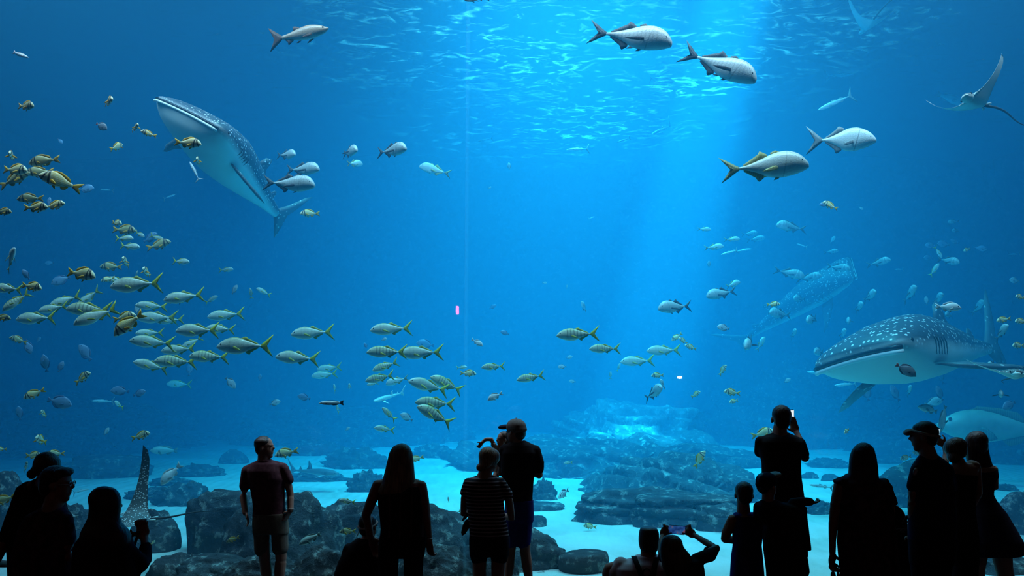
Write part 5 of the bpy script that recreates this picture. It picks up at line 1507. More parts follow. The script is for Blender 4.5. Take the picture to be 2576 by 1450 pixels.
HAIR_DARK = hair_mat('dark_hair', (0.03, 0.022, 0.018))
HAIR_BROWN = hair_mat('brown_hair', (0.10, 0.065, 0.04))
HAIR_BLONDE = hair_mat('blonde_hair', (0.34, 0.26, 0.15))


def stripes_mat(name, c1, c2, per, wid=0.5, axis=2, wob=0.01):
    k = NT(name)
    tc = k.n('ShaderNodeTexCoord'); sp = k.n('ShaderNodeSeparateXYZ'); k.l(tc.outputs['Object'], sp.inputs[0])
    nz = k.n('ShaderNodeTexNoise', Scale=6.0); k.l(tc.outputs['Object'], nz.inputs['Vector'])
    a = k.n('ShaderNodeMath', _operation='MULTIPLY_ADD'); a.inputs[1].default_value = wob; k.l(nz.outputs['Fac'], a.inputs[0]); k.l(sp.outputs[axis], a.inputs[2])
    m = k.n('ShaderNodeMath', _operation='MULTIPLY'); m.inputs[1].default_value = 1 / per; k.l(a.outputs[0], m.inputs[0])
    f = k.n('ShaderNodeMath', _operation='FRACT'); k.l(m.outputs[0], f.inputs[0])
    r = k.ramp(f.outputs[0], [(0.0, c1), (wid, c1), (wid + 0.04, c2), (0.97, c2)])
    p = k.n('ShaderNodeBsdfPrincipled', Roughness=0.85); p.inputs['Specular IOR Level'].default_value = 0.15
    k.l(r.outputs[0], p.inputs['Base Color']); k.l(p.outputs[0], k.out.inputs['Surface'])
    return k.m


class Fig:
    """A visitor: outlines are given in pixels of the photograph and get real distance, size and thickness at depth Y."""
    def __init__(s, Y, label, group='visitors in front of the window', vox=0.008):
        s.Y = Y; s.m = mpp(W / 2, 1250, Y); s.fz = floor_z(Y); s.vox = vox
        s.geo = {}; s.mat = {}; s.sub = {}; s.label = label; s.group = group; s.xs = []
        s.extra = []

    def p(s, x, y, d=0.0):
        return at(x, y, s.Y + d)

    def add(s, part, g):
        s.geo.setdefault(part, []).append(g)

    def limb(s, part, pts):
        P = [s.p(x, y, d) for x, y, d, r in pts]; Rr = [r * s.m for *_, r in pts]
        n = 14
        Q = []; QR = []
        for i in range(len(P) - 1):           # resample so bends stay round
            for q in range(4):
                t = q / 4; Q.append(P[i].lerp(P[i + 1], t)); QR.append(Rr[i] * (1 - t) + Rr[i + 1] * t)
        Q.append(P[-1]); QR.append(Rr[-1])
        s.add(part, tube(Q, QR, n))
        for c, r in zip(P, Rr):
            s.add(part, ell(c, (Vector((r, 0, 0)), Vector((0, r, 0)), Vector((0, 0, r))), 8))

    def rows(s, part, rows, k=0.62, d=0.0, grow=0.0, kmax=0.17, n=28, e=0.85):
        V = []; F = []
        for r in rows:
            y, xl, xr = r[:3]; dd = d + (r[3] if len(r) > 3 else 0)
            c = s.p((xl + xr) / 2, y, dd)
            hw = max((xr - xl) / 2 * s.m + grow, 0.004); hd = min(hw * k, kmax + grow)
            for j in range(n):
                a = 2 * math.pi * j / n; ca, sa = math.cos(a), math.sin(a)
                V.append(c + Vector((hw * math.copysign(abs(ca) ** e, ca), hd * math.copysign(abs(sa) ** e, sa), 0)))
        nr = len(rows)
        for i in range(nr - 1):
            for j in range(n):
                b = (j + 1) % n
                F.append((i * n + j, (i + 1) * n + j, (i + 1) * n + b, i * n + b))
        F.append(tuple(range(n))); F.append(tuple((nr - 1) * n + j for j in range(n))[::-1])
        s.add(part, (V, F))

    def blob(s, part, x, y, rx, ry, rd=None, d=0.0, tilt=0.0):
        rd = rd if rd is not None else rx
        c, sn = math.cos(R(tilt)), math.sin(R(tilt))
        s.add(part, ell(s.p(x, y, d), (Vector((rx * s.m * c, 0, rx * s.m * sn)), Vector((0, rd * s.m, 0)), Vector((-ry * s.m * sn, 0, ry * s.m * c)))))

    def head(s, x, y, h, yaw, pitch=0.0, hair=None, d=0.0, glasses=False, w=1.0, hs=1.0):
        """Head centred at x, y, H pixels from crown to chin, turned by YAW (0 looks at the tank, 90 to the right, 180 back)."""
        f = Vector((math.sin(R(yaw)) * math.cos(R(pitch)), math.cos(R(yaw)) * math.cos(R(pitch)), math.sin(R(pitch))))
        sd = f.cross(Vector((0, 0, 1))).normalized(); u = sd.cross(f)
        c = s.p(x, y, d); hh = h * s.m
        s.hf = (c, f, sd, u, hh)

        def e(part, ff, ss, zz, rf, rs, rz):
            s.add(part, ell(c + (f * ff + sd * ss * w + u * zz) * hh, (f * rf * hh, sd * rs * hh * w, u * rz * hh)))
        e('body', -0.06, 0, 0.13, 0.40, 0.32, 0.37)
        e('body', 0.10, 0, -0.12, 0.26, 0.25, 0.34)
        e('body', 0.20, 0, -0.40, 0.11, 0.12, 0.10)
        e('body', 0.385, 0, -0.07, 0.075, 0.05, 0.07)
        e('body', 0.345, 0, 0.02, 0.05, 0.035, 0.11)
        e('body', 0.29, 0, 0.09, 0.06, 0.20, 0.045)
        e('body', 0.325, 0, -0.215, 0.035, 0.09, 0.028)
        e('body', 0.315, 0, -0.275, 0.035, 0.075, 0.028)
        for q in (1, -1):
            e('body', -0.03, 0.335 * q, -0.02, 0.08, 0.032, 0.11)
            s.extra.append(('eye', ell(c + (f * 0.335 + sd * 0.13 * q * w + u * 0.025) * hh, (f * 0.03 * hh, sd * 0.035 * hh, u * 0.025 * hh), 8), M_EYE))
        if hair:
            e('hair', -0.115, 0, 0.19, 0.405 * hs, 0.355 * hs, 0.365 * hs)
            e('hair', -0.26, 0, -0.02, 0.22 * hs, 0.30 * hs, 0.30 * hs)
            s.mat['hair'] = hair
        if glasses:
            for q in (1, -1):
                cc = c + (f * 0.375 + sd * 0.14 * q + u * 0.02) * hh
                ring = [cc + (sd * math.cos(t) * 0.085 + u * math.sin(t) * 0.06) * hh for t in np.linspace(0, 2 * math.pi, 15)]
                s.extra.append(('glasses', tube(ring, 0.0025, 6), M_METALF))
                s.extra.append(('glasses', tube([cc + sd * q * 0.10 * hh, c + (f * 0.0 + sd * 0.34 * q + u * 0.03) * hh], 0.0025, 6), M_METALF))

    def hand(s, wrist, dirv, across, k=1.0, curl=40, part='body'):
        """Palm, four fingers of different length and a thumb from the side of the palm."""
        d = Vector(dirv).normalized(); a = Vector(across); a = (a - d * a.dot(d)).normalized(); n = d.cross(a)
        w = s.p(*wrist) if not isinstance(wrist, Vector) else wrist
        s.add(part, ell(w + d * 0.045 * k, (d * 0.055 * k, a * 0.040 * k, n * 0.016 * k)))
        s.add(part, ell(w + d * 0.03 * k + a * 0.022 * k, (d * 0.032 * k, a * 0.022 * k, n * 0.017 * k)))
        for i, ln in enumerate((0.072, 0.080, 0.075, 0.058)):
            P = [w + d * (0.07 * k) + a * (0.028 - 0.019 * i) * k, w + d * (0.09 * k) + a * (0.030 - 0.020 * i) * k]
            ang = 0
            for q, (sg, cu) in enumerate(((0.45, 0.5), (0.30, 1.0), (0.25, 0.8))):
                ang += R(curl) * cu
                P.append(P[-1] + (d * math.cos(ang) + n * math.sin(ang)) * ln * sg * k)
            s.add(part, tube(P, [0.0095 * k, 0.0095 * k, 0.009 * k, 0.0085 * k, 0.007 * k], 10))
            s.add(part, ell(P[-1], (Vector((0.007 * k, 0, 0)), Vector((0, 0.007 * k, 0)), Vector((0, 0, 0.007 * k))), 6))
        t0 = w + d * 0.02 * k + a * 0.03 * k
        t1 = t0 + (d * 0.6 + a * 0.75 + n * 0.2).normalized() * 0.04 * k
        t2 = t1 + (d * 0.85 + a * 0.25 + n * 0.45).normalized() * 0.03 * k
        s.add(part, tube([t0, t1, t2], [0.012 * k, 0.0105 * k, 0.008 * k], 10))
        s.add(part, ell(t2, (Vector((0.008 * k, 0, 0)), Vector((0, 0.008 * k, 0)), Vector((0, 0, 0.008 * k))), 6))

    def ypx(s, z):
        """Pixel row of height Z at this visitor's distance."""
        lo, hi = 900.0, 4000.0
        for _ in range(40):
            m_ = (lo + hi) / 2
            if s.p(W / 2, m_).z > z: lo = m_
            else: hi = m_
        return lo

    def leg(s, hip, knee, ankle_x, part='body', shoe=None, rk=None, d=0.0):
        """HIP and KNEE as (x, y, r); the shin goes on to the floor, with a shoe."""
        ya = s.ypx(s.fz + 0.09); r = knee[2]
        ym = knee[1] + (ya - knee[1]) * 0.35
        s.limb(part, [(hip[0], hip[1], d, hip[2]), (knee[0], knee[1], d, r), ((knee[0] * 0.65 + ankle_x * 0.35), ym, d, r * 1.0), (ankle_x, ya, d, r * 0.58)])
        a = s.p(ankle_x, ya, d)
        g = ell(Vector((a.x, a.y + 0.06, s.fz + 0.045)), (Vector((0.048, 0, 0)), Vector((0, 0.14, 0)), Vector((0, 0, 0.044))))
        s.extra.append(('shoe', g, shoe or M_SHOE))
        s.limb(part, [(ankle_x, ya, d, r * 0.58), (ankle_x, s.ypx(s.fz + 0.05), d + 0.03, r * 0.6)])

    def sit(s, x, part='body'):
        """Legs of somebody sitting on the floor: hips, folded thighs and shins."""
        yh = s.ypx(s.fz + 0.12)
        hw = 0.16 / s.m
        s.blob(part, x, yh, hw * 1.15, 0.11 / s.m, 0.14 / s.m)
        for q in (1, -1):
            s.limb(part, [(x + q * hw * 0.5, yh, 0.05, 0.075 / s.m), (x + q * hw * 1.25, s.ypx(s.fz + 0.16), 0.42, 0.06 / s.m), (x - q * hw * 0.4, s.ypx(s.fz + 0.07), 0.36, 0.045 / s.m)])
            s.extra.append(('shoe', ell(s.p(x - q * hw * 0.8, s.ypx(s.fz + 0.055), 0.36), (Vector((0.12, 0, 0)), Vector((0, 0.045, 0)), Vector((0, 0, 0.045)))), M_SHOE))

    def done(s):
        b = [v for g in s.geo['body'] for v in g[0]]
        cx = sum(v.x for v in b) / len(b)
        o = empty('person', (cx, s.Y, s.fz), s.label, 'person', s.group)
        hf = getattr(s, 'hf', None)
        for part in s.geo:
            m = s.mat.get(part, SKIN_M)
            ob = voxel(part, s.geo[part], m, s.vox if part == 'body' else max(s.vox, 0.009), 2 if part == 'body' else 6, o)
        for nm, g, m in s.extra:
            mesh_obj(nm, g[0], g[1], m, o)
        return o


M_METALF = mat_plain('thin_metal', (0.5, 0.5, 0.5), 0.3, 0.05, 5, 0.6)
M_SHOE = mat_plain('dark_shoe', (0.03, 0.03, 0.035), 0.6)
M_BLACK = mat_plain('black_cloth', (0.018, 0.018, 0.022), 0.9, 0.2, 60, 0.15)
M_NAVY = mat_plain('navy_cloth', (0.02, 0.025, 0.05), 0.9, 0.2, 60, 0.15)
M_BLUE = mat_plain('blue_cloth', (0.03, 0.05, 0.28), 0.85, 0.15, 60, 0.15)
M_WINE = mat_plain('dark_plum_cloth', (0.11, 0.05, 0.065), 0.9, 0.3, 25, 0.15)
M_KHAKI = mat_plain('khaki_cloth', (0.16, 0.16, 0.125), 0.9, 0.15, 60, 0.15)
M_WHITE = mat_plain('white_cloth', (0.62, 0.62, 0.64), 0.9, 0.06, 30, 0.15)
M_CAPG = mat_plain('grey_cap_cloth', (0.20, 0.20, 0.19), 0.85, 0.15, 60, 0.15)
M_PALE = mat_plain('pale_cloth', (0.42, 0.40, 0.36), 0.85, 0.15, 60, 0.15)
M_JEAN = mat_plain('dark_denim', (0.03, 0.035, 0.05), 0.9, 0.2, 80, 0.15)
M_PLAID = stripes_mat('plaid_cloth', (0.022, 0.018, 0.024), (0.09, 0.06, 0.07), 0.085, 0.80, 0)
M_STRIPE = stripes_mat('striped_jersey', (0.015, 0.015, 0.022), (0.34, 0.33, 0.35), 0.030, 0.62)
M_STRIPEL = stripes_mat('light_striped_cloth', (0.05, 0.05, 0.05), (0.30, 0.29, 0.26), 0.05, 0.45, 0)
M_FLORAL = mat_plain('dark_floral_cloth', (0.06, 0.035, 0.05), 0.9, 0.9, 22, 0.15)

# --- man in the checked shirt and shorts, facing the photographer with hands in his pockets
g = Fig(9.0, 'person in short-sleeved dark shirt and knee-length shorts, hands in pockets, looking sideways')
g.head(668, 1127, 56, 100, 8, HAIR_DARK)
g.blob('hair', 661, 1113, 22, 13, 21)
g.limb('body', [(664, 1140, 0, 15), (664, 1166, 0.0, 16)])
T = [(1166, 645, 690), (1184, 622, 711), (1205, 624, 718), (1225, 630, 715), (1262, 637, 715), (1290, 638, 718)]
g.rows('body', T, grow=-0.012)
g.rows('shirt', [(1158, 650, 684), (1166, 634, 703)] + T[1:] + [(1300, 636, 722)], grow=0.004)
g.limb('shirt', [(652, 1165, 0, 8), (622, 1183, 0, 12)]); g.limb('shirt', [(682, 1165, 0, 8), (712, 1178, 0, 13)]); g.limb('shirt', [(622, 1186, 0, 15), (616, 1223, 0, 14)]); g.limb('shirt', [(713, 1180, 0, 13.5), (727, 1208, 0, 12)])
g.blob('collar', 666, 1160, 21, 6, 18); g.mat['collar'] = M_WINE
g.limb('body', [(622, 1190, 0, 11), (612, 1250, 0.02, 9), (617, 1290, -0.04, 7.5)]); g.hand((618, 1290, -0.04), (0.35, -0.15, -0.9), (0.5, -0.8, 0), 0.95, 20)
g.limb('body', [(716, 1185, 0, 11), (731, 1245, 0.02, 9), (731, 1284, -0.04, 7.5)]); g.hand((730, 1284, -0.04), (-0.4, -0.15, -0.9), (-0.5, -0.8, 0), 0.95, 20)
g.extra.append(('wristwatch', tube([g.p(731 + 8.6 * math.cos(t), 1282, -0.04 + 0.036 * math.sin(t)) for t in np.linspace(0, 6.28, 15)], 0.006, 6), M_METALF))
g.rows('shorts', [(1290, 637, 721), (1315, 636, 724), (1342, 637, 726)], grow=0.002)
g.limb('shorts', [(657, 1330, 0, 20), (659, 1383, 0, 19)]); g.limb('shorts', [(703, 1330, 0, 21), (705, 1379, 0, 20.5)])
g.mat['shirt'] = M_WINE; g.mat['shorts'] = M_KHAKI
g.leg((659, 1310, 17), (666, 1405, 14), 676); g.leg((703, 1310, 17), (707, 1405, 14), 699)
g.done()

# --- the blonde woman seen from behind, one hand on the shoulder of the visitor crouching in front of her
g = Fig(6.4, 'person with long straight blonde hair and a sleeveless top, one arm reaching down')
g.head(1009, 1153, 68, -20, 0, HAIR_BLONDE)
g.rows('hair', [(1118, 1000, 1020), (1124, 988, 1031), (1140, 979, 1038), (1165, 973, 1041), (1190, 967, 1043), (1215, 960, 1045), (1235, 950, 1043), (1252, 958, 1030), (1262, 975, 1008)], k=0.62, d=-0.02, kmax=0.14)
g.limb('body', [(1009, 1180, 0, 16), (1009, 1212, 0, 20)])
T = [(1206, 985, 1040), (1214, 958, 1056), (1240, 952, 1060), (1270, 953, 1062), (1300, 957, 1064), (1330, 960, 1068), (1352, 958, 1072)]
g.rows('body', T, grow=-0.008)
g.rows('top', [(1222, 962, 1056)] + T[2:] + [(1360, 957, 1072)], grow=0.006)
g.limb('body', [(995, 1212, 0, 13), (952, 1222, 0, 13)]); g.limb('body', [(1025, 1212, 0, 13), (1058, 1223, 0, 13)]); g.limb('body', [(950, 1222, 0, 14), (937, 1255, 0, 14), (921, 1296, 0.06, 12), (931, 1345, 0.14, 9.5), (935, 1358, 0.16, 8)]); g.hand((935, 1356, 0.16), (0.3, 0.2, -0.9), (0.9, 0.2, 0.3), 1.0, 30)
g.limb('body', [(1060, 1224, 0, 14), (1067, 1262, 0, 13), (1072, 1300, 0.0, 11.5), (1078, 1345, 0.03, 8.5), (1080, 1362, 0.03, 8)]); g.hand((1080, 1361, 0.03), (0.08, 0.1, -1), (-0.7, 0.6, 0), 0.98, 55)
g.extra.append(('bracelet', tube([g.p(1079 + 9 * math.cos(t), 1357, 0.03 + 0.03 * math.sin(t)) for t in np.linspace(0, 6.28, 15)], 0.004, 6), M_METALF))
g.rows('trousers', [(1346, 957, 1074), (1370, 954, 1070), (1400, 953, 1066)], grow=0.004)
g.limb('trousers', [(978, 1385, 0, 26), (977, 1450, 0, 24), (976, 1600, 0, 17), (976, 1690, 0, 14)]); g.limb('trousers', [(1040, 1385, 0, 26), (1040, 1450, 0, 24), (1040, 1600, 0, 17), (1040, 1690, 0, 14)])
g.mat.update(top=M_PLAID, trousers=M_BLACK)
g.leg((978, 1385, 22), (977, 1540, 14), 976); g.leg((1040, 1385, 22), (1040, 1540, 14), 1040)
g.done()

# --- the visitor crouching by the blonde woman
g = Fig(6.75, 'person crouching in a dark top with a headband, beside the blonde woman')
g.head(928, 1327, 62, 25, 0, HAIR_DARK)
g.limb('body', [(927, 1345, 0, 15), (926, 1366, 0, 17)])
T = [(1354, 900, 950), (1364, 886, 960), (1385, 868, 966), (1410, 854, 968), (1440, 843, 966), (1500, 836, 960), (1580, 838, 958)]
g.rows('body', T, grow=-0.012); g.rows('sweater', T, grow=0.003); g.mat['sweater'] = M_BLACK
g.limb('sweater', [(880, 1385, 0, 18), (862, 1450, 0.05, 17), (900, 1500, 0.3, 13)]); g.limb('sweater', [(955, 1385, 0, 17), (968, 1450, 0.1, 15), (930, 1500, 0.32, 12)])
c, f, sd, u, hh = g.hf
g.extra.append(('headband', tube([c + (f * math.cos(t) * 0.42 + sd * math.sin(t) * 0.345 - f * 0.08 + u * (0.12 + 0.10 * math.cos(t))) * hh for t in np.linspace(0, 6.283, 25)], 0.009, 8), M_PALE))
g.extra.append(('necklace', tube([g.p(903, 1335, -0.05), g.p(901, 1344, -0.06), g.p(897, 1352, -0.05)], 0.003, 6), M_METALF))
g.sit(900); g.done()

# --- woman in the striped shirt
g = Fig(7.1, 'person in a striped short-sleeved shirt with hair in a low bun')
g.head(1231, 1158, 62, 35, 0, HAIR_BLONDE)
g.blob('hair', 1231, 1150, 28, 24, 27); g.blob('hair', 1208, 1177, 11, 10, 11, -0.05); g.blob('hair', 1220, 1170, 14, 12, 16, -0.04)
g.limb('body', [(1224, 1180, 0, 16), (1218, 1204, 0, 20)])
T = [(1202, 1192, 1245), (1208, 1175, 1258), (1225, 1170, 1264), (1260, 1172, 1266), (1300, 1178, 1270), (1330, 1181, 1277), (1352, 1182, 1281)]
g.rows('body', T, grow=-0.012)
g.rows('shirt', [(1198, 1198, 1242)] + T + [(1358, 1181, 1282)], grow=0.003)
g.limb('shirt', [(1206, 1204, 0, 9), (1180, 1215, 0, 11)]); g.limb('shirt', [(1236, 1204, 0, 9), (1257, 1215, 0, 12)]); g.limb('shirt', [(1178, 1216, 0, 13), (1168, 1240, 0, 11)]); g.limb('shirt', [(1258, 1216, 0, 15), (1277, 1245, 0, 14)])
g.limb('body', [(1178, 1216, 0, 10), (1168, 1255, 0.03, 9.5), (1166, 1292, 0.08, 8.5), (1192, 1285, 0.28, 7)]); g.hand((1192, 1285, 0.28), (0.9, 0.2, 0.2), (0, 0.3, 1), 0.95, 40)
g.limb('body', [(1260, 1218, 0, 11), (1281, 1262, 0.02, 10.5), (1287, 1303, 0.06, 9.5), (1260, 1298, 0.28, 7)]); g.hand((1260, 1298, 0.28), (-0.9, 0.2, 0.2), (0, 0.3, 1), 0.95, 40)
g.rows('shorts', [(1348, 1181, 1282), (1375, 1181, 1281), (1398, 1182, 1279)], grow=0.003)
g.limb('shorts', [(1206, 1380, 0, 23), (1205, 1402, 0, 22)]); g.limb('shorts', [(1255, 1380, 0, 23), (1256, 1402, 0, 22)])
g.mat.update(shirt=M_STRIPE, shorts=M_BLACK)
v, f = fin_sheet([(1180, 1306), (1171, 1309), (1164, 1322), (1160, 1340), (1162, 1349), (1170, 1345), (1180, 1330)], 0.015, lambda a, b, t: g.p(a, b, -0.02 + t)); g.extra.append(('scarf_end', (v, f), M_BLACK))
v, f = fin_sheet([(1176, 1290), (1168, 1296), (1161, 1313), (1167, 1310), (1178, 1300)], 0.012, lambda a, b, t: g.p(a, b, 0.0 + t)); g.extra.append(('scarf_end', (v, f), M_BLACK))
g.leg((1206, 1385, 19.5), (1207, 1480, 16), 1209); g.leg((1255, 1385, 20), (1252, 1480, 16), 1250)
g.done()

# --- the man in the cap with a toddler on his arm
g = Fig(8.2, 'person in a baseball cap, black T-shirt and blue shorts, seen from behind')
g.head(1296, 1089, 62, -55, 0, HAIR_DARK, hs=0.93)
g.limb('body', [(1300, 1105, 0, 14), (1302, 1124, 0, 17)])
c, f, sd, u, hh = g.hf
g.add('cap', ell(c + (u * 0.22 - f * 0.05) * hh, (f * 0.44 * hh, sd * 0.385 * hh, u * 0.36 * hh)))
g.add('cap', ell(c + (u * 0.14 - f * 0.10) * hh, (f * 0.42 * hh, sd * 0.39 * hh, u * 0.22 * hh)))
g.mat['cap'] = M_CAPG
g.extra.append(('cap_brim', ell(c + (u * 0.21 + f * 0.54) * hh, (f * 0.25 * hh - u * 0.03 * hh, sd * 0.30 * hh, u * 0.10 * hh + f * 0.02 * hh)), M_NAVY))
g.extra.append(('cap_button', ell(c + (u * 0.585 - f * 0.05) * hh, (f * 0.03 * hh, sd * 0.03 * hh, u * 0.02 * hh), 6), M_CAPG))
T = [(1120, 1268, 1340), (1140, 1260, 1352), (1180, 1260, 1346), (1210, 1263, 1342), (1250, 1270, 1339), (1268, 1272, 1340)]
g.rows('body', T, grow=-0.012)
g.rows('shirt', [(1111, 1286, 1322), (1115, 1276, 1332)] + T, grow=0.003)
g.limb('shirt', [(1290, 1118, 0, 10), (1270, 1132, 0, 12)]); g.limb('shirt', [(1318, 1118, 0, 10), (1344, 1134, 0, 13)]); g.limb('shirt', [(1346, 1135, 0, 15), (1356, 1165, 0, 13.5), (1356, 1182, 0.02, 12.5)]); g.limb('shirt', [(1268, 1132, 0, 13), (1262, 1165, 0.05, 13)])
g.limb('body', [(1346, 1140, 0, 11), (1356, 1195, 0.02, 10), (1335, 1190, 0.26, 7.5)]); g.hand((1335, 1190, 0.26), (-0.8, 0.4, 0.3), (0, 0.4, 0.9), 1.0, 45)
g.limb('body', [(1268, 1138, 0, 11), (1260, 1190, 0.1, 9.5), (1275, 1180, 0.36, 7.5)]); g.hand((1275, 1180, 0.36), (0.8, 0.3, 0.2), (0, 0.4, 0.9), 1.0, 45)
g.rows('shorts', [(1258, 1271, 1341), (1290, 1270, 1342), (1312, 1271, 1342)], grow=0.004)
g.limb('shorts', [(1290, 1300, 0, 20), (1284, 1366, 0, 17.5)]); g.limb('shorts', [(1320, 1300, 0, 21), (1316, 1362, 0, 20)])
g.mat.update(shirt=M_BLACK, shorts=M_BLUE)
g.leg((1290, 1300, 16), (1284, 1390, 13), 1276); g.leg((1320, 1300, 17), (1321, 1385, 13.5), 1334)
g.done()
g = Fig(8.66, 'person, a toddler in a pale top carried by the man in the cap', vox=0.006)
g.head(1264, 1107, 40, -120, 5, HAIR_BROWN)
g.limb('body', [(1262, 1120, 0, 8), (1262, 1130, 0, 9)])
T = [(1126, 1248, 1276), (1136, 1240, 1280), (1160, 1240, 1280), (1190, 1242, 1282)]
g.rows('body', T, grow=-0.008, kmax=0.1); g.rows('top', [(1120, 1252, 1274)] + T, grow=0.002, kmax=0.1); g.mat['top'] = M_PALE
g.limb('top', [(1248, 1131, -0.02, 7.5), (1241, 1119, -0.04, 6.8)])
g.limb('body', [(1248, 1131, -0.02, 5.5), (1236, 1106, -0.05, 5.2), (1222, 1106, -0.06, 4.8), (1213, 1114, -0.06, 4.2)]); g.hand((1213, 1114, -0.06), (-0.6, -0.2, -0.75), (-0.6, -0.3, 0.6), 0.58, 75)
g.limb('body', [(1276, 1134, 0, 6), (1284, 1150, -0.05, 5.5), (1292, 1142, -0.12, 4.5)]); g.hand((1292, 1142, -0.12), (0.8, -0.3, 0.3), (0, -0.4, 0.8), 0.58, 50)
for q in (-1, 1):
    g.limb('body', [(1262 + 10 * q, 1188, 0, 9), (1262 + 22 * q, 1212, -0.08, 7.5), (1262 + 18 * q, 1240, -0.05, 5)])
    g.extra.append(('shoe', ell(g.p(1262 + 18 * q, 1246, 0.0), (Vector((0.03, 0, 0)), Vector((0, 0.06, 0)), Vector((0, 0, 0.028)))), M_PALE))
g.done()

# --- seated couple in front
g = Fig(6.4, 'person sitting in a white shirt with dark shoulder straps and flat-topped dark hair')
g.head(1632, 1366, 68, 8, 0)
g.rows('hair', [(1327, 1617, 1647), (1330, 1611, 1653), (1340, 1608, 1657), (1352, 1607, 1658), (1366, 1607, 1658), (1378, 1609, 1656), (1388, 1613, 1652)], k=1.0, kmax=0.115, d=-0.02); g.mat['hair'] = HAIR_DARK
g.limb('body', [(1631, 1385, 0, 19), (1632, 1408, 0, 21)])
T = [(1406, 1592, 1668), (1414, 1562, 1682), (1428, 1546, 1690), (1450, 1545, 1690), (1500, 1552, 1684), (1600, 1560, 1680), (1680, 1560, 1680)]
g.rows('body', T, grow=-0.014); g.rows('shirt', [(1398, 1600, 1662)] + T, grow=0.003)
g.limb('shirt', [(1562, 1422, 0, 20), (1548, 1440, 0, 19)]); g.limb('shirt', [(1680, 1425, 0, 18), (1690, 1450, 0, 17)])
g.limb('body', [(1560, 1425, 0, 15), (1534, 1432, 0.02, 15), (1528, 1445, 0.06, 14), (1570, 1490, 0.25, 10)]); g.hand((1570, 1490, 0.25), (0.9, 0.3, -0.2), (0, 0.4, 0.9), 1.0, 40)
g.limb('body', [(1682, 1428, 0, 14), (1696, 1490, 0.05, 12), (1660, 1510, 0.3, 9)]); g.hand((1660, 1510, 0.3), (-0.9, 0.3, -0.2), (0, 0.4, 0.9), 1.0, 40)
g.mat['shirt'] = M_WHITE
def strap(fig, pts, w, mat, nm='shoulder_strap', t=0.006):
    V = []; F = []
    for i, (x, y, d) in enumerate(pts):
        for q in (-1, 1):
            for z in (0, -1):
                V.append(fig.p(x + q * w / 2, y, d + z * t))
    n = len(pts)
    for i in range(n - 1):
        a = i * 4; b = a + 4
        F += [(a, b, b + 2, a + 2), (a + 1, a + 3, b + 3, b + 1), (a, a + 1, b + 1, b), (a + 2, b + 2, b + 3, a + 3)]
    F += [(0, 2, 3, 1), (4 * n - 4, 4 * n - 3, 4 * n - 1, 4 * n - 2)]
    fig.extra.append((nm, (V, F), mat))
strap(g, [(1594, 1399, 0.02), (1596, 1404, -0.10), (1604, 1424, -0.175), (1614, 1450, -0.185), (1622, 1480, -0.185), (1628, 1560, -0.18)], 14, M_BLACK)
strap(g, [(1655, 1400, 0.02), (1652, 1405, -0.11), (1647, 1424, -0.175), (1643, 1450, -0.185), (1640, 1480, -0.185), (1634, 1560, -0.18)], 14, M_BLACK)
g.extra.append(('strap_ring', tube([g.p(1627 + 10 * math.cos(t), 1442 + 10 * math.sin(t), -0.20) for t in np.linspace(0, 6.283, 21)], 0.0055, 8), M_BLACK))
g.sit(1600); g.done()

g = Fig(5.85, 'person sitting in black, both arms up to hold a phone level', vox=0.0048)
g.head(1690, 1381, 66, -15, 8, HAIR_BROWN)
g.rows('hair', [(1346, 1678, 1696), (1352, 1668, 1706), (1365, 1662, 1714), (1380, 1660, 1722), (1395, 1660, 1735), (1410, 1663, 1742), (1432, 1668, 1745), (1455, 1676, 1740)], k=0.6, d=-0.03, kmax=0.13)
g.limb('body', [(1695, 1405, 0, 16), (1700, 1425, 0, 19)])
T = [(1402, 1688, 1748), (1410, 1672, 1764), (1430, 1670, 1770), (1455, 1676, 1772), (1520, 1680, 1774), (1600, 1680, 1776), (1690, 1675, 1780)]
g.rows('body', T, grow=-0.012); g.rows('blouse', T, grow=0.003)
g.limb('blouse', [(1752, 1408, 0, 15), (1786, 1397, 0.04, 17), (1803, 1381, 0.08, 9)]); g.limb('blouse', [(1778, 1385, 0.14, 9), (1803, 1379, 0.09, 9)]); g.limb('blouse', [(1682, 1412, 0, 15), (1668, 1402, 0.12, 14)])
g.limb('body', [(1752, 1410, 0, 11), (1800, 1380, 0.08, 9), (1772, 1363, 0.20, 8.5), (1748, 1348, 0.30, 6.5)])
g.limb('body', [(1684, 1412, 0, 11), (1664, 1392, 0.14, 9), (1663, 1366, 0.24, 7.5), (1667, 1350, 0.31, 6.5)])
g.mat['blouse'] = M_BLACK
PH = (1702, 1333, 0.36)
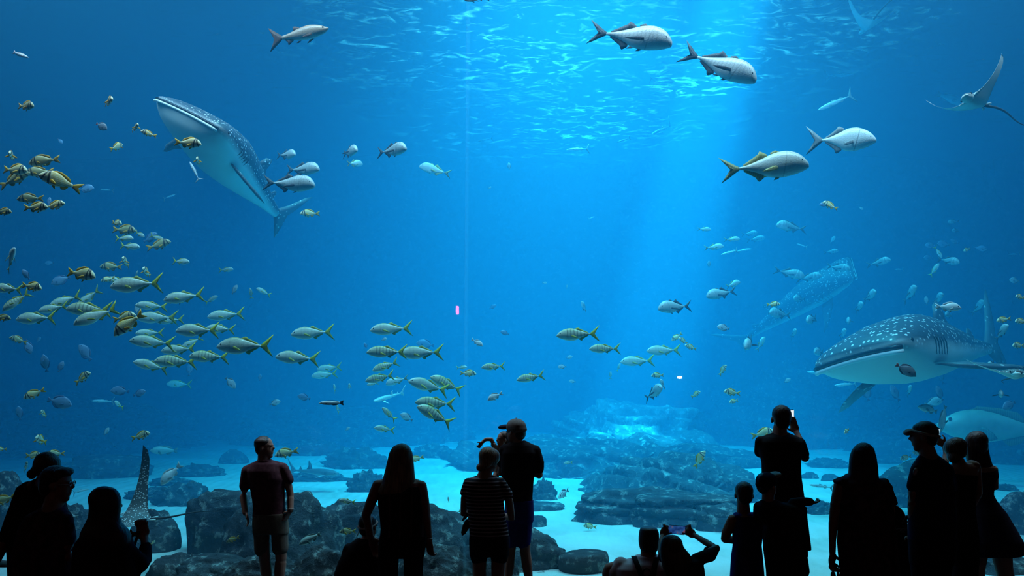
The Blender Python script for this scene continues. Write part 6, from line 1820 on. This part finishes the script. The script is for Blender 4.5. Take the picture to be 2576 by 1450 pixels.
for (wr, dr, ac, tip, s_) in (((1748, 1349, 0.31), (-0.75, 0.25, 0.55), (-0.5, -0.2, -0.8), 1720, 1), ((1668, 1351, 0.32), (0.35, 0.2, 0.9), (0.9, -0.2, -0.3), 1686, -1)):
    w_ = g.p(*wr); d = Vector(dr).normalized(); a = Vector(ac); a = (a - d * a.dot(d)).normalized()
    g.add('body', ell(w_ + d * 0.035, (d * 0.045, a * 0.034, d.cross(a) * 0.015)))
    k0 = w_ + d * 0.06
    for i in range(4):                    # fingers arch over the phone's edge
        kn = g.p(tip + s_ * (16 - 4.0 * i), 1322 + 1.2 * i + (3 if i == 3 else 0), 0.33 + 0.012 * i)
        end = g.p(tip + s_ * (1 - 1.2 * i), 1326 + 2.6 * i, 0.372)
        r0 = w_ + d * 0.055 + a * (0.022 - 0.015 * i) * -s_
        g.add('body', tube([r0, r0.lerp(kn, 0.55) + Vector((0, 0, 0.006)), kn, end], [0.009, 0.0088, 0.0082, 0.0065], 10))
        g.add('body', ell(end, (Vector((0.0065, 0, 0)), Vector((0, 0.0065, 0)), Vector((0, 0, 0.0065))), 6)); g.add('body', ell(kn, (Vector((0.0085, 0, 0)), Vector((0, 0.0085, 0)), Vector((0, 0, 0.0085))), 6))
    te = g.p(tip - s_ * 3, 1342, 0.345); tm = g.p(tip + s_ * 12, 1346, 0.325)
    g.add('body', tube([w_ + d * 0.02, tm, te], [0.011, 0.0095, 0.007], 10)); g.add('body', ell(te, (Vector((0.007, 0, 0)), Vector((0, 0.007, 0)), Vector((0, 0, 0.007))), 6))
g.sit(1742); g.done()


# phones: lit screens turned to their owners
def screen_mat(name, stops, scale=6.0, strength=1.0):
    k = NT(name)
    tc = k.n('ShaderNodeTexCoord')
    n1 = k.n('ShaderNodeTexNoise', Scale=scale, Detail=4.0); k.l(tc.outputs['Object'], n1.inputs['Vector'])
    r = k.ramp(n1.outputs['Fac'], stops)
    e = k.n('ShaderNodeEmission', Strength=strength); k.l(r.outputs[0], e.inputs[0]); k.l(e.outputs[0], k.out.inputs['Surface'])
    return k.m


def phone(c, wv, hv, w, h, label, scr, t=0.009):
    """Phone centred at C, its width along WV and height along HV; the screen faces WV x HV."""
    wv = Vector(wv).normalized(); hv = Vector(hv); hv = (hv - wv * hv.dot(wv)).normalized(); n = wv.cross(hv)
    M = Matrix.Translation(c) @ Matrix((wv, hv, n)).transposed().to_4x4()
    o = empty('smartphone', c, label, 'phone', 'phones held up to film'); o.matrix_world = M
    bm = bmesh.new(); bmesh.ops.create_cube(bm, size=1.0)
    bmesh.ops.scale(bm, vec=(w, h, t), verts=bm.verts)
    bmesh.ops.bevel(bm, geom=[e for e in bm.edges if abs(e.verts[0].co.z - e.verts[1].co.z) > t * 0.5], offset=min(w, h) * 0.14, segments=4, affect='EDGES')
    me = bpy.data.meshes.new('phone_body'); bm.to_mesh(me); bm.free(); me.materials.append(M_PHONE)
    b = bpy.data.objects.new('phone_body', me); COL.objects.link(b); b.parent = o
    s = make_mesh('screen', [(-w * .46, -h * .44, t * .5 + .0006), (w * .46, -h * .44, t * .5 + .0006), (w * .46, h * .44, t * .5 + .0006), (-w * .46, h * .44, t * .5 + .0006),
                             (-w * .46, -h * .44, t * .4), (w * .46, -h * .44, t * .4), (w * .46, h * .44, t * .4), (-w * .46, h * .44, t * .4)],
                  [(0, 1, 2, 3), (7, 6, 5, 4), (0, 4, 5, 1), (1, 5, 6, 2), (2, 6, 7, 3), (3, 7, 4, 0)], scr, False)
    q = bpy.data.objects.new('screen', s); COL.objects.link(q); q.parent = o
    v, f = ball((w * .32, h * .40, -t * .5), 0.006, 6, (1, 1, 0.5)); l = bpy.data.objects.new('camera_lens', make_mesh('camera_lens', v, f, M_EYE)); COL.objects.link(l); l.parent = o
    return o


M_PHONE = mat_plain('black_phone', (0.012, 0.012, 0.014), 0.3, 0.05, 5, 0.5)
S_BLUE = screen_mat('blue_phone_picture', [(0.30, (0.005, 0.02, 0.12)), (0.5, (0.02, 0.09, 0.35)), (0.62, (0.04, 0.16, 0.42)), (0.70, (0.30, 0.08, 0.12))], 26.0, 0.55)
S_WHITE = screen_mat('bright_phone_picture', [(0.3, (0.75, 0.9, 0.95)), (0.6, (1, 1, 1))], 8.0, 1.0)
S_PALE = screen_mat('pale_phone_picture', [(0.36, (0.02, 0.08, 0.14)), (0.45, (0.25, 0.55, 0.75)), (0.62, (0.6, 0.85, 0.95))], 16.0, 0.7)
phone(at(1702, 1333.5, 5.85 + 0.36), (0.99, 0, -0.08), (0.05, -0.1, 1), 0.138, 0.068, 'phone held level in both hands by the seated filming visitor', S_BLUE)
# --- boy in the blue sleeveless top
g = Fig(6.3, 'person, a boy with cropped hair in a blue sleeveless top, arms folded')
g.head(1871, 1247, 66, 5, 0, HAIR_BROWN, hs=0.965)
g.limb('body', [(1870, 1268, 0, 15), (1871, 1296, 0, 17)])
T = [(1290, 1852, 1898), (1298, 1846, 1912), (1315, 1846, 1918), (1345, 1844, 1918), (1372, 1845, 1914), (1400, 1841, 1917), (1450, 1838, 1921), (1500, 1840, 1920)]
g.rows('body', [(1296, 1842, 1916)] + T[2:], grow=-0.010)
g.rows('tank_top', T, grow=0.003); g.blob('tank_top', 1905, 1298, 14, 10, 18); g.blob('tank_top', 1854, 1298, 10, 9, 16)
g.limb('body', [(1843, 1308, 0, 13), (1828, 1340, 0.03, 12.5), (1824, 1356, 0.06, 11), (1860, 1362, 0.24, 8.5)]); g.hand((1860, 1362, 0.24), (0.9, 0.1, 0.1), (0, 0.3, 1), 0.8, 40)
g.limb('body', [(1914, 1308, 0, 11), (1918, 1345, 0.05, 10), (1880, 1366, 0.26, 8)]); g.hand((1880, 1366, 0.26), (-0.9, 0.1, 0.1), (0, 0.3, 1), 0.8, 40)
g.rows('shorts', [(1470, 1838, 1921), (1520, 1838, 1922), (1560, 1838, 1922)], grow=0.006)
g.mat.update(tank_top=M_BLUE, shorts=M_NAVY)
g.leg((1860, 1530, 20), (1860, 1610, 13), 1860); g.leg((1900, 1530, 20), (1900, 1610, 13), 1900)
g.done()

# --- tall man filming with a phone
g = Fig(7.2, 'person, tall, in a black T-shirt filming with a phone raised in the right hand')
g.head(1966, 1057, 72, 12, 0, HAIR_DARK, hs=0.95)
g.limb('body', [(1962, 1078, 0, 17), (1962, 1104, 0, 20)])
T = [(1100, 1918, 2006), (1112, 1908, 2018), (1135, 1910, 2016), (1165, 1917, 2013), (1200, 1918, 2014), (1250, 1919, 2021), (1300, 1920, 2024), (1345, 1922, 2026)]
g.rows('body', T, grow=-0.012); g.rows('shirt', [(1093, 1940, 1986)] + T, grow=0.003)
g.limb('shirt', [(1948, 1099, 0, 11), (1916, 1112, 0, 13)]); g.limb('shirt', [(1980, 1099, 0, 11), (2010, 1115, 0, 14)]); g.limb('shirt', [(1913, 1112, 0, 14), (1911, 1138, 0.1, 14)]); g.limb('shirt', [(2012, 1116, 0, 15), (2022, 1143, 0.02, 14)])
g.limb('body', [(1913, 1114, 0, 11), (1912, 1142, 0.14, 11), (1950, 1090, 0.40, 8), (1972, 1066, 0.44, 7)]); g.hand((1972, 1068, 0.44), (0.6, 0.1, 0.7), (0.6, -0.4, -0.5), 0.95, 40)
g.limb('body', [(2012, 1116, 0, 11.5), (2025, 1152, 0.04, 11), (2012, 1108, 0.22, 9), (2003, 1086, 0.30, 7)]); g.hand((2003, 1088, 0.30), (-0.22, 0.2, 0.95), (-0.85, 0.3, -0.1), 1.0, 35)
g.rows('trousers', [(1335, 1921, 2027), (1370, 1924, 2028), (1400, 1926, 2030)], grow=0.004)
g.limb('trousers', [(1950, 1390, 0, 25), (1950, 1500, 0, 19), (1948, 1590, 0, 15)]); g.limb('trousers', [(2004, 1390, 0, 25), (2006, 1500, 0, 19), (2008, 1590, 0, 15)])
g.mat.update(shirt=M_BLACK, trousers=M_JEAN)
g.leg((1950, 1390, 20), (1950, 1480, 14), 1948); g.leg((2004, 1390, 20), (2006, 1480, 14), 2008)
g.done()
phone(g.p(1990, 1050, 0.40), (0.86, 0.5, 0), (0.0, -0.08, 1), 0.072, 0.145, 'phone with a bright white screen beside the tall man\'s head', S_WHITE)

# --- boy with a backward cap, one arm held out
g = Fig(6.0, 'person, a boy in dark clothes and a cap with pale brim, one arm stretched sideways')
g.head(1931, 1223, 64, 65, 0, HAIR_DARK, hs=0.93)
g.limb('body', [(1932, 1240, 0, 14), (1932, 1264, 0, 16)])
c, f, sd, u, hh = g.hf
g.add('cap', ell(c + (u * 0.20 - f * 0.05) * hh, (f * 0.44 * hh, sd * 0.40 * hh, u * 0.34 * hh))); g.mat['cap'] = M_NAVY
g.add('cap', ell(c + (u * 0.06 - f * 0.14) * hh, (f * 0.36 * hh, sd * 0.38 * hh, u * 0.22 * hh)))
g.extra.append(('cap_brim', ell(g.p(1948, 1196, 0.04), (Vector((0.048, 0, 0.004)), Vector((0, 0.07, 0)), Vector((0.008, 0, 0.026)))), M_PALE))
T = [(1264, 1908, 1968), (1272, 1899, 2004), (1290, 1903, 2016), (1320, 1921, 2016), (1360, 1921, 2018), (1388, 1922, 2022)]
g.rows('body', T, grow=-0.012); g.rows('sweatshirt', [(1257, 1918, 1950)] + T, grow=0.003)
g.limb('sweatshirt', [(1996, 1266, 0, 13), (2022, 1263, 0.02, 12), (2038, 1263, 0.04, 10.5)])
g.limb('sweatshirt', [(1908, 1276, 0, 13), (1906, 1300, 0.1, 12), (1930, 1320, 0.24, 10)])
g.limb('body', [(1996, 1266, 0, 9), (2036, 1263, 0.04, 8), (2041, 1264, 0.05, 7.5)]); g.hand((2039, 1264, 0.04), (0.9, 0.3, -0.1), (0.05, 0.95, -0.25), 0.62, 60)
g.limb('body', [(1908, 1276, 0, 9), (1906, 1300, 0.1, 8.5), (1940, 1325, 0.28, 6.5)]); g.hand((1940, 1325, 0.28), (0.9, 0.2, -0.1), (0, 0.3, 1), 0.75, 40)
g.rows('jacket', [(1275, 2006, 2030), (1300, 2012, 2031), (1340, 2014, 2036), (1380, 2016, 2041), (1386, 2017, 2042)], k=0.7)
g.rows('trousers', [(1380, 1922, 2024), (1410, 1926, 2030), (1440, 1930, 2034)], grow=0.003)
g.limb('trousers', [(1955, 1430, 0, 26), (1958, 1520, 0, 20), (1958, 1640, 0, 15)]); g.limb('trousers', [(2008, 1430, 0, 26), (2008, 1520, 0, 20), (2008, 1640, 0, 15)])
g.mat.update(sweatshirt=M_BLACK, jacket=M_BLACK, trousers=M_BLACK)
g.leg((1955, 1430, 20), (1958, 1540, 14), 1958); g.leg((2008, 1430, 20), (2008, 1540, 14), 2008)
g.done()

# --- woman in the ruffled dress
g = Fig(5.9, 'person with long dark hair in a ruffled dark floral dress, seen from behind')
g.head(2171, 1153, 72, 0, 0, HAIR_DARK)
g.rows('hair', [(1116, 2160, 2182), (1121, 2153, 2190), (1132, 2144, 2198), (1150, 2138, 2204), (1175, 2136, 2207), (1200, 2135, 2209), (1222, 2134, 2212), (1245, 2140, 2212), (1262, 2152, 2200)], k=0.6, d=-0.02, kmax=0.14)
g.limb('body', [(2171, 1180, 0, 17), (2171, 1212, 0, 22)])
T = [(1204, 2125, 2218), (1214, 2112, 2230), (1240, 2112, 2236), (1280, 2114, 2244), (1330, 2111, 2248), (1365, 2110, 2251), (1400, 2113, 2256), (1450, 2118, 2260), (1520, 2116, 2264), (1590, 2112, 2268)]
g.rows('body', T[:8], grow=-0.014); g.rows('dress', T, grow=0.003)
rr = random.Random(4)
for q in range(8):                         # ruffles along the shoulders
    g.blob('dress', 2106 + 5 * q, 1214 - 2.2 * q + rr.uniform(-2, 2), 9, 7, 20, tilt=rr.uniform(-20, 20))
for (x_, y_) in ((2226, 1212), (2233, 1224), (2238, 1238), (2244, 1252), (2247, 1264)):
    g.blob('dress', x_, y_, 9, 9, 18)
g.limb('body', [(2110, 1224, 0, 13), (2101, 1270, 0, 12.5), (2096, 1318, 0.02, 11.5), (2094, 1360, 0.05, 9), (2094, 1394, 0.06, 8)]); g.hand((2094, 1393, 0.06), (-0.05, 0.1, -1), (0.75, 0.5, 0), 0.98, 60)
g.limb('body', [(2234, 1228, 0, 12), (2240, 1290, 0.05, 11), (2236, 1340, 0.2, 8.5)]); g.hand((2236, 1340, 0.2), (0, 0.4, -0.9), (-0.7, 0.5, 0), 0.98, 50)
g.mat['dress'] = M_FLORAL
g.leg((2155, 1560, 20), (2155, 1620, 14), 2155); g.leg((2218, 1560, 20), (2218, 1620, 14), 2218)
g.done()
HB = g
# bag dangling from her hand
o = empty('handbag', HB.p(2102, 1500, 0.07), 'dark bag hanging from the hand of the woman in the ruffled dress', 'bag')
for x0_, x1_, d_ in ((2097, 2112, 0.06), (2104, 2108, 0.10)):
    v, f = tube([HB.p(2092 + 6, 1418, d_), HB.p(x0_ + 6, 1426, d_), HB.p(2108, 1436, d_), HB.p(x1_ - 1, 1452, d_), HB.p(x1_, 1480, d_)], 0.008, 8); mesh_obj('strap', v, f, M_BLACK, o)
v, f = tube([HB.p(2110, 1440, 0.06), HB.p(2114, 1428, 0.06), HB.p(2118, 1440, 0.06), HB.p(2117, 1480, 0.06)], 0.007, 8); mesh_obj('strap', v, f, M_BLACK, o)
v, f = ell(HB.p(2096, 1450, 0.05), (Vector((0.018, 0, 0)), Vector((0, 0.02, 0)), Vector((0, 0, 0.035)))); mesh_obj('tag', v, f, M_BLACK, o)
V_, F_ = [], []
for y_, a_, b_ in ((1478, 2084, 2134), (1500, 2078, 2140), (1570, 2074, 2144), (1600, 2078, 2140)):
    c_ = HB.p((a_ + b_) / 2, y_, 0.08); hw_ = (b_ - a_) / 2 * HB.m
    for j in range(20):
        t = 2 * math.pi * j / 20
        V_.append(c_ + Vector((hw_ * math.copysign(abs(math.cos(t)) ** 0.6, math.cos(t)), 0.05 * math.copysign(abs(math.sin(t)) ** 0.6, math.sin(t)), 0)))
for i in range(3):
    for j in range(20):
        F_.append((i * 20 + j, (i + 1) * 20 + j, (i + 1) * 20 + (j + 1) % 20, i * 20 + (j + 1) % 20))
F_ += [tuple(range(20)), tuple(range(60, 80))[::-1]]
mesh_obj('bag_body', V_, F_, M_BLACK, o)

# stroller between her and the man in the visor
SY = 6.55
m_ = mpp(2260, 1330, SY)
o = empty('stroller', Vector((at(2262, 1330, SY).x, SY, floor_z(SY))), 'dark stroller with a piped hood, between the ruffled dress and the man in the visor', 'stroller')
cn = at(2250, 1332, SY)
V_, F_ = [], []
for i in range(15):                       # hood: a curved shell with thickness
    a = math.pi * i / 14
    for j in range(9):
        b = math.pi * 0.5 * j / 8
        for rr_ in (1.0, 0.93):
            V_.append(cn + Vector((math.cos(a) * 34 * m_ * rr_ * (0.55 + 0.45 * math.sin(b)), 0.24 * math.cos(b) * rr_, math.sin(a) * 58 * m_ * rr_ * (0.35 + 0.65 * math.sin(b)))))
for i in range(14):
    for j in range(8):
        q = (i * 9 + j) * 2; w_ = q + 18
        F_ += [(q, q + 2, w_ + 2, w_), (q + 1, w_ + 1, w_ + 3, q + 3)]
mesh_obj('hood', V_, F_, M_BLACK, o)
pp = [cn + Vector((math.cos(a) * 34 * m_, -0.004, math.sin(a) * 58 * m_ + 0.002)) for a in np.linspace(0.25, 2.2, 14)]
v, f = tube(pp, 0.004, 6); mesh_obj('piping', v, f, M_PALE, o)
v, f = tube([at(2268, 1332, SY - 0.02), at(2275, 1312, SY - 0.06), at(2283, 1300, SY - 0.12)], 0.011, 8); mesh_obj('handle', v, f, M_BLACK, o)
v, f = tube([at(2230, 1332, SY - 0.02), at(2237, 1312, SY - 0.06), at(2245, 1300, SY - 0.12)], 0.011, 8); mesh_obj('handle', v, f, M_BLACK, o)
V_, F_ = [], []
for z_, hw_, hd_ in ((cn.z + 0.02, 0.17, 0.2), (cn.z - 0.2, 0.17, 0.2), (cn.z - 0.42, 0.15, 0.2), (cn.z - 0.48, 0.12, 0.16)):
    for j in range(20):
        t = 2 * math.pi * j / 20
        V_.append(Vector((cn.x + hw_ * math.copysign(abs(math.cos(t)) ** 0.6, math.cos(t)), SY + 0.12 + hd_ * math.copysign(abs(math.sin(t)) ** 0.6, math.sin(t)), z_)))
for i in range(3):
    for j in range(20):
        F_.append((i * 20 + j, (i + 1) * 20 + j, (i + 1) * 20 + (j + 1) % 20, i * 20 + (j + 1) % 20))
F_ += [tuple(range(20)), tuple(range(60, 80))[::-1]]
mesh_obj('seat', V_, F_, M_BLACK, o)
for q in (-1, 1):
    v, f = tube([Vector((cn.x + 0.16 * q, SY - 0.02, cn.z)), Vector((cn.x + 0.18 * q, SY + 0.1, floor_z(SY) + 0.09))], 0.012, 8); mesh_obj('frame', v, f, M_METALF, o)
    for yy in (-0.05, 0.38):
        ring = [Vector((cn.x + 0.2 * q, SY + yy + 0.075 * math.cos(t), floor_z(SY) + 0.092 + 0.075 * math.sin(t))) for t in np.linspace(0, 6.283, 19)]
        v, f = tube(ring, 0.016, 8); mesh_obj('wheel', v, f, M_BLACK, o)

# --- man in the visor
g = Fig(6.15, 'person in a dark T-shirt with a white shoulder mark and a pale sun visor')
g.head(2321, 1100, 74, -62, 0, HAIR_DARK)
g.blob('hair', 2304, 1073, 4, 5, 6); g.blob('hair', 2328, 1086, 25, 21, 24); g.blob('hair', 2316, 1078, 20, 13, 18)
g.limb('body', [(2328, 1122, 0, 19), (2336, 1150, 0, 22)])
c, f, sd, u, hh = g.hf
g.extra.append(('visor_band', tube([c + (f * (math.cos(t) * 0.43 - 0.08) + sd * math.sin(t) * 0.375 + u * (0.13 + 0.10 * math.cos(t))) * hh for t in np.linspace(0, 6.283, 27)], 0.011, 8), M_PALE))
g.extra.append(('visor_brim', ell(c + (u * 0.15 + f * 0.42) * hh, (f * 0.17 * hh - u * 0.07 * hh, sd * 0.27 * hh, u * 0.10 * hh + f * 0.06 * hh)), M_PALE))
T = [(1158, 2306, 2376), (1172, 2298, 2390), (1195, 2293, 2394), (1225, 2290, 2398), (1270, 2288, 2400), (1320, 2288, 2401), (1362, 2288, 2400)]
g.rows('body', T, grow=-0.012); g.rows('shirt', [(1146, 2314, 2358)] + T, grow=0.003)
g.limb('shirt', [(2322, 1154, 0, 12), (2305, 1180, 0, 13)]); g.limb('shirt', [(2352, 1154, 0, 12), (2383, 1181, 0, 14)]); g.limb('shirt', [(2304, 1182, -0.02, 13), (2295, 1225, -0.03, 14)]); g.limb('shirt', [(2385, 1182, 0, 14), (2394, 1225, 0.02, 14)])
g.limb('body', [(2304, 1184, -0.02, 10.5), (2294, 1268, -0.03, 10.5), (2296, 1330, 0.03, 8), (2298, 1348, 0.05, 7.5)]); g.hand((2298, 1347, 0.05), (0.1, 0.3, -0.95), (-0.6, 0.6, 0), 1.0, 40)
g.extra.append(('bracelet', tube([g.p(2297 + 8.6 * math.cos(t), 1350, 0.05 + 0.027 * math.sin(t)) for t in np.linspace(0, 6.28, 15)], 0.004, 6), M_METALF))
g.limb('body', [(2386, 1184, 0, 11), (2392, 1262, 0.06, 10.5), (2380, 1320, 0.2, 8)]); g.hand((2380, 1320, 0.2), (-0.3, 0.5, -0.8), (-0.7, 0.4, 0.2), 1.0, 40)
v, f = fin_sheet([(2300, 1198), (2296, 1196), (2297, 1184), (2302, 1177), (2307, 1178), (2308, 1186), (2305, 1195)], 0.006, lambda a, b, t: g.p(a, b, -0.115 + t)); g.extra.append(('shirt_mark', (v, f), M_WHITE))
g.rows('trousers', [(1352, 2288, 2402), (1390, 2290, 2400), (1420, 2292, 2396)], grow=0.004)
g.limb('trousers', [(2318, 1410, 0, 27), (2318, 1520, 0, 20), (2316, 1630, 0, 15)]); g.limb('trousers', [(2368, 1410, 0, 27), (2366, 1520, 0, 20), (2364, 1630, 0, 15)])
g.mat.update(shirt=M_NAVY, trousers=M_BLACK)
g.leg((2318, 1410, 22), (2318, 1530, 14), 2316); g.leg((2368, 1410, 22), (2366, 1530, 14), 2364)
g.done()

# --- woman filming beside him
g = Fig(6.75, 'person with tied-up dark hair and a bare shoulder, holding a phone up')
g.head(2403, 1133, 60, -25, 0, HAIR_BROWN)
g.blob('hair', 2403, 1128, 28, 25, 27); g.blob('hair', 2400, 1152, 17, 14, 18, -0.03)
g.limb('body', [(2408, 1155, 0, 14), (2416, 1176, 0, 18)])
T = [(1166, 2396, 2452), (1176, 2388, 2464), (1200, 2392, 2458), (1240, 2396, 2452), (1290, 2398, 2452), (1340, 2396, 2458), (1380, 2396, 2460)]
g.rows('body', T, grow=-0.008); g.rows('top', [(1190, 2392, 2452)] + T[2:], grow=0.004)
g.blob('body', 2449, 1169, 16, 10, 16, tilt=-20)
g.limb('body', [(2392, 1180, 0, 11), (2376, 1190, 0.14, 10), (2380, 1140, 0.28, 7.5), (2376, 1120, 0.31, 6.5)]); g.hand((2377, 1121, 0.31), (-0.75, 0.15, 0.55), (-0.1, -0.2, 0.9), 0.9, 35)
g.limb('body', [(2455, 1178, 0, 12), (2460, 1240, 0.02, 11), (2440, 1285, 0.15, 8)]); g.hand((2440, 1285, 0.15), (-0.4, 0.5, -0.7), (-0.6, 0.5, 0.2), 0.95, 40)
g.rows('trousers', [(1330, 2396, 2458), (1380, 2395, 2462), (1420, 2397, 2460)], grow=0.004)
for x_ in (2412, 2444): g.limb('trousers', [(x_, 1410, 0, 17), (x_, 1500, 0, 14), (x_, 1590, 0, 11)])
g.mat.update(top=M_BLACK, trousers=M_BLACK)
g.leg((2412, 1400, 14), (2412, 1500, 11), 2412); g.leg((2444, 1400, 14), (2444, 1500, 11), 2444)
g.done()
phone(g.p(2357.5, 1095, 0.36), (0.94, 0.25, 0), (0.0, -0.06, 1), 0.062, 0.124, 'phone with a pale picture on it, held up beside the man in the visor', S_PALE)

# --- woman in the flared dress at the right edge
g = Fig(8.0, 'person with long dark hair in a flared knee-length dress at the right')
g.head(2455, 1119, 64, -10, 0, HAIR_DARK)
g.rows('hair', [(1086, 2446, 2464), (1091, 2438, 2472), (1102, 2430, 2480), (1125, 2426, 2484), (1150, 2430, 2489), (1170, 2436, 2495), (1190, 2440, 2497), (1208, 2448, 2490)], k=0.6, d=-0.02, kmax=0.14)
g.limb('body', [(2456, 1142, 0, 14), (2460, 1168, 0, 18)])
T = [(1164, 2436, 2492), (1176, 2424, 2505), (1195, 2428, 2506), (1220, 2436, 2500), (1245, 2438, 2497)]
g.rows('body', T + [(1300, 2436, 2505)], grow=-0.010); g.rows('dress', [(1172, 2430, 2500)] + T[2:] + [(1262, 2434, 2506), (1290, 2428, 2528), (1325, 2422, 2548), (1360, 2416, 2567), (1384, 2414, 2573), (1396, 2420, 2566)], grow=0.003, k=0.6, kmax=0.26)
g.limb('dress', [(2500, 1184, 0, 10), (2503, 1200, 0, 9)])
g.limb('body', [(2500, 1182, 0, 10), (2502, 1225, 0.05, 9), (2470, 1240, 0.2, 7)]); g.hand((2470, 1240, 0.2), (-0.9, 0.2, 0.1), (0, 0.3, 1), 0.95, 40)
g.limb('body', [(2430, 1182, 0, 10), (2424, 1225, 0.08, 9), (2450, 1245, 0.22, 7)]); g.hand((2450, 1245, 0.22), (0.9, 0.2, 0.1), (0, 0.3, 1), 0.95, 40)
g.mat['dress'] = M_NAVY
g.leg((2462, 1370, 25), (2458, 1432, 18), 2456); g.leg((2515, 1370, 27), (2526, 1432, 20), 2540)
g.done()

# --- group of three at the left edge
g = Fig(5.95, 'person with tied-back hair and striped shoulder, leaning behind the bespectacled man')
g.head(122, 1178, 72, 80, -8, HAIR_BROWN)
g.blob('hair', 118, 1168, 33, 26, 30); g.blob('hair', 80, 1194, 11, 13, 14, tilt=30); g.blob('hair', 92, 1184, 14, 12, 18)
g.limb('body', [(112, 1200, 0, 16), (100, 1228, 0, 20)])
T = [(1212, 66, 122), (1226, 46, 142), (1262, 34, 160), (1300, 24, 168), (1340, 20, 172), (1400, 26, 172), (1460, 28, 172), (1540, 28, 174), (1620, 30, 174)]
g.rows('body', T, grow=-0.012); g.rows('blouse', T, grow=0.003)
g.limb('blouse', [(62, 1240, -0.04, 18), (38, 1290, -0.06, 18), (14, 1352, -0.05, 16)])
g.limb('body', [(62, 1240, -0.04, 13), (10, 1372, -0.05, 12.5), (-12, 1418, 0.02, 10), (20, 1420, 0.2, 8.5)]); g.hand((20, 1418, 0.2), (0.9, 0.3, 0.05), (0, 0.3, 1), 1.0, 35)
g.limb('body', [(140, 1240, 0, 13), (160, 1320, 0.1, 11), (150, 1370, 0.25, 8)]); g.hand((150, 1370, 0.25), (0, 0.5, -0.8), (-0.7, 0.4, 0), 1.0, 40)
g.blob('shoulder_yoke', 86, 1220, 24, 12, 24, -0.06, tilt=35)
g.mat.update(blouse=M_BLACK, shoulder_yoke=M_STRIPEL)
g.leg((70, 1600, 24), (70, 1680, 16), 70); g.leg((130, 1600, 24), (130, 1680, 16), 130)
g.done()
g = Fig(5.3, 'person in profile with short dark hair, spectacles and a collared shirt')
g.head(147, 1220, 88, 82, 2, HAIR_DARK, glasses=True)
g.blob('hair', 140, 1192, 34, 18, 34); g.blob('hair', 122, 1222, 20, 28, 30); g.blob('hair', 164, 1188, 20, 12, 24)
g.limb('body', [(140, 1248, 0, 22), (132, 1284, 0, 26)])
T = [(1284, 94, 166), (1296, 70, 176), (1325, 54, 182), (1352, 46, 186), (1400, 34, 185), (1450, 30, 184), (1520, 32, 184), (1600, 34, 182), (1680, 34, 182)]
g.rows('body', T, grow=-0.014); g.rows('shirt', [(1276, 106, 156)] + T, grow=0.003)
g.limb('shirt', [(166, 1310, -0.04, 18), (172, 1360, -0.05, 16)]); g.limb('shirt', [(80, 1312, 0, 20), (62, 1370, 0, 18)])
g.limb('shirt', [(134, 1276, 0, 24), (152, 1278, 0.02, 14), (160, 1284, 0.03, 5)])
g.limb('body', [(166, 1312, -0.04, 13), (174, 1400, -0.05, 12), (150, 1450, 0.15, 9)]); g.hand((150, 1450, 0.15), (-0.3, 0.5, -0.8), (0.6, 0.5, 0), 1.0, 40)
g.limb('body', [(80, 1314, 0, 14), (56, 1420, 0.04, 12), (80, 1480, 0.2, 9)]); g.hand((80, 1480, 0.2), (0.3, 0.5, -0.8), (-0.6, 0.5, 0), 1.0, 40)
g.mat['shirt'] = M_FLORAL
g.leg((70, 1660, 28), (70, 1740, 18), 70); g.leg((140, 1660, 28), (140, 1740, 18), 140)
g.done()
g = Fig(4.95, 'person with long wavy dark hair, one raised hand holding a camera strap', vox=0.007)
g.head(268, 1270, 84, 55, 0, HAIR_DARK)
g.rows('hair', [(1226, 258, 280), (1231, 246, 290), (1242, 235, 299), (1260, 228, 304), (1280, 226, 303), (1300, 224, 300), (1318, 216, 304), (1334, 208, 320), (1350, 203, 326), (1366, 206, 326), (1384, 214, 318)], k=0.6, d=-0.03, kmax=0.15)
g.limb('body', [(266, 1300, 0, 20), (266, 1350, 0, 25)])
T = [(1342, 214, 318), (1356, 200, 328), (1380, 190, 334), (1410, 187, 340), (1450, 185, 346), (1520, 184, 350), (1620, 186, 352), (1700, 186, 352)]
g.rows('body', T, grow=-0.014); g.rows('jacket', T, grow=0.003)
g.limb('jacket', [(326, 1384, 0, 16), (352, 1420, 0.05, 22), (364, 1408, 0.10, 18), (366, 1378, 0.15, 15.5)]); g.limb('jacket', [(204, 1376, 0, 18), (192, 1450, 0.02, 18), (230, 1490, 0.2, 15)])
g.limb('body', [(326, 1386, 0, 13), (362, 1414, 0.08, 13), (366, 1380, 0.14, 11), (363, 1352, 0.18, 9.5)])
g.limb('body', [(204, 1378, 0, 14), (192, 1450, 0.02, 13), (236, 1494, 0.2, 10)]); g.hand((236, 1494, 0.2), (0.8, 0.4, 0.2), (0, 0.4, 0.8), 1.0, 50)
g.hand((363, 1354, 0.18), (-0.28, 0.1, 0.95), (-0.8, -0.3, -0.2), 0.98, 78)
g.mat['jacket'] = M_BLACK
g.leg((230, 1690, 30), (230, 1760, 18), 230); g.leg((305, 1690, 30), (305, 1760, 18), 305)
g.done()
o = empty('camera_strap', g.p(345, 1345, 0.17), 'black strap hanging from the raised hand of the woman with wavy dark hair', 'strap')
v, f = tube([g.p(352, 1337, 0.17), g.p(345, 1352, 0.16), g.p(338, 1372, 0.12), g.p(331, 1396, 0.04)], 0.009, 8); mesh_obj('strap', v, f, M_BLACK, o)
v, f = tube([g.p(349, 1338, 0.17), g.p(338, 1346, 0.16), g.p(328, 1353, 0.13), g.p(318, 1360, 0.08)], 0.008, 8); mesh_obj('strap_end', v, f, M_BLACK, o)
